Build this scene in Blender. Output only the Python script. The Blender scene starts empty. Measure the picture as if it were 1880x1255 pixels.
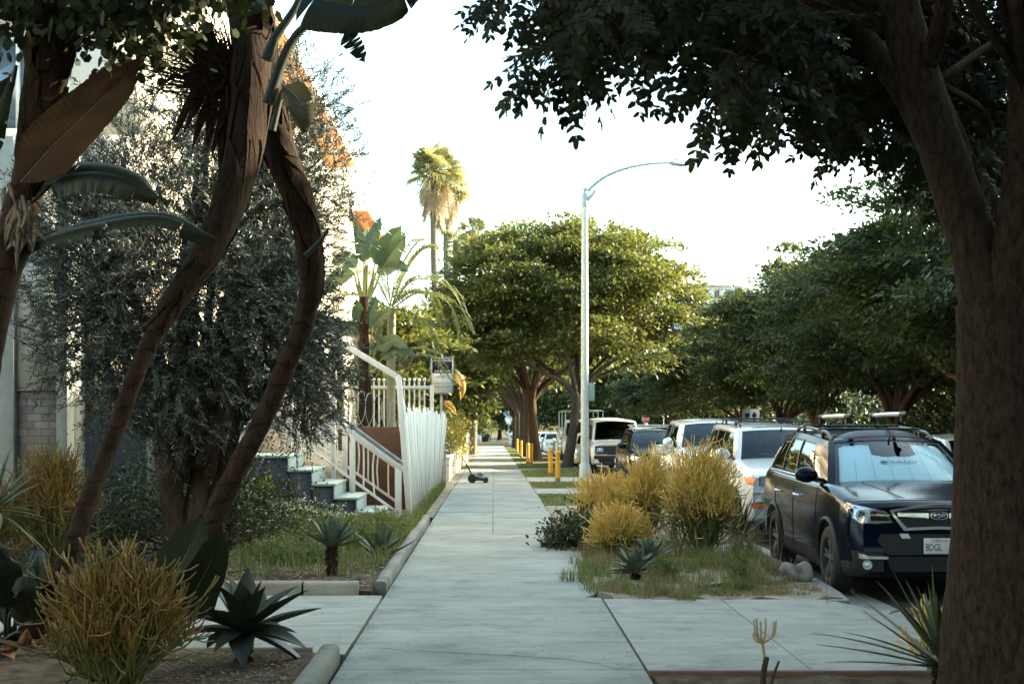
import bpy, math, random
import numpy as np
from mathutils import Vector, Matrix
from mathutils.bvhtree import BVHTree

SC = bpy.context.scene
COL = SC.collection
PI = math.pi
F, CX, HY, EYE = 2500.0, 906.0, 775.0, 1.6     # lens of the photograph: focal length, vanishing point, eye height


def P(px, py, Y):
    """point at distance Y that the photograph shows at (px, py)"""
    return np.array([(px - CX) * Y / F, Y, EYE - (py - HY) * Y / F])


def gz(Y):
    """the street falls gently away from the camera"""
    Y = np.asarray(Y, float)
    return -0.0065 * (np.clip(Y, 28, 200) - 28)


# ------------------------------------------------------------------ mesh building
class MB:
    def __init__(self):
        self.v, self.f4, self.m4, self.f3, self.m3, self.n = [], [], [], [], [], 0

    def add(self, v, q=None, t=None, m=0):
        v = np.asarray(v, np.float32).reshape(-1, 3)
        if q is not None and len(q):
            q = np.asarray(q, np.int64).reshape(-1, 4) + self.n
            self.f4.append(q)
            self.m4.append(np.broadcast_to(np.asarray(m), (len(q),)).astype(np.int32))
        if t is not None and len(t):
            t = np.asarray(t, np.int64).reshape(-1, 3) + self.n
            self.f3.append(t)
            self.m3.append(np.broadcast_to(np.asarray(m), (len(t),)).astype(np.int32))
        self.v.append(v)
        self.n += len(v)
        return self

    def build(self, name, mats, parent=None, smooth=None, bevel=None):
        """link the collected faces as ONE mesh object; coordinates are given in the frame of the thing's root"""
        v = np.concatenate(self.v) if self.v else np.zeros((0, 3), np.float32)
        f4 = np.concatenate(self.f4) if self.f4 else np.zeros((0, 4), np.int64)
        f3 = np.concatenate(self.f3) if self.f3 else np.zeros((0, 3), np.int64)
        mi = np.concatenate(self.m4 + self.m3) if (self.m4 or self.m3) else np.zeros(0, np.int32)
        o0 = np.array(ORG.get(parent.name, (0, 0, 0)) if parent else (0, 0, 0), np.float32)
        v = v - o0
        me = bpy.data.meshes.new(name)
        me.vertices.add(len(v))
        me.vertices.foreach_set('co', v.ravel())
        nl = len(f4) * 4 + len(f3) * 3
        me.loops.add(nl)
        me.loops.foreach_set('vertex_index', np.concatenate([f4.ravel(), f3.ravel()]).astype(np.int32))
        me.polygons.add(len(f4) + len(f3))
        st = np.concatenate([np.arange(len(f4)) * 4, len(f4) * 4 + np.arange(len(f3)) * 3]).astype(np.int32)
        me.polygons.foreach_set('loop_start', st)
        me.polygons.foreach_set('material_index', mi)
        if not isinstance(mats, (list, tuple)):
            mats = [mats]
        for m in mats:
            me.materials.append(m)
        me.update(calc_edges=True)
        if smooth:
            me.polygons.foreach_set('use_smooth', np.ones(len(me.polygons), bool))
            if smooth < 179:
                me.set_sharp_from_angle(angle=math.radians(smooth))
        o = bpy.data.objects.new(name, me)
        COL.objects.link(o)
        if parent:
            o.parent = parent
            ORG[o.name] = tuple(o0)
        if bevel:
            b = o.modifiers.new('edge', 'BEVEL')
            b.width = bevel
            b.segments = 2
            b.limit_method = 'ANGLE'
            b.angle_limit = math.radians(35)
        return o


ORG = {}


def thing(name, label, cat, loc=(0, 0, 0), group=None):
    """an Empty at the thing's base that parents its parts"""
    o = bpy.data.objects.new(name, None)
    o.empty_display_size = 0.2
    COL.objects.link(o)
    o.location = [float(a) for a in loc]
    ORG[o.name] = tuple(float(a) for a in loc)
    return tag(o, label, cat, group)


def tag(o, label, cat, group=None):
    o['label'] = label
    o['category'] = cat
    if group:
        o['group'] = group
    return o


def struct(o, kind='structure'):
    o['kind'] = kind
    return o


def dup(root, loc, rz=0.0, sc=1.0, label=None, group=None):
    """a copy of a thing with copies of its parts and sub-parts"""
    r = root.copy()
    COL.objects.link(r)
    r.location = [float(a) for a in loc]
    r.rotation_euler = (0, 0, rz)
    r.scale = (sc, sc, sc) if np.isscalar(sc) else sc
    if label:
        r['label'] = label
    if group:
        r['group'] = group
    for ch in list(root.children):
        c = ch.copy()
        COL.objects.link(c)
        c.parent = r
        for g in list(ch.children):
            d = g.copy()
            COL.objects.link(d)
            d.parent = c
    return r


def nrm(a):
    a = np.asarray(a, float)
    return a / np.maximum(np.linalg.norm(a, axis=-1, keepdims=True), 1e-9)


def spline(pts, n):
    """Catmull-Rom through pts, n samples"""
    p = np.asarray(pts, float)
    if len(p) == 2:
        t = np.linspace(0, 1, n)[:, None]
        return p[0] * (1 - t) + p[1] * t
    e = np.vstack([2 * p[0] - p[1], p, 2 * p[-1] - p[-2]])
    u = np.linspace(0, len(p) - 1, n)
    i = np.clip(u.astype(int), 0, len(p) - 2)
    t = (u - i)[:, None]
    a, b, c, d = e[i], e[i + 1], e[i + 2], e[i + 3]
    return 0.5 * (2 * b + (c - a) * t + (2 * a - 5 * b + 4 * c - d) * t * t + (3 * b - a - 3 * c + d) * t ** 3)


def frames(p):
    T = nrm(np.gradient(p, axis=0))
    up = np.array([0, 0, 1.0]) if abs(T[0][2]) < .9 else np.array([1.0, 0, 0])
    N = np.zeros_like(T)
    n = nrm(np.cross(T[0], np.cross(up, T[0])))
    for i in range(len(p)):
        n = nrm(n - T[i] * np.dot(n, T[i]))
        N[i] = n
    return T, N, np.cross(T, N)


def tube(mb, pts, rad, n=8, m=0, samples=None, cap=True, rough=0.0, rng=None):
    p = np.asarray(pts, float)
    r = np.broadcast_to(np.asarray(rad, float), (len(p),))
    if samples:
        pr = spline(np.hstack([p, r[:, None]]), samples)
        p, r = pr[:, :3], np.maximum(pr[:, 3], 1e-4)
    T, N, B = frames(p)
    a = np.arange(n) * 2 * PI / n
    rr = np.repeat(r[:, None], n, 1)
    if rough:
        rr = rr * (1 + rough * (rng or np.random.default_rng(1)).normal(size=rr.shape))
    v = p[:, None, :] + rr[:, :, None] * (np.cos(a)[None, :, None] * N[:, None, :] + np.sin(a)[None, :, None] * B[:, None, :])
    k = len(p)
    i, j = np.meshgrid(np.arange(k - 1), np.arange(n), indexing='ij')
    j2 = (j + 1) % n
    q = np.stack([i * n + j, i * n + j2, (i + 1) * n + j2, (i + 1) * n + j], -1).reshape(-1, 4)
    vv = v.reshape(-1, 3)
    t = []
    if cap:
        vv = np.vstack([vv, p[0], p[-1]])
        for jj in range(n):
            t.append((k * n, (jj + 1) % n, jj))
            t.append((k * n + 1, (k - 1) * n + jj, (k - 1) * n + (jj + 1) % n))
    mb.add(vv, q, t, m)
    return mb


BOXQ = [(0, 3, 2, 1), (4, 5, 6, 7), (0, 1, 5, 4), (1, 2, 6, 5), (2, 3, 7, 6), (3, 0, 4, 7)]


def box(mb, lo, hi, m=0, R=None, c=None):
    (x0, y0, z0), (x1, y1, z1) = lo, hi
    v = np.array([(x0, y0, z0), (x1, y0, z0), (x1, y1, z0), (x0, y1, z0), (x0, y0, z1), (x1, y0, z1), (x1, y1, z1), (x0, y1, z1)], float)
    if R is not None:
        c = v.mean(0) if c is None else np.asarray(c)
        v = (v - c) @ np.asarray(R).T + c
    mb.add(v, BOXQ, None, m)
    return mb


def hexa(mb, bottom, top, m=0):
    """eight-cornered block from four bottom and four top corners"""
    mb.add(np.vstack([bottom, top]), BOXQ, None, m)
    return mb


def bar(mb, a, b, w, h=None, m=0, up=(0, 0, 1)):
    """rectangular bar between two points"""
    a, b = np.asarray(a, float), np.asarray(b, float)
    h = w if h is None else h
    d = nrm(b - a)
    s = np.cross(d, up)
    if np.linalg.norm(s) < 1e-3:
        s = np.array([1.0, 0, 0])
    s = nrm(s) * w / 2
    u = nrm(np.cross(s, d)) * h / 2
    mb.add([a - s - u, a + s - u, a + s + u, a - s + u, b - s - u, b + s - u, b + s + u, b - s + u],
           [(0, 1, 2, 3), (7, 6, 5, 4), (4, 5, 1, 0), (5, 6, 2, 1), (6, 7, 3, 2), (7, 4, 0, 3)], None, m)
    return mb


def rot(ax, a):
    return np.array(Matrix.Rotation(a, 3, ax))


def lathe(mb, prof, c=(0, 0, 0), n=16, axis='z', m=0):
    prof = np.asarray(prof, float)
    a = np.arange(n) * 2 * PI / n
    k = len(prof)
    r, z = prof[:, 0][:, None], prof[:, 1][:, None]
    X, Y, Z = r * np.cos(a), r * np.sin(a), z + 0 * a
    v = np.stack([X, Y, Z], -1) if axis == 'z' else (np.stack([Z, X, Y], -1) if axis == 'x' else np.stack([Y, Z, X], -1))
    i, j = np.meshgrid(np.arange(k - 1), np.arange(n), indexing='ij')
    j2 = (j + 1) % n
    q = np.stack([i * n + j, i * n + j2, (i + 1) * n + j2, (i + 1) * n + j], -1).reshape(-1, 4)
    mb.add(v.reshape(-1, 3) + np.asarray(c), q, None, m)
    return mb


def ball(mb, c, r, m=0, n=12, sq=(1, 1, 1)):
    k = n // 2 + 1
    th = np.linspace(0, PI, k)
    mb0 = MB()
    lathe(mb0, np.stack([np.maximum(np.sin(th), 1e-4), -np.cos(th)], -1), n=n)
    mb.add(mb0.v[0] * r * np.asarray(sq) + np.asarray(c), mb0.f4[0], None, m)
    return mb


def prism(mb, poly, fn, t0, t1, m=0):
    """extrude a 2D outline; fn(u, v, t) -> xyz"""
    k = len(poly)
    v = [fn(u, w, t0) for u, w in poly] + [fn(u, w, t1) for u, w in poly]
    q = [(i, (i + 1) % k, k + (i + 1) % k, k + i) for i in range(k)]
    from mathutils.geometry import tessellate_polygon
    tr = tessellate_polygon([[Vector((u, w, 0)) for u, w in poly]])
    t = [tuple(x) for x in tr] + [tuple(k + a for a in x[::-1]) for x in tr]
    mb.add(v, q, t, m)
    return mb


def sticks(mb, P0, P1, r0, r1, n=4, m=0):
    """many tapered rods at once"""
    P0, P1 = np.asarray(P0, float), np.asarray(P1, float)
    k = len(P0)
    if not k:
        return mb
    d = nrm(P1 - P0)
    ref = np.where(np.abs(d[:, 2:3]) < .9, [[0, 0, 1.0]], [[1.0, 0, 0]])
    s = nrm(np.cross(d, ref))
    u = np.cross(s, d)
    a = np.arange(n) * 2 * PI / n
    ring = np.cos(a)[None, :, None] * s[:, None, :] + np.sin(a)[None, :, None] * u[:, None, :]
    r0 = np.broadcast_to(np.asarray(r0, float), (k,))[:, None, None]
    r1 = np.broadcast_to(np.asarray(r1, float), (k,))[:, None, None]
    v = np.concatenate([P0[:, None] + ring * r0, P1[:, None] + ring * r1], 1)
    j = np.arange(n)
    q1 = np.stack([j, (j + 1) % n, n + (j + 1) % n, n + j], -1)
    q = (np.arange(k)[:, None, None] * 2 * n + q1[None]).reshape(-1, 4)
    mm = m if np.isscalar(m) else np.repeat(np.asarray(m), n)
    mb.add(v.reshape(-1, 3), q, None, mm)
    return mb


def leaves(mb, p, d, nr, L, W, m=0, droop=0.15, wide=0.45):
    """many pointed leaves: base p, direction d, face normal nr; six corners, folded at the tip"""
    p = np.asarray(p, float)
    k = len(p)
    if not k:
        return mb
    d = nrm(d)
    s = nrm(np.cross(d, nr))
    n2 = np.cross(s, d)
    L = np.broadcast_to(np.asarray(L, float), (k,))[:, None]
    W = np.broadcast_to(np.asarray(W, float), (k,))[:, None]
    b1 = p + d * L * wide * .55 + n2 * L * droop * .15
    b2 = p + d * L * (wide + .28)
    tip = p + d * L - n2 * L * droop
    v = np.stack([p, b1 + s * W * .5, b2 + s * W * .38, tip, b2 - s * W * .38, b1 - s * W * .5], 1)
    base = np.arange(k)[:, None] * 6
    q = np.concatenate([base + np.array([[0, 1, 4, 5]]), base + np.array([[1, 2, 3, 4]])])
    q[:k] = base + np.array([[0, 1, 4, 5]])
    mm = m if np.isscalar(m) else np.concatenate([m, m])
    mb.add(v.reshape(-1, 3), q, None, mm)
    return mb


def quadleaves(mb, p, d, nr, L, W, m=0):
    """many leaves of four corners, for leaves seen only a few pixels long"""
    p = np.asarray(p, float)
    k = len(p)
    if not k:
        return mb
    d = nrm(d)
    s = nrm(np.cross(d, nr))
    L = np.broadcast_to(np.asarray(L, float), (k,))[:, None]
    W = np.broadcast_to(np.asarray(W, float), (k,))[:, None]
    v = np.stack([p, p + d * L * .5 + s * W * .5, p + d * L, p + d * L * .5 - s * W * .5], 1)
    q = np.arange(k)[:, None] * 4 + np.arange(4)[None]
    mb.add(v.reshape(-1, 3), q, None, m)
    return mb


def rdir(rng, k):
    return nrm(rng.normal(size=(k, 3)))


# ------------------------------------------------------------------ materials
MATS = {}


def _mat(name):
    m = bpy.data.materials.new(name)
    m.use_nodes = True
    nt = m.node_tree
    nt.nodes.clear()
    out = nt.nodes.new('ShaderNodeOutputMaterial')
    return m, nt, out


def _link(nt, a, b):
    nt.links.new(a, b)


def pbr(name, col, rough=.6, metal=0., col2=None, nscale=4., namt=1., bump=0., bscale=40., coat=0., spec=.5, detail=6, stretch=None, contrast=(.35, .65), sub=None):
    """plain surface: two colours mixed by noise, with fine bump"""
    if name in MATS:
        return MATS[name]
    m, nt, out = _mat(name)
    b = nt.nodes.new('ShaderNodeBsdfPrincipled')
    _link(nt, b.outputs[0], out.inputs[0])
    b.inputs['Base Color'].default_value = (*col, 1)
    b.inputs['Roughness'].default_value = rough
    b.inputs['Metallic'].default_value = metal
    b.inputs['Specular IOR Level'].default_value = spec
    if coat:
        b.inputs['Coat Weight'].default_value = coat
        b.inputs['Coat Roughness'].default_value = .03
    tc = nt.nodes.new('ShaderNodeTexCoord')
    src = tc.outputs['Object']
    if stretch:
        mp = nt.nodes.new('ShaderNodeMapping')
        mp.inputs['Scale'].default_value = stretch
        _link(nt, src, mp.inputs[0])
        src = mp.outputs[0]
    if col2 is not None:
        n = nt.nodes.new('ShaderNodeTexNoise')
        n.inputs['Scale'].default_value = nscale
        n.inputs['Detail'].default_value = detail
        n.inputs['Roughness'].default_value = .62
        _link(nt, src, n.inputs['Vector'])
        r = nt.nodes.new('ShaderNodeValToRGB')
        r.color_ramp.elements[0].position, r.color_ramp.elements[1].position = contrast
        r.color_ramp.elements[0].color = (*col, 1)
        r.color_ramp.elements[1].color = (*col2, 1)
        _link(nt, n.outputs['Fac'], r.inputs[0])
        _link(nt, r.outputs[0], b.inputs['Base Color'])
    if bump:
        n2 = nt.nodes.new('ShaderNodeTexNoise')
        n2.inputs['Scale'].default_value = bscale
        n2.inputs['Detail'].default_value = 5
        _link(nt, src, n2.inputs['Vector'])
        bp = nt.nodes.new('ShaderNodeBump')
        bp.inputs['Strength'].default_value = bump
        bp.inputs['Distance'].default_value = .02
        _link(nt, n2.outputs['Fac'], bp.inputs['Height'])
        _link(nt, bp.outputs[0], b.inputs['Normal'])
    MATS[name] = m
    return m


def leafmat(name, c1, c2, trans=.3, rough=.45, tcol=None, c3=None, spec=.35):
    """leaf: colour drawn per leaf, light passes through"""
    m, nt, out = _mat(name)
    g = nt.nodes.new('ShaderNodeNewGeometry')
    r = nt.nodes.new('ShaderNodeValToRGB')
    r.color_ramp.elements[0].color = (*c1, 1)
    r.color_ramp.elements[1].color = (*c2, 1)
    if c3:
        e = r.color_ramp.elements.new(.90)
        e.color = (*c2, 1)
        r.color_ramp.elements[2].color = (*c3, 1)
    _link(nt, g.outputs['Random Per Island'], r.inputs[0])
    b = nt.nodes.new('ShaderNodeBsdfPrincipled')
    b.inputs['Roughness'].default_value = rough
    b.inputs['Specular IOR Level'].default_value = spec
    _link(nt, r.outputs[0], b.inputs['Base Color'])
    t = nt.nodes.new('ShaderNodeBsdfTranslucent')
    mx = nt.nodes.new('ShaderNodeMix')
    mx.data_type = 'RGBA'
    mx.inputs[0].default_value = .55
    _link(nt, r.outputs[0], mx.inputs[6])
    mx.inputs[7].default_value = (*(tcol or tuple(min(1, a * 2.2) for a in c2)), 1)
    _link(nt, mx.outputs[2], t.inputs['Color'])
    s = nt.nodes.new('ShaderNodeMixShader')
    s.inputs[0].default_value = trans
    _link(nt, b.outputs[0], s.inputs[1])
    _link(nt, t.outputs[0], s.inputs[2])
    _link(nt, s.outputs[0], out.inputs[0])
    return m


def glassmat(name, tint=(.5, .6, .6), refl=.12, rough=.0, gcol=(.92, .97, 1)):
    """thin window glass: see-through with mirror-like reflection"""
    m, nt, out = _mat(name)
    tr = nt.nodes.new('ShaderNodeBsdfTransparent')
    tr.inputs[0].default_value = (*tint, 1)
    gl = nt.nodes.new('ShaderNodeBsdfGlossy')
    gl.inputs['Roughness'].default_value = rough
    gl.inputs['Color'].default_value = (*gcol, 1)
    lw = nt.nodes.new('ShaderNodeFresnel')
    lw.inputs['IOR'].default_value = 1.38
    ad = nt.nodes.new('ShaderNodeMath')
    ad.operation = 'MULTIPLY_ADD'
    ad.inputs[1].default_value = 1.0
    ad.inputs[2].default_value = refl
    ad.use_clamp = True
    _link(nt, lw.outputs[0], ad.inputs[0])
    s = nt.nodes.new('ShaderNodeMixShader')
    _link(nt, ad.outputs[0], s.inputs[0])
    _link(nt, tr.outputs[0], s.inputs[1])
    _link(nt, gl.outputs[0], s.inputs[2])
    _link(nt, s.outputs[0], out.inputs[0])
    return m


def concrete(name, c1, c2, stain=(.10, .085, .07), streak=0.0):
    m, nt, out = _mat(name)
    b = nt.nodes.new('ShaderNodeBsdfPrincipled')
    b.inputs['Roughness'].default_value = .85
    b.inputs['Specular IOR Level'].default_value = .25
    _link(nt, b.outputs[0], out.inputs[0])
    tc = nt.nodes.new('ShaderNodeTexCoord')

    def noise(scale, detail, vec=None, rough=.6):
        n = nt.nodes.new('ShaderNodeTexNoise')
        n.inputs['Scale'].default_value = scale
        n.inputs['Detail'].default_value = detail
        n.inputs['Roughness'].default_value = rough
        _link(nt, vec or tc.outputs['Object'], n.inputs['Vector'])
        return n

    def ramp(src, p0, p1, a, c):
        r = nt.nodes.new('ShaderNodeValToRGB')
        r.color_ramp.elements[0].position, r.color_ramp.elements[1].position = p0, p1
        r.color_ramp.elements[0].color, r.color_ramp.elements[1].color = (*a, 1), (*c, 1)
        _link(nt, src, r.inputs[0])
        return r

    def mix(fac, a, c, mode='MIX'):
        x = nt.nodes.new('ShaderNodeMix')
        x.data_type = 'RGBA'
        x.blend_type = mode
        if isinstance(fac, float):
            x.inputs[0].default_value = fac
        else:
            _link(nt, fac, x.inputs[0])
        for s, k in ((a, 6), (c, 7)):
            if isinstance(s, tuple):
                x.inputs[k].default_value = (*s, 1)
            else:
                _link(nt, s, x.inputs[k])
        return x.outputs[2]
    base = ramp(noise(.9, 8).outputs[0], .32, .68, c1, c2).outputs[0]
    fine = ramp(noise(55, 4, rough=.8).outputs[0], .3, .7, (.72, .72, .72), (1.12, 1.12, 1.12)).outputs[0]
    c = mix(.8, base, fine, 'MULTIPLY')
    st = noise(2.3, 9, rough=.7)
    sm = ramp(st.outputs[0], .53, .70, (0, 0, 0), (.62, .62, .62)).outputs[0]
    c = mix(sm, c, stain)
    mp = nt.nodes.new('ShaderNodeMapping')
    mp.inputs['Scale'].default_value = (.55, 2.6, 1)
    _link(nt, tc.outputs['Object'], mp.inputs[0])
    sk = ramp(noise(2.2, 7, mp.outputs[0], .7).outputs[0], .47, .72, (0, 0, 0), (.75, .75, .75)).outputs[0]
    c = mix(sk, c, tuple(a * .62 for a in c1))
    vo = nt.nodes.new('ShaderNodeTexVoronoi')
    vo.inputs['Scale'].default_value = 5.5
    _link(nt, tc.outputs['Object'], vo.inputs['Vector'])
    sp = ramp(vo.outputs['Distance'], .05, .08, (.8, .8, .8), (0, 0, 0)).outputs[0]
    c = mix(sp, c, (.07, .06, .05))
    _link(nt, c, b.inputs['Base Color'])
    bp = nt.nodes.new('ShaderNodeBump')
    bp.inputs['Strength'].default_value = .35
    bp.inputs['Distance'].default_value = .006
    _link(nt, noise(90, 5, rough=.8).outputs[0], bp.inputs['Height'])
    _link(nt, bp.outputs[0], b.inputs['Normal'])
    return m


def brickmat(name, c1, c2, mortar, sx=.19, sz=.095):
    m, nt, out = _mat(name)
    b = nt.nodes.new('ShaderNodeBsdfPrincipled')
    b.inputs['Roughness'].default_value = .9
    _link(nt, b.outputs[0], out.inputs[0])
    tc = nt.nodes.new('ShaderNodeTexCoord')
    sep = nt.nodes.new('ShaderNodeSeparateXYZ')
    _link(nt, tc.outputs['Object'], sep.inputs[0])
    cb = nt.nodes.new('ShaderNodeCombineXYZ')
    _link(nt, sep.outputs[0], cb.inputs[0])
    _link(nt, sep.outputs[2], cb.inputs[1])
    br = nt.nodes.new('ShaderNodeTexBrick')
    br.inputs['Scale'].default_value = 1
    br.inputs['Brick Width'].default_value = sx
    br.inputs['Row Height'].default_value = sz
    br.inputs['Mortar Size'].default_value = .006
    br.inputs['Color1'].default_value = (*c1, 1)
    br.inputs['Color2'].default_value = (*c2, 1)
    br.inputs['Mortar'].default_value = (*mortar, 1)
    _link(nt, cb.outputs[0], br.inputs['Vector'])
    _link(nt, br.outputs[0], b.inputs['Base Color'])
    bp = nt.nodes.new('ShaderNodeBump')
    bp.inputs['Strength'].default_value = .6
    bp.inputs['Distance'].default_value = .01
    bp.invert = True
    _link(nt, br.outputs['Fac'], bp.inputs['Height'])
    _link(nt, bp.outputs[0], b.inputs['Normal'])
    return m


def barkmat(name, c1, c2, ring=0.0, scale=(9, 9, 1.6)):
    """bark: stretched noise along the stem, optional leaf-scar rings"""
    m, nt, out = _mat(name)
    b = nt.nodes.new('ShaderNodeBsdfPrincipled')
    b.inputs['Roughness'].default_value = .9
    b.inputs['Specular IOR Level'].default_value = .15
    _link(nt, b.outputs[0], out.inputs[0])
    tc = nt.nodes.new('ShaderNodeTexCoord')
    mp = nt.nodes.new('ShaderNodeMapping')
    mp.inputs['Scale'].default_value = scale
    _link(nt, tc.outputs['Object'], mp.inputs[0])
    n = nt.nodes.new('ShaderNodeTexNoise')
    n.inputs['Scale'].default_value = 2.4
    n.inputs['Detail'].default_value = 9
    n.inputs['Roughness'].default_value = .7
    n.inputs['Distortion'].default_value = .5
    _link(nt, mp.outputs[0], n.inputs['Vector'])
    r = nt.nodes.new('ShaderNodeValToRGB')
    r.color_ramp.elements[0].position, r.color_ramp.elements[1].position = .35, .68
    r.color_ramp.elements[0].color, r.color_ramp.elements[1].color = (*c1, 1), (*c2, 1)
    _link(nt, n.outputs[0], r.inputs[0])
    col, h = r.outputs[0], n.outputs[0]
    if ring:
        w = nt.nodes.new('ShaderNodeTexWave')
        w.bands_direction = 'Z'
        w.inputs['Scale'].default_value = ring
        w.inputs['Distortion'].default_value = 7.0
        w.inputs['Detail'].default_value = 3
        w.inputs['Detail Scale'].default_value = 2.0
        _link(nt, tc.outputs['Object'], w.inputs['Vector'])
        rr = nt.nodes.new('ShaderNodeValToRGB')
        rr.color_ramp.elements[0].position, rr.color_ramp.elements[1].position = .02, .16
        rr.color_ramp.elements[0].color, rr.color_ramp.elements[1].color = (.25, .22, .2, 1), (1, 1, 1, 1)
        _link(nt, w.outputs[1], rr.inputs[0])
        x = nt.nodes.new('ShaderNodeMix')
        x.data_type = 'RGBA'
        x.blend_type = 'MULTIPLY'
        x.inputs[0].default_value = .7
        _link(nt, col, x.inputs[6])
        _link(nt, rr.outputs[0], x.inputs[7])
        col = x.outputs[2]
    _link(nt, col, b.inputs['Base Color'])
    bp = nt.nodes.new('ShaderNodeBump')
    bp.inputs['Strength'].default_value = .9
    bp.inputs['Distance'].default_value = .03
    _link(nt, h, bp.inputs['Height'])
    _link(nt, bp.outputs[0], b.inputs['Normal'])
    return m


def text(body, size, mat, name, parent, M, extrude=.0015, align='CENTER', sx=1.0):
    """lettering as a mesh; M maps the text plane (x right, y up) into the thing's frame"""
    cu = bpy.data.curves.new('lettering', 'FONT')
    cu.body = body
    cu.size = size
    cu.extrude = extrude
    cu.align_x = align
    cu.align_y = 'CENTER'
    cu.resolution_u = 3
    ob = bpy.data.objects.new('lettering_source', cu)
    COL.objects.link(ob)
    dg = bpy.context.evaluated_depsgraph_get()
    me = bpy.data.meshes.new_from_object(ob.evaluated_get(dg))
    bpy.data.objects.remove(ob)
    o0 = Vector(ORG.get(parent.name, (0, 0, 0)))
    me.transform(Matrix.Translation(-o0) @ M @ Matrix.Diagonal((sx, 1, 1, 1)))
    me.materials.clear()
    me.materials.append(mat)
    o = bpy.data.objects.new(name, me)
    COL.objects.link(o)
    o.parent = parent
    ORG[o.name] = tuple(o0)
    return o


def facing(c, tilt=0.0):
    """text plane standing upright at c, read from -Y"""
    return Matrix.Translation(Vector([float(a) for a in c])) @ Matrix.Rotation(PI / 2 + tilt, 4, 'X')

# ------------------------------------------------------------------ light, sky, camera
TO_SUN = np.array([.94, .34, 0.0])
SUN_EL = math.radians(25)
TO_SUN = nrm(TO_SUN) * math.cos(SUN_EL) + np.array([0, 0, math.sin(SUN_EL)])
wd = bpy.data.worlds.new('World')
SC.world = wd
wd.use_nodes = True
bg = wd.node_tree.nodes['Background']
sky = wd.node_tree.nodes.new('ShaderNodeTexSky')
sky.sky_type = 'NISHITA'
sky.sun_disc = False
sky.sun_elevation = SUN_EL
sky.sun_rotation = math.atan2(TO_SUN[0], TO_SUN[1])
sky.air_density = 1.0
sky.dust_density = 4.0
sky.ozone_density = 1.3
tint = wd.node_tree.nodes.new('ShaderNodeMix')      # slightly green daylight of a hazy evening
tint.data_type = 'RGBA'
tint.blend_type = 'MULTIPLY'
tint.inputs[0].default_value = 1.0
tint.inputs[7].default_value = (.97, 1.12, .96, 1)
wd.node_tree.links.new(sky.outputs[0], tint.inputs[6])
wd.node_tree.links.new(tint.outputs[2], bg.inputs[0])
bg.inputs[1].default_value = 0.15
sl = bpy.data.lights.new('sun', 'SUN')
sl.energy = 5.0
sl.angle = math.radians(.5)
sl.color = (1, .88, .62)
so = bpy.data.objects.new('sun', sl)
COL.objects.link(so)
so.rotation_euler = Vector(-TO_SUN).to_track_quat('-Z', 'Y').to_euler()

cam = bpy.data.cameras.new('camera')
cam.sensor_width = 36
cam.lens = F / 1880 * 36
cam.shift_x = (940 - CX) / 1880
cam.shift_y = (HY - 627.5) / 1880
cam.clip_end = 2000
cam.dof.use_dof = True
cam.dof.focus_distance = 15.5
cam.dof.aperture_fstop = 4.5
co = bpy.data.objects.new('camera', cam)
COL.objects.link(co)
co.location = (0, 0, EYE)
co.rotation_euler = (PI / 2, 0, 0)
SC.camera = co
SC.view_settings.view_transform = 'Standard'
SC.view_settings.look = 'None'
SC.view_settings.exposure = 2.45
SC.cycles.max_bounces = 6
SC.cycles.diffuse_bounces = 3
SC.cycles.glossy_bounces = 3
SC.cycles.transmission_bounces = 4
SC.cycles.transparent_max_bounces = 10
SC.cycles.use_denoising = True
SC.cycles.sample_clamp_indirect = 8

# ------------------------------------------------------------------ palette
M_CONC = concrete('sidewalk_concrete', (.225, .242, .228), (.345, .362, .34))
M_CONC2 = concrete('driveway_concrete', (.26, .27, .25), (.37, .375, .35))
M_KERB = concrete('kerb_concrete', (.17, .175, .155), (.29, .29, .26))
M_SOIL = pbr('soil', (.045, .032, .022), 1, col2=(.13, .10, .07), nscale=7, detail=10, bump=.8, bscale=35, spec=.1)
M_SANDY = pbr('sandy_soil', (.16, .13, .09), 1, col2=(.36, .32, .255), nscale=4, detail=10, bump=.8, bscale=40, spec=.1)
M_ASPH = pbr('asphalt', (.035, .035, .037), .9, col2=(.06, .06, .06), nscale=30, bump=.6, bscale=160, spec=.2)
M_GROUND = pbr('earth', (.05, .05, .035), 1, col2=(.09, .08, .055), nscale=.6, bump=.4, bscale=10, spec=.1)
M_DARK = pbr('joint_dirt', (.03, .026, .02), 1, col2=(.055, .045, .035), nscale=30, spec=.1)
M_LAWN = pbr('lawn_soil', (.07, .10, .03), 1, col2=(.15, .17, .06), nscale=3, bump=.8, bscale=60, spec=.1)
M_WHITE = pbr('white_paint', (.82, .82, .80), .5, col2=(.74, .71, .66), nscale=6, bump=.1, bscale=30)
M_WHITEM = pbr('white_metal', (.66, .67, .65), .4, col2=(.55, .55, .52), nscale=9, contrast=(.5, .8))
M_BLUEGREY = pbr('blue_grey_paint', (.16, .23, .27), .45, col2=(.24, .31, .34), nscale=10)
M_BLACK = pbr('black_plastic', (.012, .012, .013), .5)
M_RUBBER = pbr('rubber', (.014, .014, .015), .85, col2=(.03, .028, .026), nscale=12)
M_CHROME = pbr('chrome', (.80, .82, .83), .16, .62)  # only partly metallic, pale diffuse share stands in for reflected sky
M_STEEL = pbr('galvanised_steel', (.42, .47, .46), .5, .4, col2=(.52, .57, .55), nscale=14)
M_GREYMET = pbr('grey_metal', (.30, .32, .33), .4, .8)

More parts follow.
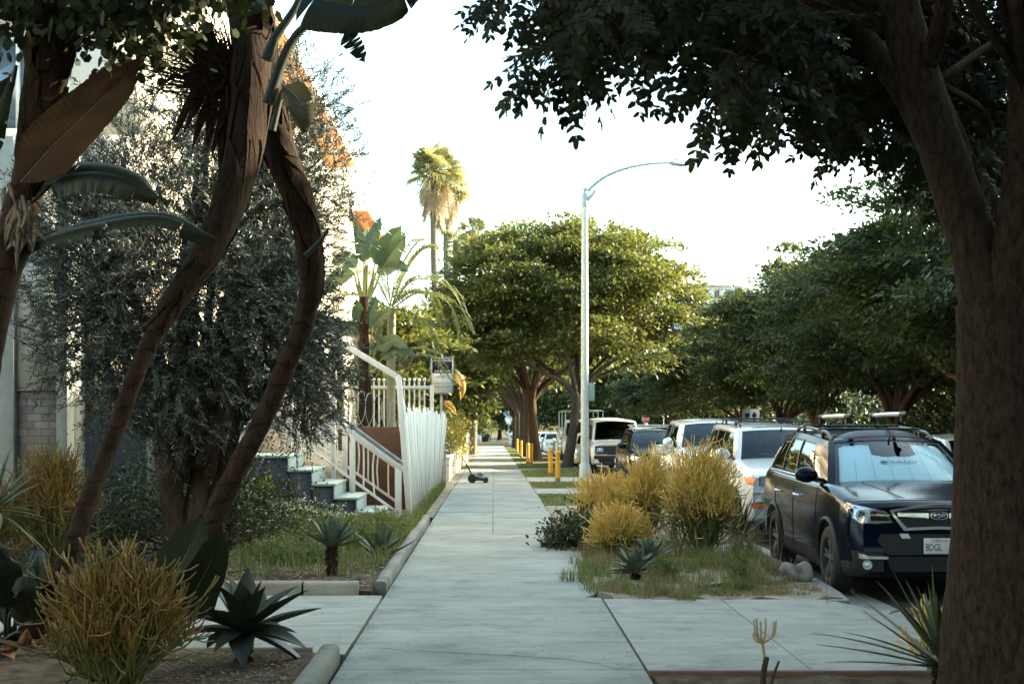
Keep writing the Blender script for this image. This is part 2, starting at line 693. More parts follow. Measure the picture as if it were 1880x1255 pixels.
# ------------------------------------------------------------------ the setting
def sheet(mb, x0, x1, Ys, dz=0.0, m=0, nx=1, bump=0.0, rng=None, depth=0.0, xl=None, xr=None):
    """a strip that follows the fall of the street; optional skirt downwards"""
    Ys = np.asarray(Ys, float)
    k = len(Ys)
    u = np.linspace(0, 1, nx + 1)
    a = np.full(k, x0) if xl is None else xl
    b = np.full(k, x1) if xr is None else xr
    X = a[:, None] * (1 - u) + b[:, None] * u
    Y = np.repeat(Ys[:, None], nx + 1, 1)
    Z = gz(Y) + dz + (bump * rng.normal(size=X.shape) if bump else 0)
    v = np.stack([X, Y, Z], -1).reshape(-1, 3)
    n = nx + 1
    i, j = np.meshgrid(np.arange(k - 1), np.arange(nx), indexing='ij')
    q = np.stack([i * n + j, i * n + j + 1, (i + 1) * n + j + 1, (i + 1) * n + j], -1).reshape(-1, 4)
    mb.add(v, q, None, m)
    if depth:
        e = [(0, j) for j in range(n)] + [(i, nx) for i in range(1, k)] + [(k - 1, j) for j in range(nx - 1, -1, -1)] + [(i, 0) for i in range(k - 2, 0, -1)]
        ring = np.array([[X[i, j], Y[i, j], Z[i, j]] for i, j in e])
        low = ring - np.array([0, 0, depth])
        r = len(ring)
        mb.add(np.vstack([ring, low]), [(i, r + i, r + (i + 1) % r, (i + 1) % r) for i in range(r)], None, m)
    return mb


rng = np.random.default_rng(11)
YF = np.concatenate([np.arange(-30, 30, 6.0), np.arange(30, 204, 6.0), [230, 300, 420]])
struct(sheet(MB(), -120, 120, YF, -.26, nx=4).build('ground', M_GROUND))
struct(sheet(MB(), 3.30, 11.6, YF, -.15, nx=2).build('road', M_ASPH))
struct(sheet(MB(), 3.32, 3.78, np.arange(-10, 120, 3.0), -.146).build('gutter', M_CONC2))
# sidewalk: real slabs with open joints
mb = MB()
edges = [5.5, 8.82, 10.38, 12.45]
for a, b in zip(edges[:-1], edges[1:]):
    g = .012 if b == 12.45 else .004
    sheet(mb, -1.0, .98, np.linspace(a + .002, b - g, 4), .0 + rng.normal() * .001, depth=.12)
for a, b in ((12.45, 16.1), (16.1, 19.5)):
    xr = None
    if a == 12.45:
        ys = np.linspace(a + .006, b - .004, 14)
        xr = .98 - .0 * ys
        xr[:2] = [.83, .95]
    else:
        ys = np.linspace(a + .004, b - .004, 6)
    sheet(mb, -1.0, .98, ys, rng.normal() * .0015, depth=.12, xr=xr)
y = 19.5
while y < 128:
    L = 1.62 if y < 60 else 3.2
    for x0, x1 in ((-1.0, -.012), (-.004, .98)):
        sheet(mb, x0, x1, np.linspace(y + .005, y + L - .005, 3), rng.normal() * .003, depth=.12)
    y += L
struct(mb.build('sidewalk', M_CONC))
struct(sheet(MB(), -1.2, 1.1, np.arange(5, 132, 4.0), -.055).build('sidewalk_bed', M_DARK))
# driveway that crosses the sidewalk
mb = MB()
sheet(mb, -4.2, -1.03, np.linspace(9.42, 12.62, 4), -.002, depth=.12)
sheet(mb, -9.5, -4.21, np.linspace(9.42, 12.62, 4), -.004, depth=.12)
for x0, x1 in ((1.0, 2.055), (2.065, 3.08)):
    sheet(mb, x0, x1, np.linspace(8.62, 12.36, 5), rng.normal() * .002, depth=.12)
v = [(3.09, 8.2, -.003), (3.62, 8.2, -.144), (3.62, 12.3, -.144), (3.09, 12.3, -.003)]
mb.add(v, [(0, 1, 2, 3)])
struct(mb.build('driveway', M_CONC2))
# a crack that wanders over the near slab
mb = MB()
cr = [P(700, 1187, 9.6), P(745, 1192, 9.5), P(860, 1199, 9.4), P(985, 1206, 9.3), P(1090, 1217, 9.1), P(1140, 1226, 8.9), P(1172, 1216, 9.05)]
cp = [(c[0], 4000 / (yy - HY)) for c, yy in zip([P(x, 0, 4000 / (yy - HY)) for x, yy in ((700, 1190), (760, 1194), (860, 1200), (985, 1206), (1090, 1217), (1138, 1227), (1172, 1215))], (1190, 1194, 1200, 1206, 1217, 1227, 1215))]
sp = spline([(a, b, 0) for a, b in cp], 60)
sp[:, 1] += rng.normal(size=60) * .012
w = .003 + .004 * rng.random(60)
v = np.concatenate([sp + np.stack([0 * w, w, .004 + 0 * w], -1), sp + np.stack([0 * w, -w, .004 + 0 * w], -1)])
mb.add(v, [(i, 60 + i, 61 + i, i + 1) for i in range(59)])
struct(mb.build('sidewalk_crack', M_DARK))
# kerb with a rounded nose at the driveway
mb = MB()
xs = np.array([3.02, 3.06, 3.10, 3.13, 3.14])
ys0 = np.array([12.2, 12.5, 12.9, 13.6, 15.0])
Yk = np.concatenate([ys0, np.arange(18, 120, 3.0)])
xl = np.concatenate([xs, np.full(len(Yk) - 5, 3.15)])
sheet(mb, 0, 0, Yk, .004, depth=.17, xl=xl, xr=xl + .17)
struct(mb.build('kerb', M_KERB, bevel=.02))
sheet(mb := MB(), 11.6, 11.78, np.arange(-20, 150, 5.0), 0.0, depth=.17)
struct(mb.build('kerb', M_KERB))
sheet(mb := MB(), 11.79, 40, np.arange(-20, 200, 8.0), -.01, nx=3)
struct(mb.build('far_verge', M_GROUND))
# parkway beds and lawns right of the sidewalk
r2 = np.random.default_rng(3)
ys = np.linspace(12.34, 25.4, 70)
struct(sheet(MB(), 1.0, 3.16, ys, .004, nx=14, bump=.014, rng=r2, depth=.1,
             xl=1.0 + .0 * ys - .04 * r2.random(70) + np.where(ys < 12.7, .1, 0)).build('planting_bed', M_SANDY))
mb, pm = MB(), MB()
LAWNS = [(26.2, 30.6), (34.0, 37.8), (42.2, 49.6), (52.6, 60.5), (63.0, 72.0), (75.0, 90.0), (93.0, 112.0)]
for a, b in LAWNS:
    sheet(mb, 1.0, 3.15, np.linspace(a, b, 12), .002, nx=6, bump=.012, rng=r2, depth=.1)
last = 25.4
for a, b in LAWNS + [(114, 114.1)]:
    sheet(pm, 1.0, 3.15, np.linspace(last + .03, a - .03, 4), -.003, depth=.1)
    last = b
struct(mb.build('lawn', M_LAWN))
struct(pm.build('path', M_CONC2))
# garden soil left
ys = np.linspace(12.72, 23.0, 50)
struct(sheet(MB(), -9.5, -1.14, ys, .05, nx=40, bump=.02, rng=r2, depth=.15).build('garden_bed', M_SOIL))
ys = np.linspace(6.5, 9.36, 22)
struct(sheet(MB(), -6.5, -1.12, ys, .015, nx=36, bump=.012, rng=r2, depth=.15).build('garden_bed', M_SOIL))
struct(sheet(MB(), 1.0, 3.2, np.linspace(5.5, 8.58, 16), .01, nx=14, bump=.012, rng=r2, depth=.15).build('garden_bed', M_SOIL))
struct(sheet(MB(), -22, -1.02, np.linspace(23.05, 130, 40), -.012, nx=6, bump=.01, rng=r2).build('yard', M_SANDY))
# kerbs round the gardens (rounded concrete edging)
def edging(pts, w, h, name='garden_kerb', mat=None, z=0.0):
    mb = MB()
    p = np.asarray(pts, float)
    d = nrm(np.gradient(p, axis=0))
    s = np.stack([d[:, 1], -d[:, 0], 0 * d[:, 0]], -1) * w / 2
    prof = [(-1, -.05), (-1, h * .75), (-.72, h * .97), (0, h), (.72, h * .97), (1, h * .75), (1, -.05)]
    v = np.stack([p + s * a + np.array([0, 0, z + b]) for a, b in prof], 1)
    k, n = len(p), len(prof)
    q = [(i * n + j, i * n + j + 1, (i + 1) * n + j + 1, (i + 1) * n + j) for i in range(k - 1) for j in range(n - 1)]
    v = v.reshape(-1, 3)
    mb.add(v, q)
    for e in (0, k - 1):
        mb.add(v[e * n:e * n + n], None, [(0, i, i + 1) if e else (0, i + 1, i) for i in range(1, n - 1)])
    return struct(mb.build(name, mat or M_KERB, smooth=50))


M_OLDKERB = concrete('old_kerb_concrete', (.22, .20, .17), (.38, .35, .30))
yy = np.linspace(12.95, 22.3, 20)
edging(np.stack([-1.09 + .008 * rng.normal(size=20), yy, 0 * yy], -1), .12, .09)
for xa, xb in ((-6.5, -4.02), (-4.0, -2.3), (-2.28, -1.78), (-1.77, -1.26)):
    xx = np.linspace(xa, xb, 6)
    edging(np.stack([xx, 12.72 + .006 * rng.normal(size=6), 0 * xx], -1), .17, .12, mat=M_OLDKERB)
yy = np.linspace(6.0, 9.3, 8)
edging(np.stack([-1.115 + 0 * yy, yy, 0 * yy], -1), .13, .09)
xx = np.linspace(-6, -1.25, 8)
edging(np.stack([xx, 9.42 + 0 * xx, 0 * xx], -1), .06, .05, mat=M_OLDKERB)
xx = np.linspace(.98, 3.0, 5)
edging(np.stack([xx, 8.60 + 0 * xx, 0 * xx], -1), .05, .035, mat=pbr('edging_wood', (.10, .05, .03), .9, col2=(.16, .09, .06), nscale=12))

# ------------------------------------------------------------------ plants
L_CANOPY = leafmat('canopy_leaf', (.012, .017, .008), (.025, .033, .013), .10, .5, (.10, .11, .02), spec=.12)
L_TREE = leafmat('street_tree_leaf', (.017, .034, .011), (.066, .094, .026), .26, .5, (.40, .38, .06), (.42, .37, .14), spec=.25)  # brightest leaves put sunlit spots and pale new growth into the colour
L_DARKTREE = leafmat('far_tree_leaf', (.015, .031, .012), (.046, .072, .022), .20, .55, (.26, .27, .05), spec=.25)
L_OLIVE = leafmat('olive_leaf', (.032, .045, .036), (.088, .106, .088), .10, .5, (.10, .12, .07), (.20, .22, .20))
L_SHRUB = leafmat('shrub_leaf', (.014, .026, .010), (.046, .066, .025), .16, .4)
L_YELLOWG = leafmat('sunlit_hedge_leaf', (.10, .11, .02), (.30, .24, .05), .4, .5)  # golden tone puts the sunlight on the hedge into the leaf colour
L_GRASS = leafmat('grass_blade', (.055, .085, .022), (.16, .19, .055), .3, .5, (.22, .26, .05), (.30, .25, .12))
L_DRY = leafmat('dry_grass_blade', (.13, .10, .05), (.34, .27, .13), .25, .7, (.30, .20, .08))
L_AGAVE = leafmat('agave_leaf', (.05, .075, .055), (.12, .15, .10), .04, .5, spec=.3)
L_AGAVED = leafmat('dark_agave_leaf', (.014, .020, .013), (.030, .040, .024), .04, .45, spec=.3)
L_YUCCA = leafmat('yucca_leaf', (.035, .050, .025), (.09, .11, .05), .08, .5)
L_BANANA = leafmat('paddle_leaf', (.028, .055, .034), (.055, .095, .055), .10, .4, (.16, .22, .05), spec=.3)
L_BANANAD = leafmat('dark_paddle_leaf', (.008, .012, .007), (.014, .020, .009), .06, .45, (.06, .06, .015), spec=.2)  # darker copy of the paddle leaf, foreground shade put into the colour
L_DRYLEAF = leafmat('dry_paddle_leaf', (.020, .012, .008), (.034, .021, .013), .06, .8, (.2, .11, .05), spec=.1)
L_PALM = leafmat('palm_leaflet', (.060, .085, .020), (.16, .18, .05), .3, .45, (.32, .30, .06))
L_FAN = leafmat('fan_palm_leaf', (.14, .15, .05), (.30, .28, .12), .45, .5, (.55, .48, .2))
L_FANDRY = leafmat('dry_fan_leaf', (.28, .22, .14), (.46, .38, .26), .4, .8)
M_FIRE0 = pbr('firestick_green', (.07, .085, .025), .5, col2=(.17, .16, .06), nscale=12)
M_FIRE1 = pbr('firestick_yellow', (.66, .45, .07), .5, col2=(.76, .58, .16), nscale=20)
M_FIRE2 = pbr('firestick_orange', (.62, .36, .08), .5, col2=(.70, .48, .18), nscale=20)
M_FIRED1 = pbr('firestick_shaded_yellow', (.13, .105, .018), .5, col2=(.18, .12, .02), nscale=20)  # this yellow and the next orange carry foreground shade in their colour
M_FIRED2 = pbr('firestick_shaded_orange', (.22, .11, .025), .5, col2=(.27, .14, .04), nscale=20)
M_BARK = barkmat('tree_bark', (.035, .024, .017), (.10, .066, .045))
M_BARKG = barkmat('grey_bark', (.05, .045, .04), (.13, .115, .10))
M_STRELI = barkmat('paddle_trunk', (.014, .008, .005), (.055, .029, .017), ring=1.7, scale=(7, 7, 2))
M_SHEATH = barkmat('dry_sheath', (.008, .005, .003), (.042, .022, .012), scale=(16, 16, 1.2))
M_FIBRE = barkmat('dead_fibre', (.014, .008, .005), (.065, .034, .019), scale=(20, 20, 2))
M_PALMT = barkmat('palm_trunk', (.13, .115, .085), (.24, .215, .16), ring=2.2, scale=(3, 3, 4))
M_RIB = pbr('leaf_rib', (.12, .14, .05), .5)
M_RIBD = pbr('dark_leaf_rib', (.022, .026, .011), .5)


def crown(rng, rx, ry, rz, npuff, per, L, W, mats, name, parent, fill=.25, zmin=-.55, flat=.42, puff=.27, cz=0.0, droop=.15, c0=(0, 0, 0)):
    """a crown of leaf puffs: uneven outline, gaps between puffs, twig leaves inside"""
    mb = MB()
    c0 = np.asarray(c0, float)
    d = rdir(rng, npuff * 4)
    d = d[d[:, 2] > zmin][:npuff]
    rr = .70 + .34 * rng.random(len(d)) ** .7
    cen = d * rr[:, None] * np.array([rx, ry, rz])
    size = puff * (rx + ry) / 2 * (.65 + .7 * rng.random(len(d)))
    Pp, Dd, Nn = [], [], []
    for c, s in zip(cen, size):
        k = int(per * (s / (puff * (rx + ry) / 2)) ** 2)
        # several flat sprays make a puff
        ns = 5 + int(rng.integers(0, 4))
        so_ = rdir(rng, ns) * rng.random((ns, 1)) ** .5 * s * np.array([1, 1, flat * 1.3])
        pick = rng.integers(0, ns, k)
        q = rng.normal(size=(k, 3)) * s * np.array([.30, .30, .07])
        p = c + so_[pick] + q
        p[:, 2] -= .22 * (q[:, 0] ** 2 + q[:, 1] ** 2) / max(s, .1)
        out = nrm(p - c * .55 + rng.normal(size=(k, 3)) * .25 * s)
        Pp.append(p)
        Dd.append(out * np.array([1, 1, .45]) + rng.normal(size=(k, 3)) * .55 + np.array([0, 0, -.18]))
        Nn.append(np.array([0, 0, 1.0]) + rng.normal(size=(k, 3)) * .45 + out * .35)
    kf = int(fill * npuff * per)
    p = rdir(rng, kf) * rng.random((kf, 1)) ** .4 * np.array([rx, ry, rz]) * .80
    p = p[p[:, 2] > zmin * rz]
    Pp.append(p)
    Dd.append(rng.normal(size=p.shape))
    Nn.append(rng.normal(size=p.shape) + [0, 0, .6])
    p, d, n = np.concatenate(Pp), np.concatenate(Dd), np.concatenate(Nn)
    k = len(p)
    quadleaves(mb, p + c0 + [0, 0, cz], d, n, L * (.6 + .8 * rng.random(k)), W * (.6 + .8 * rng.random(k)))
    o = mb.build(name, mats, parent)
    return o, cen + c0 + [0, 0, cz]


def tree(name, label, x, Y, rx, rz, zc, seed, group=None, npuff=60, per=320, L=.20, W=.11, leaf=None, trunk_r=.22, bark=None, fork=1.5, ry=None, flat=.42, puff=.27, fill=.25, zmin=-.55, lean=0.0):
    rng = np.random.default_rng(seed)
    z0 = float(gz(Y))
    t = thing(name, label, 'tree', (x, Y, z0), group)
    o, cen = crown(rng, rx, ry or rx, rz, npuff, per, L, W, leaf or L_TREE, 'crown', t, cz=zc, c0=(x, Y, z0), flat=flat, puff=puff, fill=fill, zmin=zmin)
    mb = MB()
    b = np.array([x, Y, z0 - .1])
    fk = np.array([x + lean, Y, z0 + fork])
    tube(mb, [b, b + [0, 0, .25], b * .45 + fk * .55 + [lean * .1, 0, 0], fk], [trunk_r * 1.5, trunk_r * 1.12, trunk_r * .92, trunk_r * .85], 12, 0, 10, rough=.04, rng=rng)
    pick = cen[rng.choice(len(cen), min(9, len(cen)), replace=False)]
    for c in pick:
        mid = fk * .45 + c * .55 + rng.normal(size=3) * .15 * rx * .3
        mid[2] = fk[2] * .4 + c[2] * .6 - .15
        tube(mb, [fk - [0, 0, .25], fk * .7 + mid * .3 + [0, 0, .15], mid, c], [trunk_r * .62, trunk_r * .5, trunk_r * .28, .02], 7, 0, 9)
    mb.build('trunk', bark or M_BARK, t, smooth=70)
    return t


def firestick(name, label, x, Y, w, h, seed, n=60, z=0.0, mats=None, seg=.085, r=.0055, yellow=.45, group=None, base=.0, wy=None, tips=4):
    """pencil cactus: thin forking sticks, green below and yellow at the tips"""
    rng = np.random.default_rng(seed)
    mats = mats or (M_FIRE0, M_FIRE1, M_FIRE2)
    t = thing(name, label, 'plant', (x, Y, z), group)
    P0, P1, R0, MI = [], [], [], []
    # main stems fan out from the foot and fork until they reach the dome of the shrub
    a = rng.random(n) * 2 * PI
    ph = rng.random(4) * 6
    lop = 1 + .22 * np.sin(2 * a + ph[0]) + .18 * np.sin(3 * a + ph[1])
    rad = np.sqrt(rng.random(n)) * np.clip(lop, .6, 1.25)
    wy = wy or w
    tipz = h * np.sqrt(np.clip(1 - .80 * rad ** 2, .02, 1)) * (.40 + .62 * rng.random(n) ** .55) * (1 + .13 * np.sin(2 * a + ph[2]) + .10 * np.sin(5 * a + ph[3]))
    tip = np.stack([x + np.cos(a) * rad * w / 2, Y + np.sin(a) * rad * wy / 2, z + np.maximum(tipz, .1)], -1)
    foot = np.stack([x + np.cos(a) * rad * w * .12, Y + np.sin(a) * rad * wy * .12, np.full(n, z)], -1)
    stems = MB()
    for k in range(n):
        mid = foot[k] * .5 + tip[k] * .5 + np.array([np.cos(a[k]), np.sin(a[k]), -.4]) * rad[k] * w * .07
        pts = spline([foot[k], mid, tip[k] * .85 + foot[k] * .15], 5)
        sticks(stems, pts[:-1], pts[1:], r * 2.0, r * 1.6, 5)
        # forks in tiers along the outer half of the stem
        cur = [(pts[3], nrm(pts[4] - pts[3])), (pts[4], nrm(pts[4] - pts[3]))]
        if rng.random() < .7:
            cur.append((pts[2], nrm(pts[3] - pts[2] + rng.normal(size=3) * .05)))
        for lev in range(3):
            nxt = []
            for p, d in cur:
                for _ in range(int(rng.integers(2, tips + 1))):
                    dd = nrm(d + rng.normal(size=3) * .55 + np.array([0, 0, .38]))
                    L = seg * (.7 + .7 * rng.random()) * (1.15 if lev < 2 else .9)
                    q = p + dd * L
                    q2 = q + nrm(dd + np.array([0, 0, .4])) * L * .5
                    high = (q[2] - z) / h
                    fire = high + .25 * rng.normal() * .6 > 1 - yellow - (.10 if lev == 2 else 0)
                    mi = 0 if (not fire or lev == 0) else (2 if rng.random() < (.25 if lev < 2 else .45) else 1)
                    P0 += [p, q]
                    P1 += [q, q2]
                    R0 += [r * (1.15 - .18 * lev)] * 2
                    MI += [mi, mi]
                    if lev < 2 and (lev == 0 or rng.random() < .75):
                        nxt.append((q2, dd))
            cur = nxt
    mb = MB()
    R0 = np.array(R0)
    sticks(mb, P0, P1, R0, R0 * .85, 4, np.array(MI))
    mb.build('branches', list(mats), t)
    stems.build('stems', mats[0], t)
    return t


def blade_mesh(mb, base, d, up, L, W, n=8, bend=0.0, fold=.25, prof=None, m=0, side=0.0):
    """one thick tapering blade (agave, yucca): V-shaped section, curved along its length"""
    d = nrm(d)
    s = nrm(np.cross(d, up))
    u = nrm(np.cross(s, d))
    tt = np.linspace(0, 1, n)
    prof = prof or (lambda t: np.interp(t, [0, .1, .35, .6, .85, 1], [.7, .72, 1, .85, .38, .0]))
    c = base + d * (tt * L)[:, None] + u * (bend * L * tt ** 2)[:, None] + s * (side * L * tt ** 2)[:, None]
    w = prof(tt)[:, None] * W / 2
    thick = .14 * w
    l, r_ = c + s * w + u * fold * w, c - s * w + u * fold * w
    bt, tp = c - u * thick * 1.6 - u * .002, c + u * thick * .2
    v = np.stack([l, tp, r_, bt], 1)
    q = []
    for i in range(n - 1):
        for j in range(4):
            q.append((i * 4 + j, i * 4 + (j + 1) % 4, (i + 1) * 4 + (j + 1) % 4, (i + 1) * 4 + j))
    mb.add(v.reshape(-1, 3), q, None, m)


def agave(name, label, x, Y, z, nl, L, W, seed, leaf, el=(10, 80), bend=-.12, trunk=0.0, trunk_r=.06, fold=.35, lean=(0, 0), cat='plant', group=None):
    rng = np.random.default_rng(seed)
    t = thing(name, label, cat, (x, Y, z), group)
    hub = np.array([x + lean[0], Y + lean[1], z + trunk])
    mb = MB()
    for i in range(nl):
        a = i * 2.39996 + rng.normal() * .15
        e = math.radians(el[0] + (el[1] - el[0]) * (i / (nl - 1)) ** .9 + rng.normal() * 4)
        d = np.array([math.cos(a) * math.cos(e), math.sin(a) * math.cos(e), math.sin(e)])
        up = np.array([-math.cos(a) * math.sin(e), -math.sin(a) * math.sin(e), math.cos(e)])
        l = L * (1 - .25 * (i / nl) ** 2) * (.85 + .3 * rng.random())
        blade_mesh(mb, hub + d * .02, d, up, l, W * (.85 + .3 * rng.random()), 9, bend * (1 - .7 * i / nl) + rng.normal() * .05, fold, side=rng.normal() * .10)
    mb.build('leaves', leaf, t, smooth=55)
    if trunk:
        mb = MB()
        tube(mb, [(x, Y, z - .05), (x + lean[0] * .5, Y + lean[1] * .5, z + trunk * .5), hub], [trunk_r, trunk_r * .9, trunk_r * 1.1], 10, 0, 8, rough=.08, rng=rng)
        P0, P1 = [], []
        for k in range(70):        # old leaf bases
            u = rng.random()
            a = rng.random() * 2 * PI
            c = np.array([x, Y, z]) * (1 - u) + hub * u
            o = np.array([math.cos(a), math.sin(a), 0])
            P0.append(c + o * trunk_r * .8)
            P1.append(c + o * trunk_r * 1.35 + [0, 0, -.04 + .05 * rng.random()])
        sticks(mb, P0, P1, .014, .004, 4)
        mb.build('stem', M_FIBRE, t, smooth=60)
    return t


def paddle(mb, pts, W, seed, fold=.25, droop=.12, tears=4, mleaf=0, mrib=1, n=46, k=6, rib=.012, up=None, peak=.45, blunt=.35):
    """a big banana-like blade along the midrib pts, with torn edges, pleats and a raised rib"""
    rng = np.random.default_rng(seed)
    c = spline(pts, n)
    T, N, B = frames(c)
    if up is not None:
        B = nrm(np.cross(T, np.asarray(up, float)))
        N = np.cross(B, T)
    t = np.linspace(0, 1, n)
    prof = np.sin(np.clip(t, 0, 1) ** peak * PI) ** blunt * np.interp(t, [0, .06, .2, .8, 1], [.12, .55, 1, .85, .02])
    cuts = {s: sorted(rng.choice(np.arange(5, n - 4), tears, replace=False)) if tears else [] for s in (0, 1)}
    for s, sg in ((0, 1), (1, -1)):
        # strips between tears get their own droop
        seg = np.zeros(n, int)
        for cc in cuts[s]:
            seg[cc:] += 1
        dr = droop * (1 + .6 * rng.normal(size=tears + 2))
        bounds = [0] + list(cuts[s]) + [n - 1]
        for b0, b1 in zip(bounds[:-1], bounds[1:]):
            if b1 - b0 < 1:
                continue
            ii = np.arange(b0, b1 + 1)
            u = np.linspace(0, 1, k)
            w = prof[ii][:, None] * W / 2 * (1 + .012 * rng.normal(size=(len(ii), 1)))
            ripple = .0035 * np.sin(ii * 2.4)[:, None] * u
            sl = dr[seg[min(b0 + 1, n - 1)]]
            shift = -.02 * u ** 2 * (ii - b0)[:, None] / max(1, len(ii)) if len(cuts[s]) else 0
            p = c[ii][:, None] + sg * B[ii][:, None] * (w * u * math.cos(fold * .8))[..., None] + N[ii][:, None] * (w * u * fold - sl * W * u ** 2 + ripple)[..., None] + T[ii][:, None] * (shift + .10 * w * u)[..., None]
            m_, k_ = len(ii), k
            i, j = np.meshgrid(np.arange(m_ - 1), np.arange(k_ - 1), indexing='ij')
            q = np.stack([i * k_ + j, i * k_ + j + 1, (i + 1) * k_ + j + 1, (i + 1) * k_ + j], -1).reshape(-1, 4)
            mb.add(p.reshape(-1, 3), q, None, mleaf)
    tube(mb, c - N * rib * .4, rib * np.linspace(1, .25, n), 6, mrib)


def frond(mb, pts, n, L, seed, mleaf=0, mrib=1, W=.035, droop=.5, r=.014, vee=.35):
    """a feather palm frond: curved rachis with two rows of drooping leaflets"""
    rng = np.random.default_rng(seed)
    c = spline(pts, 40)
    T, N, B = frames(c)
    B = nrm(np.cross(T, [0, 0, 1.0]) + 1e-6)
    N = np.cross(B, T)
    tube(mb, c, r * np.linspace(1.2, .3, 40), 5, mrib)
    tt = np.linspace(.10, .99, n)
    for sg in (1, -1):
        i = (tt * 39).astype(int)
        base = c[i]
        l = L * np.interp(tt, [0, .15, .5, .85, 1], [.45, .85, 1, .75, .35]) * (.9 + .2 * rng.random(n))
        d = nrm(sg * B[i] + T[i] * (.45 + .5 * tt[:, None]) + N[i] * vee + rng.normal(size=(n, 3)) * .08)
        nn = np.cross(d, np.cross([0, 0, 1.0], d))
        # two joints so that the tips hang
        mid = base + d * (l * .5)[:, None]
        d2 = nrm(d + np.array([0, 0, -droop * 1.6]))
        tip = mid + d2 * (l * .5)[:, None]
        s = nrm(np.cross(d, nn)) * W / 2
        v = np.stack([base - s * .5, base + s * .5, mid + s, mid - s, tip], 1).reshape(-1, 3)
        b5 = np.arange(n)[:, None] * 5
        mb.add(v, b5 + np.array([[0, 1, 2, 3]]), b5 + np.array([[3, 2, 4]]), mleaf)


def fan(mb, c, d, R, seed, m=0, seg=18, sag=.3):
    """a pleated fan-palm leaf"""
    rng = np.random.default_rng(seed)
    d = nrm(d)
    s = nrm(np.cross(d, [0, 0, 1.0]) + rng.normal(size=3) * .15)
    u = np.cross(s, d)
    a = np.linspace(-1.75, 1.75, seg)
    for i in range(seg):
        w = .085
        dirn = lambda q: d * math.cos(q) + s * math.sin(q)
        l = R * (.8 + .25 * rng.random()) * (1 - .12 * abs(a[i]))
        m0 = c + dirn(a[i]) * l * .6 + u * .03
        tip = c + dirn(a[i]) * l + np.array([0, 0, -sag * R * (.5 + rng.random())])
        e1, e2 = c + dirn(a[i] - w) * l * .62 - u * .02, c + dirn(a[i] + w) * l * .62 - u * .02
        mb.add([c, e1, m0, e2, tip], None, [(0, 1, 2), (0, 2, 3), (1, 4, 2), (2, 4, 3)], m)


def blades(mb, p, L, rng, W=.008, lean=.5, m=0):
    """grass blades: bent strips standing at p"""
    k = len(p)
    a = rng.random(k) * 2 * PI
    d = np.stack([np.cos(a), np.sin(a), 0 * a], -1)
    s = np.stack([-np.sin(a), np.cos(a), 0 * a], -1) * W / 2
    L = np.broadcast_to(L, (k,))[:, None] * (.5 + .8 * rng.random((k, 1)))
    ln = lean * rng.random((k, 1))
    mid = p + [0, 0, 1.0] * L * .55 + d * L * ln * .3
    tip = p + [0, 0, 1.0] * L * (1 - .35 * ln) + d * L * ln
    v = np.stack([p - s, p + s, mid + s * .8, mid - s * .8, tip], 1).reshape(-1, 3)
    b5 = np.arange(k)[:, None] * 5
    mb.add(v, b5 + np.array([[0, 1, 2, 3]]), b5 + np.array([[3, 2, 4]]), m)


def bush(name, label, x, Y, z, rx, ry, rz, seed, leaf, n=3500, L=.05, W=.022, cat='shrub', clumps=24, group=None, twigs=True, top=None):
    """a leafy shrub: clumps of small leaves round a scaffold of twigs"""
    rng = np.random.default_rng(seed)
    t = thing(name, label, cat, (x, Y, z), group)
    c = rdir(rng, clumps)
    c[:, 2] = np.abs(c[:, 2]) * 1.0
    c = c * (.55 + .5 * rng.random((clumps, 1))) * np.array([rx, ry, rz]) + [x, Y, z]
    pick = rng.integers(0, clumps, n)
    s = .32 * (.6 + .7 * rng.random(clumps))[pick][:, None]
    p = c[pick] + rng.normal(size=(n, 3)) * s * np.array([rx, ry, rz]) * .8
    p[:, 2] = np.maximum(p[:, 2], z + .01)
    out = nrm(p - np.array([x, Y, z]))
    d = out + rng.normal(size=(n, 3)) * .7 + [0, 0, .3]
    mb = MB()
    leaves(mb, p, d, out + rng.normal(size=(n, 3)) * .6 + [0, 0, .6], L * (.6 + .8 * rng.random(n)), W * (.7 + .6 * rng.random(n)))
    mb.build('foliage', leaf, t)
    mb = MB()
    for q in c:
        f = np.array([x, Y, z]) + rng.normal(size=3) * [.1 * rx, .1 * ry, 0]
        tube(mb, [f, f * .4 + q * .6 + [0, 0, -.05], q], [.014, .009, .004], 5, 0, 6)
    mb.build('stems', M_BARK, t)
    return t

# ------------------------------------------------------------------ vehicles (local frame: front at y=0 facing -y, z=0 road)
def paint(name, col, metal=.0, rough=.28, col2=None, coat=1.0, spec=.5):
    return pbr(name, col, rough, metal, coat=coat, spec=spec, col2=col2, nscale=2.5)


M_NAVY = paint('navy_paint', (.003, .006, .017), 0, .12, coat=0, spec=.20)
M_SILVER = paint('silver_paint', (.72, .74, .74), .2, .32)
M_CARWHITE = paint('white_car_paint', (.78, .79, .78))
M_CREAM = paint('cream_car_paint', (.60, .50, .38))
M_CARBLACK = paint('black_car_paint', (.008, .010, .013), 0, .10, coat=0, spec=.3)
M_VANWHITE = paint('van_paint', (.76, .76, .74))
M_GLASS = glassmat('window_glass', (.34, .44, .48), .02)
M_GLASSC = glassmat('clear_window_glass', (.93, .98, .98), .02)
M_GLASSD = glassmat('dark_window_glass', (.03, .033, .036), .02, gcol=(.42, .45, .46))
M_FRIT = pbr('window_seal', (.008, .008, .009), .4)
M_SEAT = pbr('seat_fabric', (.22, .23, .23), .9, col2=(.28, .28, .28), nscale=20)
M_DASH = pbr('dashboard_plastic', (.03, .032, .035), .7)
M_LENS = glassmat('lamp_lens', (.92, .95, .96), .10)
M_REFL = pbr('lamp_reflector', (.80, .82, .84), .18, .6)  # pale diffuse share brightens it in place of a sky reflection
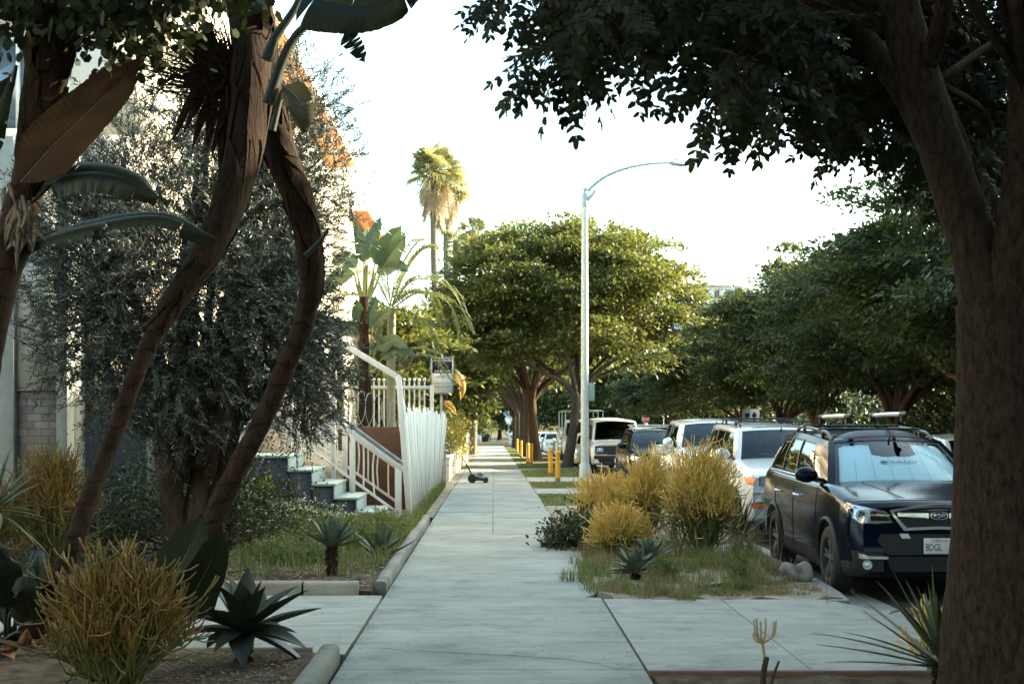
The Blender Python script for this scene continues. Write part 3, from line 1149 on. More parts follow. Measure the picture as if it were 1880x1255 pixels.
M_AMBER = pbr('amber_lens', (.75, .16, .02), .25, coat=.6)
M_REDL = pbr('red_lens', (.5, .03, .015), .25, coat=.6)
M_RIM = pbr('alloy_rim', (.34, .35, .36), .3, .8)
M_CLAD = pbr('black_cladding', (.013, .013, .014), .6)
M_PLATE = pbr('plate_white', (.72, .74, .72), .5)
M_PLATETXT = pbr('plate_blue', (.02, .03, .09), .5)
M_PLATERED = pbr('plate_red', (.5, .05, .04), .5)
M_SHADE = pbr('sunshade_silver', (.80, .97, .93), .55, .0, col2=(.82, .97, .94), nscale=3)
M_BADGE = pbr('badge_blue', (.01, .03, .14), .2, .3, coat=1)


def smooth_interp(y, xs, vs, s=.06):
    d = np.linspace(-2 * s, 2 * s, 9)
    w = np.exp(-(d / s) ** 2)
    w /= w.sum()
    return sum(wi * np.interp(y + di, xs, vs) for wi, di in zip(w, d))


def patch_grid(S, us, vs):
    U, V = np.meshgrid(us, vs, indexing='ij')
    return S(U.ravel(), V.ravel()).reshape(len(us), len(vs), 3)


def lines(marks, n):
    a = set(np.round(np.linspace(0, 1, n + 1), 4)) | set(np.round(marks, 4))
    a = np.array(sorted(a))
    keep = [a[0]]
    mk = set(np.round(marks, 4)) | {0.0, 1.0}
    for x in a[1:]:
        if x - keep[-1] < .012:
            if x in mk:
                if keep[-1] not in mk:
                    keep[-1] = x
                else:
                    keep.append(x)
        else:
            keep.append(x)
    return np.array(keep)


def frame_patch(mb, S, rects, n=(16, 10), m=0, mwin=None):
    us = lines([r[0] for r in rects] + [r[1] for r in rects], n[0])
    vs = lines([r[2] for r in rects] + [r[3] for r in rects], n[1])
    g = patch_grid(S, us, vs)
    q = []
    for i in range(len(us) - 1):
        for j in range(len(vs) - 1):
            cu, cv = (us[i] + us[i + 1]) / 2, (vs[j] + vs[j + 1]) / 2
            if any(a < cu < b and c < cv < d for a, b, c, d in rects):
                continue
            k = len(vs)
            q.append((i * k + j, (i + 1) * k + j, (i + 1) * k + j + 1, i * k + j + 1))
    mb.add(g.reshape(-1, 3), q, None, m)


def glass_patch(mb, S, rect, n=(14, 8), off=-.006, border=.03, mg=0, mb_=1):
    a, b, c, d = rect
    us = np.unique(np.concatenate([[a, a + border * (b - a), b - border * (b - a), b], np.linspace(a + border * (b - a), b - border * (b - a), n[0])]))
    vs = np.unique(np.concatenate([[c, c + border * 1.4 * (d - c), d - border * 1.4 * (d - c), d], np.linspace(c + border * 1.4 * (d - c), d - border * 1.4 * (d - c), n[1])]))
    g = patch_grid(S, us, vs)
    du, dv = np.gradient(g, axis=0), np.gradient(g, axis=1)
    g = g + nrm(np.cross(du, dv)) * off * S.sign
    k = len(vs)
    q, mm = [], []
    for i in range(len(us) - 1):
        for j in range(k - 1):
            q.append((i * k + j, (i + 1) * k + j, (i + 1) * k + j + 1, i * k + j + 1))
            mm.append(mb_ if i in (0, len(us) - 2) or j in (0, k - 2) else mg)
    mb.add(g.reshape(-1, 3), q, None, np.array(mm))
    return g


class Car:
    def __init__(s, name, label, cat, p, group=None):
        s.p = p
        s.root = thing(name, label, cat, (0, 0, 0), group)
        s.body()
        s.cabin()
        s.wheels()

    def zb(s, y):
        p = s.p
        return smooth_interp(y, [0, .1, .5, p['L'] - .5, p['L']], [p['zb'] + .06, p['zb'], p['zb'] - .02, p['zb'], p['zb'] + .1])

    def top(s, y):
        p = s.p
        return smooth_interp(y, [0, .07, .22, p['a0'], p['a0'] + .4, p['d0'] - .2, p['d0'], p['L'] - .05, p['L']],
                             [p['nose'] - .07, p['nose'] - .02, p['nose'], p['cowl'], p['cowl'], p['belt'], p['belt'], p['deck'], p['deck'] - .05], .05)

    def body(s):
        p = s.p
        L, hw = p['L'], p['W'] / 2
        ys = np.concatenate([np.linspace(0, .5, 14), np.linspace(.6, L - .5, 26), np.linspace(L - .42, L, 9)])
        wf = smooth_interp(ys, [0, .05, .16, .4, .8, L - .8, L - .3, L - .1, L], p.get('plan', [.80, .88, .945, .985, 1, 1, .97, .92, .84]), .04)
        V = []
        for y, w in zip(ys, wf):
            zb, zt = float(s.zb(y)), float(s.top(y))
            W = hw * w
            h = zt - zb
            inset = p.get('shoulder', .10)
            cab = np.clip((y - p['a0']) / .3, 0, 1) * np.clip((p['d0'] + .1 - y) / .2, 0, 1)
            cr = (p.get('crown', .05)) * (1 - cab)
            ctl = [(0, zt + cr), (.45 * W, zt + cr * .85), (W - inset - .06, zt + cr * .35), (W - inset * .62, zt - .012), (W - inset * .25, zt - .07), (W - .005, zt - .20 * h - .06), (W, zb + .50 * h), (W - .008, zb + .28 * h), (W - .025, zb + .06), (W - .06, zb)]
            c = spline(np.array(ctl), 28)
            c = np.vstack([c, [W * .5, zb - .01], [0, zb - .01]])
            yy = np.full(len(c), y)
            t = np.clip((c[:, 1] - zb) / h, 0, 1)
            fr = np.exp(-y / .35)
            yy = yy + fr * (p.get('rake', .10) * np.clip(t - .35, 0, 1) ** 1.2 + .10 * np.clip(.22 - t, 0, 1))
            rr = np.exp(-(L - y) / .35)
            yy = yy - rr * .08 * np.clip(t - .3, 0, 1)
            yy = yy + fr * p.get('bow', .10) * (np.abs(c[:, 0]) / hw) ** 2.2
            V.append(np.stack([c[:, 0], yy, c[:, 1]], -1))
        V = np.array(V)
        full = np.concatenate([V, V[:, -2:0:-1] * [-1, 1, 1]], 1)
        k, n = full.shape[:2]
        i, j = np.meshgrid(np.arange(k - 1), np.arange(n), indexing='ij')
        q = np.stack([i * n + j, i * n + (j + 1) % n, (i + 1) * n + (j + 1) % n, (i + 1) * n + j], -1).reshape(-1, 4)
        vv = full.reshape(-1, 3)
        zc = vv[q].mean(1)[:, 2]
        mi = np.where(zc < p.get('clad', 0), 1, 0)
        mb = MB()
        # caps: strips between the two halves
        h = n // 2
        cap = []
        for e, flip in ((0, 0), (k - 1, 1)):
            b = e * n
            for a in range(1, h):
                f = (b + a, b + (n - a) % n, b + (n - a - 1) % n, b + a + 1) if a + 1 < h else None
                if f:
                    cap.append(f if flip else f[::-1])
        tri = []
        for e, flip in ((0, 0), (k - 1, 1)):
            b = e * n
            t1, t2 = (b, b + n - 1, b + 1), (b + h - 1, b + h + 1, b + h)
            tri += [t1 if flip else t1[::-1], t2 if flip else t2[::-1]]
        mb.add(vv, q, None, mi)
        mb.n -= len(vv)
        mb.v.pop()
        mb.add(vv, cap, tri, 0 if not p.get('clad') else 0)
        mb.f4[0] = mb.f4[0]
        o = mb.build('body', [p['paint'], M_CLAD], s.root, smooth=38)
        # wheel arches are cut out of the closed shell
        cm = MB()
        for wy in p['wheels']:
            for sg in (-1, 1):
                c = MB()
                lathe(c, [(.0001, -.30), (p['wr'] + .055, -.30), (p['wr'] + .055, .30), (.0001, .30)], (sg * (hw - .02), wy, p['wr']), 36, 'x', 1)
                cm.add(c.v[0], c.f4[0], None, 1)
        co_ = cm.build('cutter', [p['paint'], M_CLAD])
        bo = o.modifiers.new('arch', 'BOOLEAN')
        bo.operation = 'DIFFERENCE'
        bo.object = co_
        bo.solver = 'EXACT'
        dg = bpy.context.evaluated_depsgraph_get()
        me = bpy.data.meshes.new_from_object(o.evaluated_get(dg))
        o.modifiers.clear()
        old = o.data
        o.data = me
        me.name = 'body'
        bpy.data.meshes.remove(old)
        bpy.data.objects.remove(co_)
        s.bodyo = o
        s.bvh = BVHTree.FromPolygons([v.co[:] for v in me.vertices], [tuple(f.vertices) for f in me.polygons])

    def hit(s, o, d):
        h = s.bvh.ray_cast(Vector(o), Vector(d))
        return h[0], h[1]

    def decal(s, mb, poly, off=.008, m=0, side='front', rings=4, dens=36, edge=True, cen=None):
        """a raised plate of outline poly that follows the body"""
        poly = np.asarray(poly, float)
        k = len(poly)
        seg = np.linalg.norm(np.roll(poly, -1, 0) - poly, axis=1)
        pts = []
        for i in range(k):
            m_ = max(1, int(round(dens * seg[i] / seg.sum())))
            for j in range(m_):
                pts.append(poly[i] + (poly[(i + 1) % k] - poly[i]) * j / m_)
        pts = np.array(pts)
        c = poly.mean(0) if cen is None else np.asarray(cen)
        n = len(pts)
        rows = []
        fr = [(1.0, -.02), (1.0, off)] + [(f, off) for f in np.linspace(1, .0, rings + 1)[1:]] if edge else [(f, off) for f in np.linspace(1, 0, rings + 1)]
        lasty = None
        for f, of in fr:
            r = []
            for a in c + (pts - c) * f:
                if side == 'front':
                    h, _ = s.hit((a[0], -1, a[1]), (0, 1, 0))
                    r.append([a[0], (h.y if h and h.y < 1.2 else np.nan) - of, a[1]])
                elif side == 'rear':
                    h, _ = s.hit((a[0], s.p['L'] + 1, a[1]), (0, -1, 0))
                    r.append([a[0], (h.y if h else np.nan) + of, a[1]])
                elif side == 'top':
                    h, _ = s.hit((a[0], a[1], 3), (0, 0, -1))
                    r.append([a[0], a[1], (h.z if h else np.nan) + of])
                else:
                    h, _ = s.hit((-3, a[0], a[1]), (1, 0, 0))
                    r.append([(h.x if h else np.nan) - of, a[0], a[1]])
            rows.append(r)
        v = np.array(rows)
        for ax in range(3):
            col = v[:, :, ax]
            if np.isnan(col).any():
                med = np.nanmax(col) if side == 'front' else np.nanmedian(col)
                col[np.isnan(col)] = med
        K = len(v)
        q = [(i * n + j, i * n + (j + 1) % n, (i + 1) * n + (j + 1) % n, (i + 1) * n + j) for i in range(K - 1) for j in range(n)]
        if side == 'front':
            q = [a[::-1] for a in q]
        mb.add(v.reshape(-1, 3), q, None, m)
        return mb

    def mirror_decal(s, mb, poly, **k):
        s.decal(mb, [(-a, b) for a, b in poly][::-1], **k)

    def cabin(s):
        p = s.p
        wb, wr = p['wbase'], p['wroof']
        b1, b2, b3 = p.get('bul', (.16, .10, .06))
        zc, zr, H, Hf, cr = p['cowl'] - .015, p['belt'] - .015, p['H'], p['Hf'], p.get('rcrown', .05)
        a0, a1, d1, d0 = p['a0'], p['a1'], p['d1'], p['d0']

        def WS(u, v):
            t = 2 * u - 1
            bx, tx = t * wb, t * wr
            B = np.stack([bx, a0 + b1 * t ** 2 * np.abs(t) ** .5, zc + 0 * t], -1)
            T = np.stack([tx, a1 + b2 * t ** 2, Hf - cr * t ** 2], -1)
            o = B * (1 - v)[:, None] + T * v[:, None]
            o[:, 1] -= .03 * np.sin(PI * v) * (1 - .3 * t ** 2)
            o[:, 2] += .02 * np.sin(PI * v)
            return o
        WS.sign = 1

        def RF(u, v):
            t = 2 * u - 1
            y0, y1 = a1 + b2 * t ** 2, d1 - b3 * t ** 2
            y = y0 * (1 - v) + y1 * v
            zz = Hf + (H - Hf) * np.sin(np.clip(v * 1.25, 0, 1) * PI / 2) * np.where(v > .8, 1 - .25 * (v - .8) / .2, 1)
            wv = wr * (1 - .0 * v)
            return np.stack([t * wv, y, zz - cr * t ** 2], -1)
        RF.sign = 1
        roof_end = RF(np.array([1.0]), np.array([1.0]))[0]

        def SD(sg):
            def f(u, v):
                A0, A1 = np.array([wb, a0 + b1, zc]), np.array([wr, a1 + b2, Hf - cr])
                D1, D0 = roof_end, np.array([wb - .02, d0 - .02, zr])
                # roof line follows the roof edge
                rt = RF(np.ones_like(u), u)
                B = A0 * (1 - u)[:, None] + D0 * u[:, None]
                o = B * (1 - v)[:, None] + rt * v[:, None]
                o[:, 0] += .045 * np.sin(PI * v * .9) * (1 - (2 * u - 1) ** 4)
                return o * np.array([sg, 1, 1])
            f.sign = sg
            return f

        def RW(u, v):
            t = 2 * u - 1
            B = np.stack([t * (wb - .02), d0 - .02 * t ** 2, zr + 0 * t], -1)
            T = RF(u, np.ones_like(u))
            return B * (1 - v)[:, None] + T * v[:, None]
        RW.sign = -1
        s.WS, s.RF, s.SD, s.RW = WS, RF, SD, RW
        mb = MB()
        wr_ = p.get('wsrect', (.045, .955, .03, .93))
        frame_patch(mb, WS, [wr_])
        frame_patch(mb, RW, [(.10, .90, .12, .88)])
        sw = p['side']
        for sg in (-1, 1):
            f = SD(sg)
            frame_patch(mb, f, sw, (26, 10))
        us = np.linspace(0, 1, 17)
        g = patch_grid(RF, us, np.linspace(0, 1, 24))
        k = 24
        q = [(i * k + j, (i + 1) * k + j, (i + 1) * k + j + 1, i * k + j + 1) for i in range(16) for j in range(23)]
        mb.add(g.reshape(-1, 3), q)
        mb.build('cabin', p['paint'], s.root, smooth=40)
        gm = p.get('glass', M_GLASS)
        m2 = MB()
        glass_patch(m2, WS, wr_, (16, 10))
        m2.build('windscreen', [gm, M_FRIT], s.root, smooth=60)
        m2 = MB()
        glass_patch(m2, RW, (.10, .90, .12, .88), (10, 6))
        m2.build('rear_window', [p.get('sglass', M_GLASSD), M_FRIT], s.root, smooth=60)
        for sg in (-1, 1):
            for r in sw:
                m2 = MB()
                glass_patch(m2, SD(sg), r, (8, 6), off=-.008 * 1, border=.035)
                m2.build('side_window', [p.get('sglass', M_GLASSD), M_FRIT], s.root, smooth=60)
        # pillars between the side windows are black
        for sg in (-1, 1):
            f = SD(sg)
            for r0, r1 in zip(sw[:-1], sw[1:]):
                m2 = MB()
                gg = patch_grid(f, np.array([r0[1] + .003, r1[0] - .003]), np.linspace(.07, .90, 8))
                gg = gg + np.array([sg * .004, 0, 0])
                m2.add(gg.reshape(-1, 3), [(j, 8 + j, 9 + j, j + 1) for j in range(7)])
                m2.build('pillar_trim', M_FRIT, s.root)
        # inside: deck, dashboard, wheel, seats
        m2 = MB()
        box(m2, (-wb + .05, a0 + .12, zc - .01), (wb - .05, d0 - .1, zc + .012))
        hexa(m2, [(-wb + .08, a0 + .16, zc), (wb - .08, a0 + .16, zc), (wb - .08, a0 + .62, zc), (-wb + .08, a0 + .62, zc)],
             [(-wb + .1, a0 + .2, zc + .035), (wb - .1, a0 + .2, zc + .035), (wb - .1, a0 + .58, zc + .07), (-wb + .1, a0 + .58, zc + .07)])
        m2.build('dashboard', M_DASH, s.root)
        if p.get('seats', True):
            for x in (-.36, .36):
                ms = MB()
                yb = a0 + 1.25
                hexa(ms, [(x - .23, yb, zc - .02), (x + .23, yb, zc - .02), (x + .24, yb + .14, zc - .02), (x - .24, yb + .14, zc - .02)],
                     [(x - .18, yb + .1, zc + .20), (x + .18, yb + .1, zc + .20), (x + .18, yb + .2, zc + .20), (x - .18, yb + .2, zc + .20)])
                hexa(ms, [(x - .12, yb + .1, zc + .24), (x + .12, yb + .1, zc + .24), (x + .12, yb + .2, zc + .24), (x - .12, yb + .2, zc + .24)],
                     [(x - .10, yb + .12, zc + .40), (x + .10, yb + .12, zc + .40), (x + .10, yb + .2, zc + .40), (x - .10, yb + .2, zc + .40)])
                ms.build('seat', M_SEAT, s.root, bevel=.03)
            ms = MB()
            a = np.linspace(0, 2 * PI, 25)
            c = np.array([.36, a0 + .78, zc + .10])
            tube(ms, c + np.stack([.18 * np.cos(a), .06 * np.sin(a), .17 * np.sin(a)], -1), .014, 6)
            bar(ms, c + [-.17, 0, 0], c + [.17, 0, 0], .03, .02)
            ms.build('steering_wheel', M_DASH, s.root, smooth=60)
        # wipers and rear-view mirror
        for u0, u1 in ((.12, .52), (.50, .90)):
            ms = MB()
            pts = [WS(np.array([u]), np.array([v]))[0] + [0, -.015, .012] for u, v in ((u0, .035), ((u0 + u1) / 2, .055), (u1, .05))]
            tube(ms, pts, .011, 5, 0, 8)
            ms.build('wiper', M_BLACK, s.root)
        ms = MB()
        c = WS(np.array([.5]), np.array([.84]))[0] + [0, .12, -.01]
        box(ms, c - [.12, .015, .035], c + [.12, .015, .035])
        bar(ms, c, c + [0, -.09, .08], .02)
        ms.build('rear_view_mirror', M_DASH, s.root, bevel=.01)
        # wing mirrors
        mz = p.get('mirror', (.13, .07, .085))
        for sg in (-1, 1):
            ms = MB()
            base = SD(sg)(np.array([.06]), np.array([.10]))[0]
            c = base + np.array([sg * (mz[0] + .06), -.03, .05])
            ball(ms, c, 1, p.get('mirror_m', 0), 16, (mz[0], mz[1], mz[2]))
            box(ms, c + [-mz[0] * .8, mz[1] * .55, -mz[2] * .75], c + [mz[0] * .8, mz[1] * .95, mz[2] * .75], 2)
            bar(ms, base + [0, 0, -.01], c + [-sg * mz[0] * .5, 0, -.045], .05, .04, 1)
            ms.build('wing_mirror', [p['paint'], M_CLAD, M_CHROME], s.root, smooth=50)

    def wheels(s):
        p = s.p
        r, hw = p['wr'], p['W'] / 2
        for wy in p['wheels']:
            for sg in (-1, 1):
                x = sg * (hw - .115)
                mb = MB()
                w = .11
                lathe(mb, [(r * .60, -w * .8), (r * .66, -w), (r * .9, -w), (r * .97, -w * .85), (r, -w * .55), (r, w * .55), (r * .97, w * .85), (r * .9, w), (r * .66, w), (r * .60, w * .8), (r * .60, -w * .8)], (x, wy, r), 40, 'x')
                t = mb.build('wheel', M_RUBBER, s.root, smooth=40)
                mb = MB()
                R = r * .62
                f = w * .75 * sg
                lathe(mb, [(R * .98, -w * .7 * 1), (R * 1.0, f), (R * .93, f), (R * .88, f - sg * .05), (R * .2, f - sg * .07), (.001, f - sg * .07)], (x, wy, r), 30, 'x', 1)
                for k in range(p.get('spokes', 5)):
                    a = 2 * PI * k / p.get('spokes', 5) + .3
                    for da in (-.17, .17):
                        p0 = np.array([x + f - sg * .015, wy + math.cos(a) * R * .12, r + math.sin(a) * R * .12])
                        p1 = np.array([x + f - sg * .002, wy + math.cos(a + da) * R * .95, r + math.sin(a + da) * R * .95])
                        bar(mb, p0, p1, R * .13, .02, 0, up=(1, 0, 0))
                lathe(mb, [(R * .2, f - sg * .03), (R * .2, f), (.001, f + sg * .006)], (x, wy, r), 14, 'x', 0)
                mb.build('rim', [M_RIM, M_CLAD], t, smooth=40)

    def rails(s, mat, h=.05, u=(.06, .94), v=(.04, .92), r=.016, cross=()):
        for uu in u:
            mb = MB()
            vv = np.linspace(v[0], v[1], 9)
            p = s.RF(np.full(9, uu), vv)
            p[1:-1, 2] += h
            p[0, 2] -= .005
            p[-1, 2] -= .005
            tube(mb, p, r, 8, 0, 24)
            for k in (2, 6):
                bar(mb, p[k], p[k] - [0, 0, h + .01], .03, .05)
            mb.build('roof_rail', mat, s.root, smooth=60)
        for c in cross:
            mb = MB()
            a, b = s.RF(np.array([u[0]]), np.array([c]))[0] + [-.03, 0, h + .02], s.RF(np.array([u[1]]), np.array([c]))[0] + [.03, 0, h + .02]
            bar(mb, a, b, .06, .025)
            mb.build('roof_bar', mat, s.root, bevel=.008)

    def plate(s, z, x=0.0, txt=None, off=.02):
        h, _ = s.hit((x, -1, z), (0, 1, 0))
        y = (h.y if h else 0) - off
        mb = MB()
        box(mb, (x - .1525, y - .006, z - .076), (x + .1525, y, z + .076))
        o = mb.build('licence_plate', M_PLATE, s.root, bevel=.006)
        if txt:
            text('California', .042, M_PLATERED, 'lettering', o, facing((x, y - .0075, z + .052)), .0008)
            text(txt, .098, M_PLATETXT, 'lettering', o, facing((x - .135, y - .0075, z - .016)), .0008, 'LEFT', .66)
        return y


BASE = dict(zb=.24, wr=.34, shoulder=.10)


def place(c, X, Y):
    z = float(gz(Y)) - .146
    c.root.location = (X, Y, z)
    return c


# --- the dark blue wagon beside the planted bed
def build_wagon():
    p = dict(BASE, L=4.6, W=1.80, H=1.67, Hf=1.585, nose=.955, cowl=1.10, belt=1.16, deck=1.10, a0=1.12, a1=1.86, d1=4.05, d0=4.45, wbase=.80, wroof=.62, rcrown=.045,
             wheels=(.90, 3.54), wr=.345, paint=M_NAVY, clad=.40, side=[(.10, .19, .10, .62), (.20, .46, .08, .87), (.485, .72, .08, .87), (.745, .93, .14, .80)], glass=M_GLASSC, bow=.16, rake=.12,
             mirror=(.125, .075, .085))
    c = Car('parked_wagon', 'dark blue wagon with a pale sunshade behind its windscreen', 'car', p, 'cars parked along the kerb')
    R = c.root
    # grille
    g = [(-.47, .895), (-.25, .94), (0, .955), (.25, .94), (.47, .895), (.455, .855), (.34, .695), (0, .71), (-.34, .695), (-.455, .855)]
    mb = MB()
    c.decal(mb, g, .022, 0, cen=(0, .82), dens=44)
    gi = [(0 + (a) * .925, .822 + (b - .822) * .76) for a, b in g]
    c.decal(mb, gi, .026, 1, cen=(0, .82), dens=44)
    for sg in (-1, 1):
        c.decal(mb, [(sg * .40, .872), (sg * .40, .835), (sg * .10, .815), (sg * .10, .865)][::sg], .040, 0, dens=20)
    for z in (.765, .785, .805):
        c.decal(mb, [(-.36, z), (-.36, z + .006), (.36, z + .006), (.36, z)][::-1], .031, 2, dens=30, cen=(0, z + .003))
    gr = mb.build('grille', [M_CHROME, M_BLACK, M_CLAD], R, smooth=45)
    mb = MB()
    a = np.linspace(0, 2 * PI, 25)[:-1]
    c.decal(mb, np.stack([.086 * np.cos(a), .842 + .042 * np.sin(a)], -1), .050, 0)
    c.decal(mb, np.stack([.078 * np.cos(a), .842 + .036 * np.sin(a)], -1), .054, 1)
    for x, z, r in ((-.045, .848, .020), (-.004, .858, .011), (.022, .838, .011), (-.006, .826, .010), (.046, .846, .010), (.032, .862, .009)):
        st = [(x + r * (1.25 if k % 2 == 0 else .35) * math.cos(k * PI / 4 + PI / 4 * 0), z + r * (.9 if k % 2 == 0 else .3) * math.sin(k * PI / 4)) for k in range(8)]
        c.decal(mb, st, .058, 0, rings=1, dens=8)
    mb.build('badge', [M_CHROME, M_BADGE], R, smooth=40)
    # head lamps
    hl = [(-.868, .968), (-.75, .937), (-.60, .905), (-.50, .885), (-.43, .765), (-.60, .752), (-.76, .762), (-.835, .83)]
    for sg in (-1, 1):
        po = hl if sg < 0 else [(-x, z) for x, z in hl][::-1]
        mb = MB()
        c.decal(mb, po, .004, 1, dens=40)
        k = np.array(po).mean(0)
        inner = k + (np.array(po) - k) * .90
        c.decal(mb, inner, .008, 0, dens=40)
        dk = [(sg * .66, .89), (sg * .66, .79), (sg * .47, .785), (sg * .50, .86)]
        c.decal(mb, dk if sg > 0 else dk[::-1], .012, 1, dens=24)
        am = [(sg * .60, .868), (sg * .60, .845), (sg * .52, .83), (sg * .525, .853)]
        c.decal(mb, am if sg > 0 else am[::-1], .016, 3, dens=16)
        h, _ = c.hit((sg * .735, -1, .842), (0, 1, 0))
        y = h.y - .004
        aa = np.linspace(0, 2 * PI, 25)
        tube(mb, np.stack([sg * .735 + .058 * np.cos(aa), y + 0 * aa - .012, .842 + .056 * np.sin(aa)], -1), .008, 6, 2)
        ball(mb, (sg * .735, y - .002, .842), .045, 4, 14, (1, .5, 1))
        hlo = mb.build('headlight', [M_REFL, M_BLACK, M_CHROME, M_AMBER, pbr('projector_lens', (.06, .08, .10), .03, coat=1)], R, smooth=50)
        mb = MB()
        c.decal(mb, po, .034, 0, dens=40, edge=False)
        mb.build('lens_cover', M_LENS, hlo, smooth=60)
    # bumper: lower intake, fog lamps with bright strips, tow cover
    mb = MB()
    c.decal(mb, [(-.56, .66), (.56, .66), (.60, .60), (.5, .46), (-.5, .46), (-.60, .60)][::-1], .006, 0, dens=50)
    c.decal(mb, [(-.52, .44), (.52, .44), (.46, .30), (-.46, .30)][::-1], .008, 0, dens=50)
    mb.build('bumper_intake', M_CLAD, R, smooth=45)
    for sg in (-1, 1):
        mb = MB()
        f = [(sg * .83, .50), (sg * .54, .47), (sg * .54, .30), (sg * .80, .30)]
        c.decal(mb, f, .008, 0, dens=30)
        mb.build('fog_lamp_surround', M_CLAD, R, smooth=45)
    for sg in (-1, 1):
        mb = MB()
        st = [(sg * .775, .475), (sg * .755, .455), (sg * .51, .445), (sg * .50, .43), (sg * .52, .42), (sg * .77, .425)]
        c.decal(mb, st, .03, 0, dens=30)
        h, _ = c.hit((sg * .70, -1, .365), (0, 1, 0))
        aa = np.linspace(0, 2 * PI, 21)
        tube(mb, np.stack([sg * .70 + .042 * np.cos(aa), h.y - .014 + 0 * aa, .365 + .042 * np.sin(aa)], -1), .007, 6, 0)
        ball(mb, (sg * .70, h.y - .008, .365), .038, 1, 12, (1, .35, 1))
        mb.build('fog_lamp', [M_CHROME, M_REFL], R, smooth=50)
    mb = MB()
    c.decal(mb, [(-.385, .665), (-.30, .665), (-.275, .62), (-.36, .62)][::-1], .012, 0, dens=16)
    mb.build('tow_cover', M_SILVER, R, smooth=45)
    c.plate(.55, -.01, '8DGL', .035)
    # wheel arch cladding, door handles, sill line
    for wy in p['wheels']:
        for sg in (-1, 1):
            mb = MB()
            a = np.linspace(-.25, PI + .25, 26)
            pts = np.stack([np.full(26, sg * (p['W'] / 2 - .004)), wy + .415 * np.cos(a), p['wr'] + .415 * np.sin(a)], -1)
            for i in range(26):
                h, _ = c.hit((sg * 3, pts[i][1], max(pts[i][2], .28)), (-sg, 0, 0))
                if h:
                    pts[i][0] = h.x
            tube(mb, pts, .026, 6)
            mb.build('wheel_arch', M_CLAD, R, smooth=60)
    for sg in (-1, 1):
        for yy in (2.30, 3.28):
            mb = MB()
            h, _ = c.hit((sg * 3, yy, .93), (-sg, 0, 0))
            tube(mb, [(h.x, yy - .09, .93), (h.x + sg * .035, yy - .06, .935), (h.x + sg * .035, yy + .06, .94), (h.x, yy + .09, .94)], .013, 6, 0, 10)
            mb.build('door_handle', M_CHROME, R, smooth=60)
        # door gaps and the bright strip under the windows
        for yy, lean in ((1.42, -.02), (2.50, 0), (3.38, .10)):
            zz = np.linspace(.36, 1.06, 12)
            pts, mb = [], MB()
            for z in zz:
                h, nn = c.hit((sg * 3, yy + lean * z, z), (-sg, 0, 0))
                if h and abs(h.x) > .5:
                    pts.append((h.x + sg * .0015, yy + lean * z, z))
            if len(pts) > 2:
                tube(mb, pts, .0045, 4)
                mb.build('door_gap', M_FRIT, R)
        mb = MB()
        f = c.SD(sg)
        us = np.linspace(.08, .95, 24)
        tube(mb, f(us, np.full(24, .045)) + np.array([sg * .012, 0, 0]), .010, 5)
        tail = f(np.array([.95, .965, .95]), np.array([.05, .3, .62])) + np.array([sg * .012, 0, 0])
        tube(mb, tail, .008, 5, 0, 8)
        mb.build('window_trim', M_CHROME, R, smooth=60)
    # roof: rails, bars, wind deflector, ski carriers
    c.rails(pbr('rail_grey', (.05, .055, .06), .35, .6), .055, (.05, .95), (.05, .92), .019, (.30, .68))
    mb = MB()
    us = np.linspace(.14, .86, 13)
    e0 = c.RF(us, np.full(13, .035)) + [0, 0, .004]
    t = (us - .5) / .36
    e1 = c.RF(us, np.full(13, .10)) + np.stack([0 * t, 0 * t, .062 * (1 - t ** 4)], -1)
    e2 = c.RF(us, np.full(13, .16)) + np.stack([0 * t, 0 * t, .050 * (1 - t ** 4)], -1)
    e3 = c.RF(us, np.full(13, .17)) + [0, 0, .004]
    v = np.concatenate([e0, e1, e2, e3])
    mb.add(v, [(k * 13 + j, k * 13 + j + 1, (k + 1) * 13 + j + 1, (k + 1) * 13 + j) for k in range(3) for j in range(12)])
    mb.build('wind_deflector', pbr('smoked_plastic', (.012, .018, .028), .4, spec=.2), R, smooth=60)
    # crumple lines of the bonnet
    for sg in (-1, 1):
        mb = MB()
        pts = []
        for k in range(10):
            yy = .28 + .085 * k
            xx = sg * (.30 + .022 * k)
            h, _ = c.hit((xx, yy, 3), (0, 0, -1))
            pts.append((xx, yy, h.z - .002))
        tube(mb, pts, np.linspace(.006, .012, 10), 8)
        mb.build('bonnet_crease', M_NAVY, R, smooth=170)
    mb = MB()
    sc_ = [(-.30, .86), (.30, .86), (.22, .62), (-.22, .62)]
    pts = [(-.78, .33), (-.5, .22), (0, .17), (.5, .22), (.78, .33)]
    line = []
    for x, yy in spline(np.array(pts), 30):
        h, _ = c.hit((x, yy, 3), (0, 0, -1))
        line.append((x, yy, h.z + .001))
    tube(mb, line, .0045, 4)
    mb.build('bonnet_gap', M_FRIT, R)
    # sunshade behind the glass
    mb = MB()
    us, vs = np.linspace(.06, .94, 133), np.linspace(.05, .90, 73)
    G = patch_grid(c.WS, us, vs)
    du, dv = np.gradient(G, axis=0), np.gradient(G, axis=1)
    nn = nrm(np.cross(du, dv))
    pleat = np.abs(((us - .06) / .88 * 7) % 1 - .5)
    G = G - nn * (.030 + .016 * pleat)[:, None, None]
    q = []
    for i in range(132):
        for j in range(72):
            cu, cv = (us[i] + us[i + 1]) / 2, (vs[j] + vs[j + 1]) / 2
            if cv > .60 and abs(cu - .5) < min(.18, .11 + (cv - .60) * 1.2):
                continue
            if cv > .86 and abs(cu - .5) > .42 - (cv - .86):
                continue
            q.append((i * 73 + j, (i + 1) * 73 + j, (i + 1) * 73 + j + 1, i * 73 + j + 1))
    mb.add(G.reshape(-1, 3), q)
    sh = mb.build('sunshade', M_SHADE, R, smooth=60)
    mb = MB()
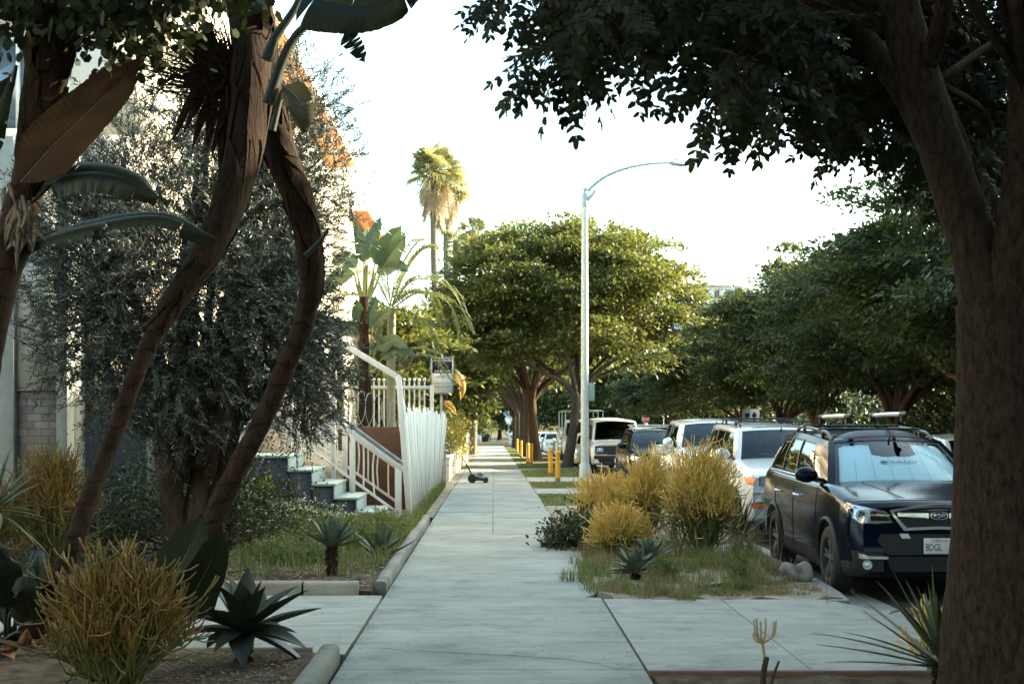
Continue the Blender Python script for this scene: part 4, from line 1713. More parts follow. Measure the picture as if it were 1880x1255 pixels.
    for k in range(1, 7):
        u = .06 + .88 * k / 7
        vv = np.linspace(.05, .58, 10)
        p_ = c.WS(np.full(10, u), vv)
        tube(mb, p_ + np.array([0, .022, -.016]), .0016, 4)
    mb.build('fold', pbr('fold_grey', (.22, .30, .30), .8), sh)
    o_ = c.WS(np.array([.52]), np.array([.47]))[0]
    yv = nrm(c.WS(np.array([.52]), np.array([.52]))[0] - o_)
    xv = np.array([1.0, 0, 0])
    zv = np.cross(xv, yv)
    o_ = o_ - zv * .020
    Mx = Matrix(((xv[0], yv[0], zv[0], o_[0]), (xv[1], yv[1], zv[1], o_[1]), (xv[2], yv[2], zv[2], o_[2]), (0, 0, 0, 1)))
    MT = pbr('shade_print', (.05, .09, .11), .7)
    text('SUBARU', .060, MT, 'lettering', sh, Mx @ Matrix.Translation((.03, 0, 0)), .001, 'CENTER', 1.3)
    mb = MB()
    a = np.linspace(0, 2 * PI, 20)[:-1]
    b = [(Mx @ Vector((-.18 + .042 * math.cos(t_), .026 * math.sin(t_), .001)))[:] for t_ in a]
    mb.add(np.array(b + [(Mx @ Vector((-.18, 0, .001)))[:]]), None, [(19, i, (i + 1) % 19) for i in range(19)])
    mb.build('emblem', MT, sh)
    return place(c, 4.33, 13.12)


def carrier(x, y, z, label):
    """long pale carrier with dark clamps lying fore and aft on the roof bars"""
    t = thing('ski_carrier', label, 'roof carrier', (x, y, z), 'ski carriers on the roof of the blue wagon')
    mb = MB()
    tube(mb, [(x - .0, y, z + .05), (x, y + .5, z + .052), (x, y + 1.15, z + .045)], [.024, .026, .023], 10, 0, 8)
    mb.build('arm', pbr('carrier_silver', (.62, .63, .62), .35, .3), t, smooth=60)
    for yy, r in ((y - .07, .034), (y + 1.16, .028)):
        mb = MB()
        tube(mb, [(x, yy - .05, z + .05), (x, yy + .05, z + .05), (x, yy + .16, z + .05)], [.02, r, r * .8], 10, 0, 8)
        bar(mb, (x, yy + .05, z + .02), (x, yy + .05, z - .035), .07, .05)
        mb.build('clamp', M_BLACK, t, smooth=60)
    return t


def fascia(c, head, grille=None, gmat=None, intake=None, amber=None, fog=None, plate=None, bars=0, barmat=None, rear=None):
    """lamps, grille, intake and plate of an ordinary car; outlines in metres, right half mirrored"""
    R = c.root
    for sg in (-1, 1):
        po = [(sg * -a, b) for a, b in head]
        if sg > 0:
            po = po[::-1]
        mb = MB()
        c.decal(mb, po, .006, 1, dens=30)
        k = np.array(po).mean(0)
        c.decal(mb, k + (np.array(po) - k) * .88, .010, 0, dens=30)
        h, _ = c.hit((k[0], -1, k[1]), (0, 1, 0))
        if h:
            ball(mb, (k[0], h.y - .006, k[1]), .05, 0, 12, (1, .4, 1))
        o = mb.build('headlight', [M_REFL, M_BLACK], R, smooth=50)
        mb = MB()
        c.decal(mb, po, .030, 0, dens=30, edge=False)
        mb.build('lens_cover', M_LENS, o, smooth=60)
        if amber:
            po = [(sg * -a, b) for a, b in amber]
            mb = MB()
            c.decal(mb, po if sg < 0 else po[::-1], .014, 0, dens=20)
            mb.build('indicator', M_AMBER, R, smooth=50)
        if fog:
            mb = MB()
            h, _ = c.hit((sg * fog[0], -1, fog[1]), (0, 1, 0))
            ball(mb, (sg * fog[0], h.y, fog[1]), fog[2], 0, 12, (1, .4, 1))
            mb.build('fog_lamp', M_REFL, R, smooth=60)
    if grille:
        g = [(-a, b) for a, b in grille] + [(a, b) for a, b in grille[::-1]]
        mb = MB()
        cz = np.mean([b for a, b in grille])
        c.decal(mb, g, .012, 0, dens=40, cen=(0, cz))
        gi = [(a * .94, cz + (b - cz) * .80) for a, b in g]
        c.decal(mb, gi, .016, 1, dens=40, cen=(0, cz))
        zs = [b for a, b in grille]
        w = min(a for a, b in grille) * .9
        for k in range(bars):
            z = min(zs) + (max(zs) - min(zs)) * (k + 1) / (bars + 1)
            c.decal(mb, [(-w, z - .008), (-w, z + .008), (w, z + .008), (w, z - .008)], .022, 0, dens=24, cen=(0, z))
        mb.build('grille', [gmat or M_CHROME, M_BLACK], R, smooth=45)
    if intake:
        g = [(-a, b) for a, b in intake] + [(a, b) for a, b in intake[::-1]]
        mb = MB()
        c.decal(mb, g, .008, 0, dens=44)
        mb.build('bumper_intake', M_CLAD, R, smooth=45)
    if plate:
        c.plate(plate)
    # door gaps, handles, tail lamps
    p = c.p
    for sg in (-1, 1):
        for yy in p.get('doors', (p['a0'] + .25, p['a0'] + 1.35, p['a0'] + 2.3)):
            pts, mb = [], MB()
            for z in np.linspace(p['zb'] + .12, p['belt'] - .06, 10):
                h, _ = c.hit((sg * 3, yy, z), (-sg, 0, 0))
                if h and abs(h.x) > .5:
                    pts.append((h.x + sg * .0015, yy, z))
            if len(pts) > 2:
                tube(mb, pts, .0045, 4)
                mb.build('door_gap', M_FRIT, R)
        for yy in p.get('handles', (p['a0'] + 1.2, p['a0'] + 2.15)):
            mb = MB()
            zz = p['belt'] - .17
            h, _ = c.hit((sg * 3, yy, zz), (-sg, 0, 0))
            if h:
                tube(mb, [(h.x, yy - .09, zz), (h.x + sg * .035, yy - .06, zz), (h.x + sg * .035, yy + .06, zz), (h.x, yy + .09, zz)], .013, 6, 0, 8)
                mb.build('door_handle', p.get('hmat', M_CLAD), R, smooth=60)
        mb = MB()
        hw = p['W'] / 2
        po = [(sg * (hw - .05), p['deck'] - .10), (sg * (hw - .22), p['deck'] - .12), (sg * (hw - .22), p['deck'] - .36), (sg * (hw - .06), p['deck'] - .34)]
        c.decal(mb, po, .012, 0, side='rear', dens=20)
        mb.build('tail_light', M_REDL, R, smooth=50)
    return c


def build_silver_suv():
    p = dict(BASE, L=4.66, W=1.74, H=1.75, Hf=1.665, nose=1.02, cowl=1.17, belt=1.17, deck=1.15, a0=1.30, a1=1.86, d1=4.35, d0=4.60, wbase=.775, wroof=.64, rcrown=.035, wheels=(.86, 3.54), wr=.36, zb=.34,
             paint=M_SILVER, side=[(.075, .36, .08, .88), (.385, .62, .08, .88), (.65, .93, .10, .86)], bow=.07, rake=.05, shoulder=.08, plan=[.88, .93, .965, .985, 1, 1, .98, .95, .90], mirror=(.12, .08, .10), bul=(.10, .07, .03))
    c = Car('parked_suv', 'silver sport utility with a black roof rack, parked behind the dark blue wagon', 'car', p, 'cars parked along the kerb')
    fascia(c, [(.68, .985), (.40, .985), (.40, .845), (.68, .845)], [(.38, .99), (.37, .84)], M_CHROME, [(.60, .48), (.55, .38)], [(.84, .975), (.745, .975), (.745, .85), (.83, .86)], None, .52, 3)
    mb = MB()
    g = [(-.86, .75), (-.86, .62), (.86, .62), (.86, .75)]
    c.decal(mb, g, .05, 0, dens=70)
    mb.build('bumper', M_CHROME, c.root, smooth=45)
    for sg in (-1, 1):
        mb = MB()
        po = [(sg * .80, .60), (sg * .60, .60), (sg * .60, .535), (sg * .80, .535)]
        c.decal(mb, po if sg > 0 else po[::-1], .03, 0, dens=20)
        mb.build('bumper_lamp', M_AMBER, c.root, smooth=45)
    c.rails(M_CLAD, .07, (.08, .92), (.16, .9), .014, (.2, .5, .85))
    return place(c, 4.46, 19.3)


def build_pickup():
    p = dict(BASE, L=5.8, W=1.98, H=1.84, Hf=1.77, nose=1.10, cowl=1.24, belt=1.25, deck=1.22, a0=1.35, a1=2.05, d1=3.95, d0=4.15, wbase=.87, wroof=.68, rcrown=.05, wheels=(1.0, 4.6), wr=.40, zb=.38,
             paint=M_CARWHITE, side=[(.09, .46, .08, .86), (.50, .90, .08, .86)], bow=.10, rake=.10, mirror=(.11, .07, .12), mirror_m=2, bul=(.13, .09, .03))
    c = Car('parked_pickup', 'white pickup truck with chrome mirrors, between the silver sport utility and a black crossover', 'truck', p, 'cars parked along the kerb')
    fascia(c, [(.92, 1.06), (.70, 1.05), (.64, .98), (.66, .84), (.86, .86), (.93, .96)], [(.58, 1.02), (.52, .72)], M_CHROME, [(.75, .56), (.62, .42)], None, (.72, .52, .05), .60, 3)
    return place(c, 4.52, 25.6)


def build_crossover():
    p = dict(BASE, L=4.75, W=1.86, H=1.66, Hf=1.585, nose=.98, cowl=1.09, belt=1.12, deck=1.10, a0=1.15, a1=1.95, d1=4.2, d0=4.6, wbase=.82, wroof=.63, rcrown=.05, wheels=(.92, 3.72), wr=.36, paint=M_CARBLACK, clad=.38,
             side=[(.12, .44, .08, .86), (.47, .70, .08, .86), (.73, .92, .14, .80)], bow=.16, rake=.12)
    c = Car('parked_crossover', 'black crossover with bright roof bars, parked between the white pickup and the white van', 'car', p, 'cars parked along the kerb')
    fascia(c, [(.90, .95), (.72, .91), (.50, .83), (.52, .78), (.78, .80), (.90, .85)], [(.48, .90), (.40, .62)], M_BLACK, [(.6, .48), (.5, .32)], None, (.70, .42, .045), .56, 2)
    c.rails(M_STEEL, .05, (.06, .94), (.06, .9), .016)
    for v in (.12, .55):
        mb = MB()
        a, b = c.RF(np.array([.0]), np.array([v]))[0] + [-.04, 0, .11], c.RF(np.array([1.0]), np.array([v]))[0] + [.04, 0, .11]
        bar(mb, a, b, .09, .03)
        mb.build('roof_bar', pbr('bar_pale', (.70, .72, .72), .4, .3), c.root, bevel=.01)
    return place(c, 4.42, 34.8)


def build_van():
    p = dict(BASE, L=5.7, W=2.0, H=2.09, Hf=1.99, nose=1.10, cowl=1.22, belt=1.24, deck=1.24, a0=.85, a1=1.55, d1=5.45, d0=5.65, wbase=.91, wroof=.78, rcrown=.07, wheels=(.90, 4.4), wr=.37, zb=.36, paint=M_VANWHITE, glass=M_GLASSD,
             side=[(.07, .24, .08, .80), (.30, .56, .10, .78), (.60, .92, .10, .78)], bow=.08, rake=.08, plan=[.90, .94, .97, .99, 1, 1, .99, .97, .95], mirror=(.12, .08, .15), mirror_m=1, bul=(.12, .10, .02), seats=False)
    c = Car('parked_van', 'white van with a large black windscreen, behind the street lamp', 'van', p, 'cars parked along the kerb')
    fascia(c, [(.80, 1.0), (.56, 1.0), (.56, .82), (.80, .82)], [(.86, 1.03), (.86, .70)], M_BLACK, [(.90, .68), (.90, .36)], [(.84, .79), (.40, .79), (.40, .71), (.84, .71)], None, .50, 2)
    return place(c, 4.55, 49.4)


def build_hatch(name, label, X, Y, mat, group='cars parked along the kerb'):
    p = dict(BASE, L=4.5, W=1.78, H=1.50, Hf=1.42, nose=.86, cowl=1.0, belt=1.02, deck=1.0, a0=1.1, a1=1.95, d1=3.5, d0=4.1, wbase=.78, wroof=.60, rcrown=.05, wheels=(.9, 3.55), wr=.32, zb=.20, paint=mat, glass=M_GLASSD,
             side=[(.12, .46, .08, .86), (.50, .88, .08, .84)], bow=.15, rake=.12)
    c = Car(name, label, 'car', p, group)
    fascia(c, [(.86, .80), (.66, .77), (.56, .68), (.62, .62), (.84, .66)], [(.42, .76), (.36, .64)], M_CHROME, [(.55, .42), (.45, .26)], None, (.66, .34, .04), .50, 1)
    return place(c, X, Y)


def build_truck(name, label, X, Y, mat, body_mat):
    """cab with a box or open bed behind it"""
    p = dict(BASE, L=6.4, W=2.05, H=2.15, Hf=2.06, nose=1.16, cowl=1.32, belt=1.32, deck=1.15, a0=1.0, a1=1.65, d1=2.6, d0=2.75, wbase=.93, wroof=.78, rcrown=.05, wheels=(1.0, 4.9), wr=.43, zb=.45, paint=mat, glass=M_GLASS,
             side=[(.12, .88, .08, .84)], bow=.06, rake=.06, plan=[.92, .95, .97, .99, 1, 1, .99, .97, .95], mirror=(.10, .08, .17), bul=(.10, .08, .02), doors=(1.2, 2.5), handles=(2.3,))
    c = Car(name, label, 'truck', p, 'cars parked along the kerb')
    fascia(c, [(.86, 1.05), (.62, 1.05), (.62, .88), (.86, .88)], [(.58, 1.08), (.58, .80)], M_CHROME, [(.9, .70), (.9, .52)], None, None, .60, 2)
    return place(c, X, Y), c


wagon = build_wagon()
zc = float(gz(14)) - .146
carrier(3.96, 15.20, zc + 1.765, 'ski carrier on the wagon roof, the one nearer the sidewalk')
carrier(4.50, 14.95, zc + 1.785, 'ski carrier on the wagon roof, the one nearer the roadway')
build_silver_suv()
build_pickup()
build_crossover()
build_van()
h1 = build_hatch('parked_car', 'cream white car half hidden by the street lamp, beside the van', 4.28, 57.5, M_CREAM)
tr, tc_ = build_truck('parked_truck', 'white work truck with an empty ladder rack above its bed, behind the grey tree trunk', 4.35, 65.5, M_CARWHITE, M_WHITE)
mb = MB()
for x in (-.9, .9):
    for y in (-.15, 3.0, 6.1):
        bar(mb, (x, y, 1.1), (x, y, 2.55), .05)
    bar(mb, (x, -.3, 2.55), (x, 6.2, 2.55), .05)
for y in (-.15, 1.5, 3.0, 6.1):
    bar(mb, (-.9, y, 2.56), (.9, y, 2.56), .05)
o = mb.build('ladder_rack', M_STEEL, None)
o.parent = tc_.root
mb = MB()
for sg in (-1, 1):
    box(mb, (sg * .99 - .03, 2.9, 1.12), (sg * .99 + .03, 6.3, 1.62))
box(mb, (-1.0, 2.85, 1.12), (1.0, 2.9, 1.75))
o = mb.build('bed_side', M_CARWHITE, None, bevel=.01)
o.parent = tc_.root
FAR = [(4.30, 74.5, 'white hatchback parked beyond the work truck, seen past the grey trunk'),
       (4.25, 92.0, 'white car parked far down the street between the brown tree trunks'),
       (4.25, 104.0, 'pale car parked beside the farthest yellow posts'),
       (4.25, 118.0, 'farthest pale car parked along the kerb')]
h2 = build_hatch('parked_car', FAR[0][2], 0, 0, M_CARWHITE)
h2.root.location = (FAR[0][0], FAR[0][1], float(gz(FAR[0][1])) - .146)
for x, Y, lab in FAR[1:]:
    dup(h2.root, (x, Y, float(gz(Y)) - .146), label=lab)
dup(h2.root, (10.3, 27.2, -.146), label='white car across the street, glimpsed between the wagon and the big trunk', group='cars across the street')

# ------------------------------------------------------------------ buildings, stairs, fences on the left
M_STUCCO = pbr('cream_stucco', (.74, .65, .54), .9, col2=(.66, .57, .46), nscale=3, bump=.3, bscale=60)
M_GREYST = pbr('grey_stucco', (.36, .37, .35), .9, col2=(.50, .51, .48), nscale=2.5, bump=.5, bscale=30, detail=10)
M_SOFFIT = pbr('orange_soffit', (.50, .22, .09), .8, col2=(.42, .18, .07), nscale=4)
M_NAVYW = pbr('navy_wall_paint', (.012, .022, .035), .7, col2=(.025, .04, .055), nscale=4, bump=.2)
M_STEP = pbr('pale_step_paint', (.27, .35, .35), .7, col2=(.34, .41, .40), nscale=8, bump=.2)
M_BROWNW = pbr('brown_wall', (.065, .034, .022), .85, col2=(.095, .050, .033), nscale=5, bump=.3, bscale=50)
M_BRICK = brickmat('grey_brick', (.16, .135, .12), (.26, .225, .20), (.10, .095, .09))
M_WINPANE = pbr('window_pane', (.10, .14, .17), .06, coat=1, spec=.8)
M_TERRA = pbr('terracotta', (.42, .15, .06), .8, col2=(.36, .13, .06), nscale=6)
M_ROOFBR = pbr('brown_roof', (.10, .05, .035), .8, col2=(.14, .075, .05), nscale=6)
M_CREAMW = pbr('cream_wall_paint', (.62, .56, .47), .85, col2=(.55, .49, .40), nscale=3, bump=.3)
M_BLOCK = brickmat('stone_block', (.30, .30, .28), (.38, .37, .35), (.12, .12, .11), .42, .19)


def wall_openings(mb, x0, x1, z0, z1, y, holes, thick=.2, m=0, axis='y'):
    """a wall plane with real openings; holes = (a0, a1, b0, b1)"""
    xs = sorted({x0, x1, *[h[0] for h in holes], *[h[1] for h in holes]})
    zs = sorted({z0, z1, *[h[2] for h in holes], *[h[3] for h in holes]})
    for a0, a1 in zip(xs[:-1], xs[1:]):
        for b0, b1 in zip(zs[:-1], zs[1:]):
            if any(h[0] < (a0 + a1) / 2 < h[1] and h[2] < (b0 + b1) / 2 < h[3] for h in holes):
                continue
            if axis == 'y':
                box(mb, (a0, y, b0), (a1, y + thick, b1), m)
            else:
                box(mb, (y - thick, a0, b0), (y, a1, b1), m)


def window(parent, a0, a1, b0, b1, y, axis='y', bars=1, louver=False):
    f = MB()
    t = .05
    def bx(lo, hi):
        if axis == 'y':
            box(f, lo, hi)
        else:
            box(f, (lo[1], lo[0], lo[2]), (hi[1], hi[0], hi[2]))
    s = 1 if axis == 'y' else -1
    ya, yb = (y - .02, y + .06) if axis == 'y' else (y - .06, y + .02)
    bx((a0, ya, b0), (a0 + t, yb, b1))
    bx((a1 - t, ya, b0), (a1, yb, b1))
    bx((a0 + t, ya, b0), (a1 - t, yb, b0 + t))
    bx((a0 + t, ya, b1 - t), (a1 - t, yb, b1))
    for k in range(bars):
        c = a0 + (a1 - a0) * (k + 1) / (bars + 1)
        bx((c - .02, ya, b0 + t), (c + .02, yb, b1 - t))
    if louver:
        n = int((b1 - b0) / .12)
        for k in range(n):
            z = b0 + t + (b1 - b0 - 2 * t) * (k + .5) / n
            bx((a0 + t, ya + .02, z - .012), (a1 - t, yb - .02, z + .012))
    o = f.build('window', M_WHITE, parent)
    g = MB()
    if axis == 'y':
        box(g, (a0 + t, y + .07, b0 + t), (a1 - t, y + .09, b1 - t))
    else:
        box(g, (y - .09, a0 + t, b0 + t), (y - .07, a1 - t, b1 - t))
    g.build('pane', M_WINPANE, o)
    return o


# the cream apartment house behind the olive tree
B = thing('apartment_house', 'tall cream stucco apartment house behind the olive tree, with orange eaves and a navy base', 'building', (-9, 30, 0))
X1, Y0, Y1, ZT = -4.6, 18.0, 39.0, 8.9
fw = [(-7.0, -5.6, 5.4, 6.7), (-9.2, -8.0, 5.4, 6.7), (-7.0, -6.0, 2.5, 3.9), (-9.6, -8.2, 2.5, 3.9)]
sw = [(20.2, 21.6, 5.3, 6.6), (24.0, 25.4, 5.3, 6.6), (28.0, 29.4, 5.3, 6.6), (33.5, 35.0, 5.3, 6.6), (25.0, 26.4, 2.6, 3.9), (29.2, 30.2, 2.2, 4.2)]
mb = MB()
wall_openings(mb, -16, X1, 1.7, ZT, Y0, fw)
wall_openings(mb, Y0 + .2, Y1 - .2, 1.7, ZT, X1, sw, axis='x')
box(mb, (-16, Y1 - .2, 1.7), (X1, Y1, ZT))
mb.build('wall', M_STUCCO, B)
mb = MB()
box(mb, (-16.02, Y0 - .02, -.4), (X1 + .02, Y1, 1.698))
mb.build('base', M_NAVYW, B)
mb = MB()
box(mb, (-16.6, Y0 - .6, ZT), (X1 + .62, Y1, ZT + .04))
mb.build('eave', M_SOFFIT, B)
mb = MB()
box(mb, (-16.64, Y0 - .64, ZT + .042), (X1 + .66, Y1 + .02, ZT + .28))
mb.build('roof', M_WHITE, B, bevel=.01)
for h in fw:
    window(B, *h, Y0 + .03, 'y', 1, louver=(h[0] == -7.0 and h[2] < 4))
for h in sw:
    window(B, *h, X1 - .03, 'x', 1)
mb = MB()
box(mb, (X1, 29.5, 4.82), (-3.85, 32.0, 4.98))
box(mb, (-3.95, 29.5, 4.98), (-3.85, 32.0, 5.35))
box(mb, (X1, 29.5, 4.98), (-3.95, 29.6, 5.35))
mb.build('balcony', M_WHITE, B, bevel=.01)
mb = MB()
hexa(mb, [(-4.6, 31.0, 4.05), (-3.3, 31.4, 3.75), (-3.3, 36.5, 3.75), (-4.6, 36.5, 4.05)], [(-4.6, 31.0, 4.3), (-3.2, 31.3, 3.86), (-3.2, 36.5, 3.86), (-4.6, 36.5, 4.3)])
mb.build('porch_roof', M_ROOFBR, B)
mb = MB()
box(mb, (-3.62, 31.5, 0), (-3.5, 31.62, 3.84))
mb.build('porch_post', pbr('brown_post', (.22, .15, .11), .7), B)
mb = MB()
for k in range(9):
    z = 2.75 + k * .115
    hexa(mb, [(-4.55, 30.4, z), (-3.55, 30.4, z - .30), (-3.55, 30.5, z - .30), (-4.55, 30.5, z)], [(-4.55, 30.4, z + .05), (-3.55, 30.4, z - .25), (-3.55, 30.5, z - .25), (-4.55, 30.5, z + .05)])
mb.build('porch_louvre', M_WHITE, B)
# flower pot on the balcony wall
t = thing('flower_pot', 'orange terracotta pot with a small plant on the white balcony wall', 'pot', (-3.9, 29.56, 5.35))
mb = MB()
lathe(mb, [(.001, 0), (.12, 0), (.17, .24), (.19, .24), (.19, .30), (.16, .30), (.15, .27), (.001, .27)], (-3.9, 29.56, 5.352), 18)
mb.build('pot', M_TERRA, t, smooth=50)
mb = MB()
r_ = np.random.default_rng(5)
n = 160
leaves(mb, np.array([-3.9, 29.56, 5.75]) + r_.normal(size=(n, 3)) * [.12, .12, .14], rdir(r_, n) + [0, 0, .5], rdir(r_, n), .09, .04)
tube(mb, [(-3.9, 29.56, 5.6), (-3.88, 29.55, 5.8), (-3.9, 29.56, 5.95)], .01, 5)
mb.build('foliage', L_DRY, t)

# second house further on
B2 = thing('apartment_house', 'white apartment house further down the street behind the paddle-leaved plants', 'building', (-9, 47, 0))
mb = MB()
hs = [(44.2, 44.9, 8.6, 9.5), (46.5, 47.6, 5.0, 6.4)]
wall_openings(mb, -16, -4.6, -.3, 10.4, 42.4, [(-8.2, -7.0, 5.0, 6.4)])
wall_openings(mb, 42.6, 51.5, -.3, 10.4, -4.6, hs, axis='x')
box(mb, (-16, 51.3, -.3), (-4.82, 51.5, 10.4))
mb.build('wall', M_STUCCO, B2)
window(B2, *hs[0], -4.63, 'x')
window(B2, *hs[1], -4.63, 'x')
window(B2, -8.2, -7.0, 5.0, 6.4, 42.43)
mb = MB()
box(mb, (-16.1, 42.3, 10.402), (-4.5, 51.6, 10.6))
mb.build('roof', M_WHITE, B2)
mb = MB()
box(mb, (-4.597, 43.4, 8.30), (-4.0, 51.0, 8.34))
mb.build('soffit', M_SOFFIT, B2)
mb = MB()
box(mb, (-4.597, 43.4, 8.342), (-3.98, 51.0, 8.55))
mb.build('balcony', M_WHITE, B2)

# grey house at the left edge: stucco and brick front between two plain piers
B3 = thing('grey_house', 'grey stucco house front with a brick panel at the left edge', 'building', (-8, 17.2, 0))
mb = MB()
box(mb, (-6.03, 17.2, 2.0), (-5.50, 17.4, 5.2))
mb.build('stucco_panel', M_GREYST, B3)
mb = MB()
box(mb, (-6.03, 17.24, -.3), (-5.50, 17.4, 1.998))
mb.build('brick_panel', M_BRICK, B3)
mb = MB()
box(mb, (-6.22, 17.12, -.3), (-6.03, 17.42, 5.2))
box(mb, (-5.498, 17.12, -.3), (-5.36, 17.42, 5.2))
mb.build('pier', pbr('pale_pier', (.26, .28, .26), .85, col2=(.34, .35, .33), nscale=5, bump=.3), B3, bevel=.01)
mb = MB()
box(mb, (-12, 17.3, -.3), (-6.222, 17.5, 5.2))
box(mb, (-5.55, 17.421, -.3), (-5.37, 17.9, 5.2))
box(mb, (-12, 17.25, 5.2), (-5.3, 17.9, 5.32))
mb.build('wall', M_GREYST, B3)
window(B3, -7.6, -6.5, 2.4, 3.8, 17.26)

# ------------------------------------------------------------------ stair up to the apartment house
ST = thing('concrete_stair', 'pale concrete stair with navy painted sides climbing from the sidewalk to the cream house', 'stairs', (-2.5, 21.5, 0))
YA, YB = 20.75, 22.35
steps = [(-1.72, .24), (-2.08, .46), (-2.42, .67), (-2.76, .885), (-3.12, 1.10)]
mt, ms_ = MB(), MB()
for k, (x, z) in enumerate(steps):
    xe = steps[k + 1][0] if k + 1 < len(steps) else -4.55
    box(ms_, (xe, YA + .02, -.1), (x - .02, YB, z - .045))
    box(mt, (xe - .02, YA, z - .043), (x + .015, YB, z))
    box(mt, (x - .018, YA + .001, (steps[k - 1][1] if k else -.1) + .002), (x, YB - .001, z - .044))
box(mt, (-4.6, YA - .02, 1.102), (-4.42, YB, 1.32))
mt.build('treads', M_STEP, ST, bevel=.014)
ms_.build('side', M_NAVYW, ST)


def rail_run(name, label, Yr, x0, z0, x1, z1, posts, top_h, low_h, bal, mat, hand=None):
    """sloping steel stair railing: posts, two rails, balusters"""
    t = thing(name, label, 'railing', (x0, Yr, z0 - top_h))
    sl = (z1 - z0) / (x1 - x0)
    zt = lambda x: z0 + sl * (x - x0)
    if hand:
        mb = MB()
        bar(mb, (x0 + .02, Yr, zt(x0 + .02) + .05), (x1, Yr, zt(x1) + .05), .10, .05)
        mb.build('handrail', hand, t, bevel=.006)
    mb = MB()
    bar(mb, (x0 + .02, Yr - .03, zt(x0 + .02) - .045), (x1, Yr - .03, zt(x1) - .045), .035, .075)
    mb.build('top_rail', mat, t, bevel=.004)
    mb = MB()
    bar(mb, (x0, Yr, zt(x0) - low_h), (x1, Yr, zt(x1) - low_h), .03, .045)
    mb.build('bottom_rail', mat, t, bevel=.004)
    for x in posts:
        mb = MB()
        zb = next((z for xx, z in steps[::-1] if x <= xx), 0.0)
        box(mb, (x - .045, Yr - .04, zb), (x + .045, Yr + .04, zt(x) - .01))
        mb.build('post', mat if x != posts[0] else mat, t, bevel=.006)
    for x in bal:
        mb = MB()
        bow = r_.normal() * .015
        tube(mb, [(x, Yr, zt(x) - low_h), (x + bow, Yr, zt(x) - low_h * .5), (x, Yr, zt(x) - .06)], .014, 6, 0, 6)
        mb.build('baluster', mat, t, smooth=70)
    return t


rail_run('stair_railing', 'white stair railing with a blue grey handrail, on the far edge of the stair', 22.2, -1.50, .90, -4.3, 2.95, [-1.56, -2.30, -3.2, -4.1], .85, .82, [-1.94, -2.12, -2.55, -2.75, -2.95, -3.4, -3.6, -3.8, -3.95], M_WHITEM, M_BLUEGREY)
rail_run('stair_railing', 'thin white stair railing seen through the first one, in front of the brown wall', 24.0, -1.62, .80, -4.3, 2.70, [-1.66, -2.62, -3.6], .8, .66, [-1.85, -2.03, -2.21, -2.39, -2.85, -3.05, -3.25, -3.8, -4.0], M_WHITEM)
t = thing('upper_handrail', 'long white handrail slanting down to the leaning post of the board fence', 'railing', (-1.65, 23.4, 0))
mb = MB()
bar(mb, (-1.62, 23.4, 2.36), (-4.4, 23.4, 4.05), .06, .10)
mb.build('rail', M_WHITEM, t, bevel=.008)
mb = MB()
for x in (-2.75, -3.35, -4.2):
    z = 2.36 + (x + 1.62) * -.608
    box(mb, (x - .035, 23.37, 0), (x + .035, 23.43, z - .04))
mb.build('post', M_WHITEM, t, bevel=.004)

# brown wall, spear-topped fence, board fence
o = MB()
box(o, (-2.75, 25.0, -.1), (-1.50, 25.2, 1.52))
box(o, (-1.70, 25.202, -.1), (-1.50, 28.2, 1.50))
tag(o.build('brown_wall', M_BROWNW, bevel=.01), 'low brown plastered wall behind the stair railing', 'wall')
o = MB()
hexa(o, [(-4.5, 24.3, -.05), (-2.75, 24.3, -.05), (-2.75, 27.0, -.05), (-4.5, 27.0, -.05)], [(-4.5, 24.3, 1.30), (-2.75, 24.3, .50), (-2.75, 27.0, .95), (-4.5, 27.0, 1.5)])
struct(o.build('bank', M_SANDY))
t = thing('picket_fence', 'white metal fence with ball-tipped pickets standing above the brown wall', 'fence', (-2.6, 33.6, 0))
for z in (2.46, .5):
    mb = MB()
    bar(mb, (-4.3, 33.6, z), (-1.52, 33.6, z), .04, .08)
    mb.build('rail', M_WHITEM, t)
for x in np.arange(-4.2, -1.58, .125):
    mb = MB()
    tube(mb, [(x, 33.6, .1), (x, 33.6, 2.62)], .019, 6)
    ball(mb, (x, 33.6, 2.65), .038, 0, 8, (1, 1, 1.25))
    mb.build('picket', M_WHITEM, t, smooth=60)
for x in (-4.32, -1.52):
    mb = MB()
    box(mb, (x - .045, 33.55, 0), (x + .045, 33.65, 2.52))
    mb.build('post', M_WHITEM, t, bevel=.006)

t = thing('board_fence', 'tall white board fence with a ragged top leaning over the sidewalk edge', 'fence', (-1.33, 28, 0))
mb = MB()
r_ = np.random.default_rng(9)
nb = 76
ys = np.linspace(22.75, 33.2, nb + 1)
for k in range(nb):
    u = (k + .5) / nb
    xb = -1.36 + .07 * u + r_.normal() * .006
    xt = -1.53 + .40 * u + r_.normal() * .012
    zt = 1.86 - .10 * u + r_.normal() * .03 + .05 * math.sin(k * .9)
    zb = .04 + abs(r_.normal()) * .05 + (.12 if k % 19 == 11 else 0) - .05 * u
    ya, yb = ys[k] + .001, ys[k + 1] - .003
    th = .02
    hexa(mb, [(xb - th, ya, zb), (xb, ya, zb), (xb, yb, zb), (xb - th, yb, zb)], [(xt - th, ya, zt), (xt, ya, zt - .01), (xt, yb, zt + r_.normal() * .02), (xt - th, yb, zt)])
mb.build('boards', pbr('weathered_white_paint', (.70, .72, .70), .7, col2=(.42, .43, .40), nscale=3.0, contrast=(.5, .85), bump=.3, bscale=25, stretch=(6, 6, .8)), t)
mb = MB()
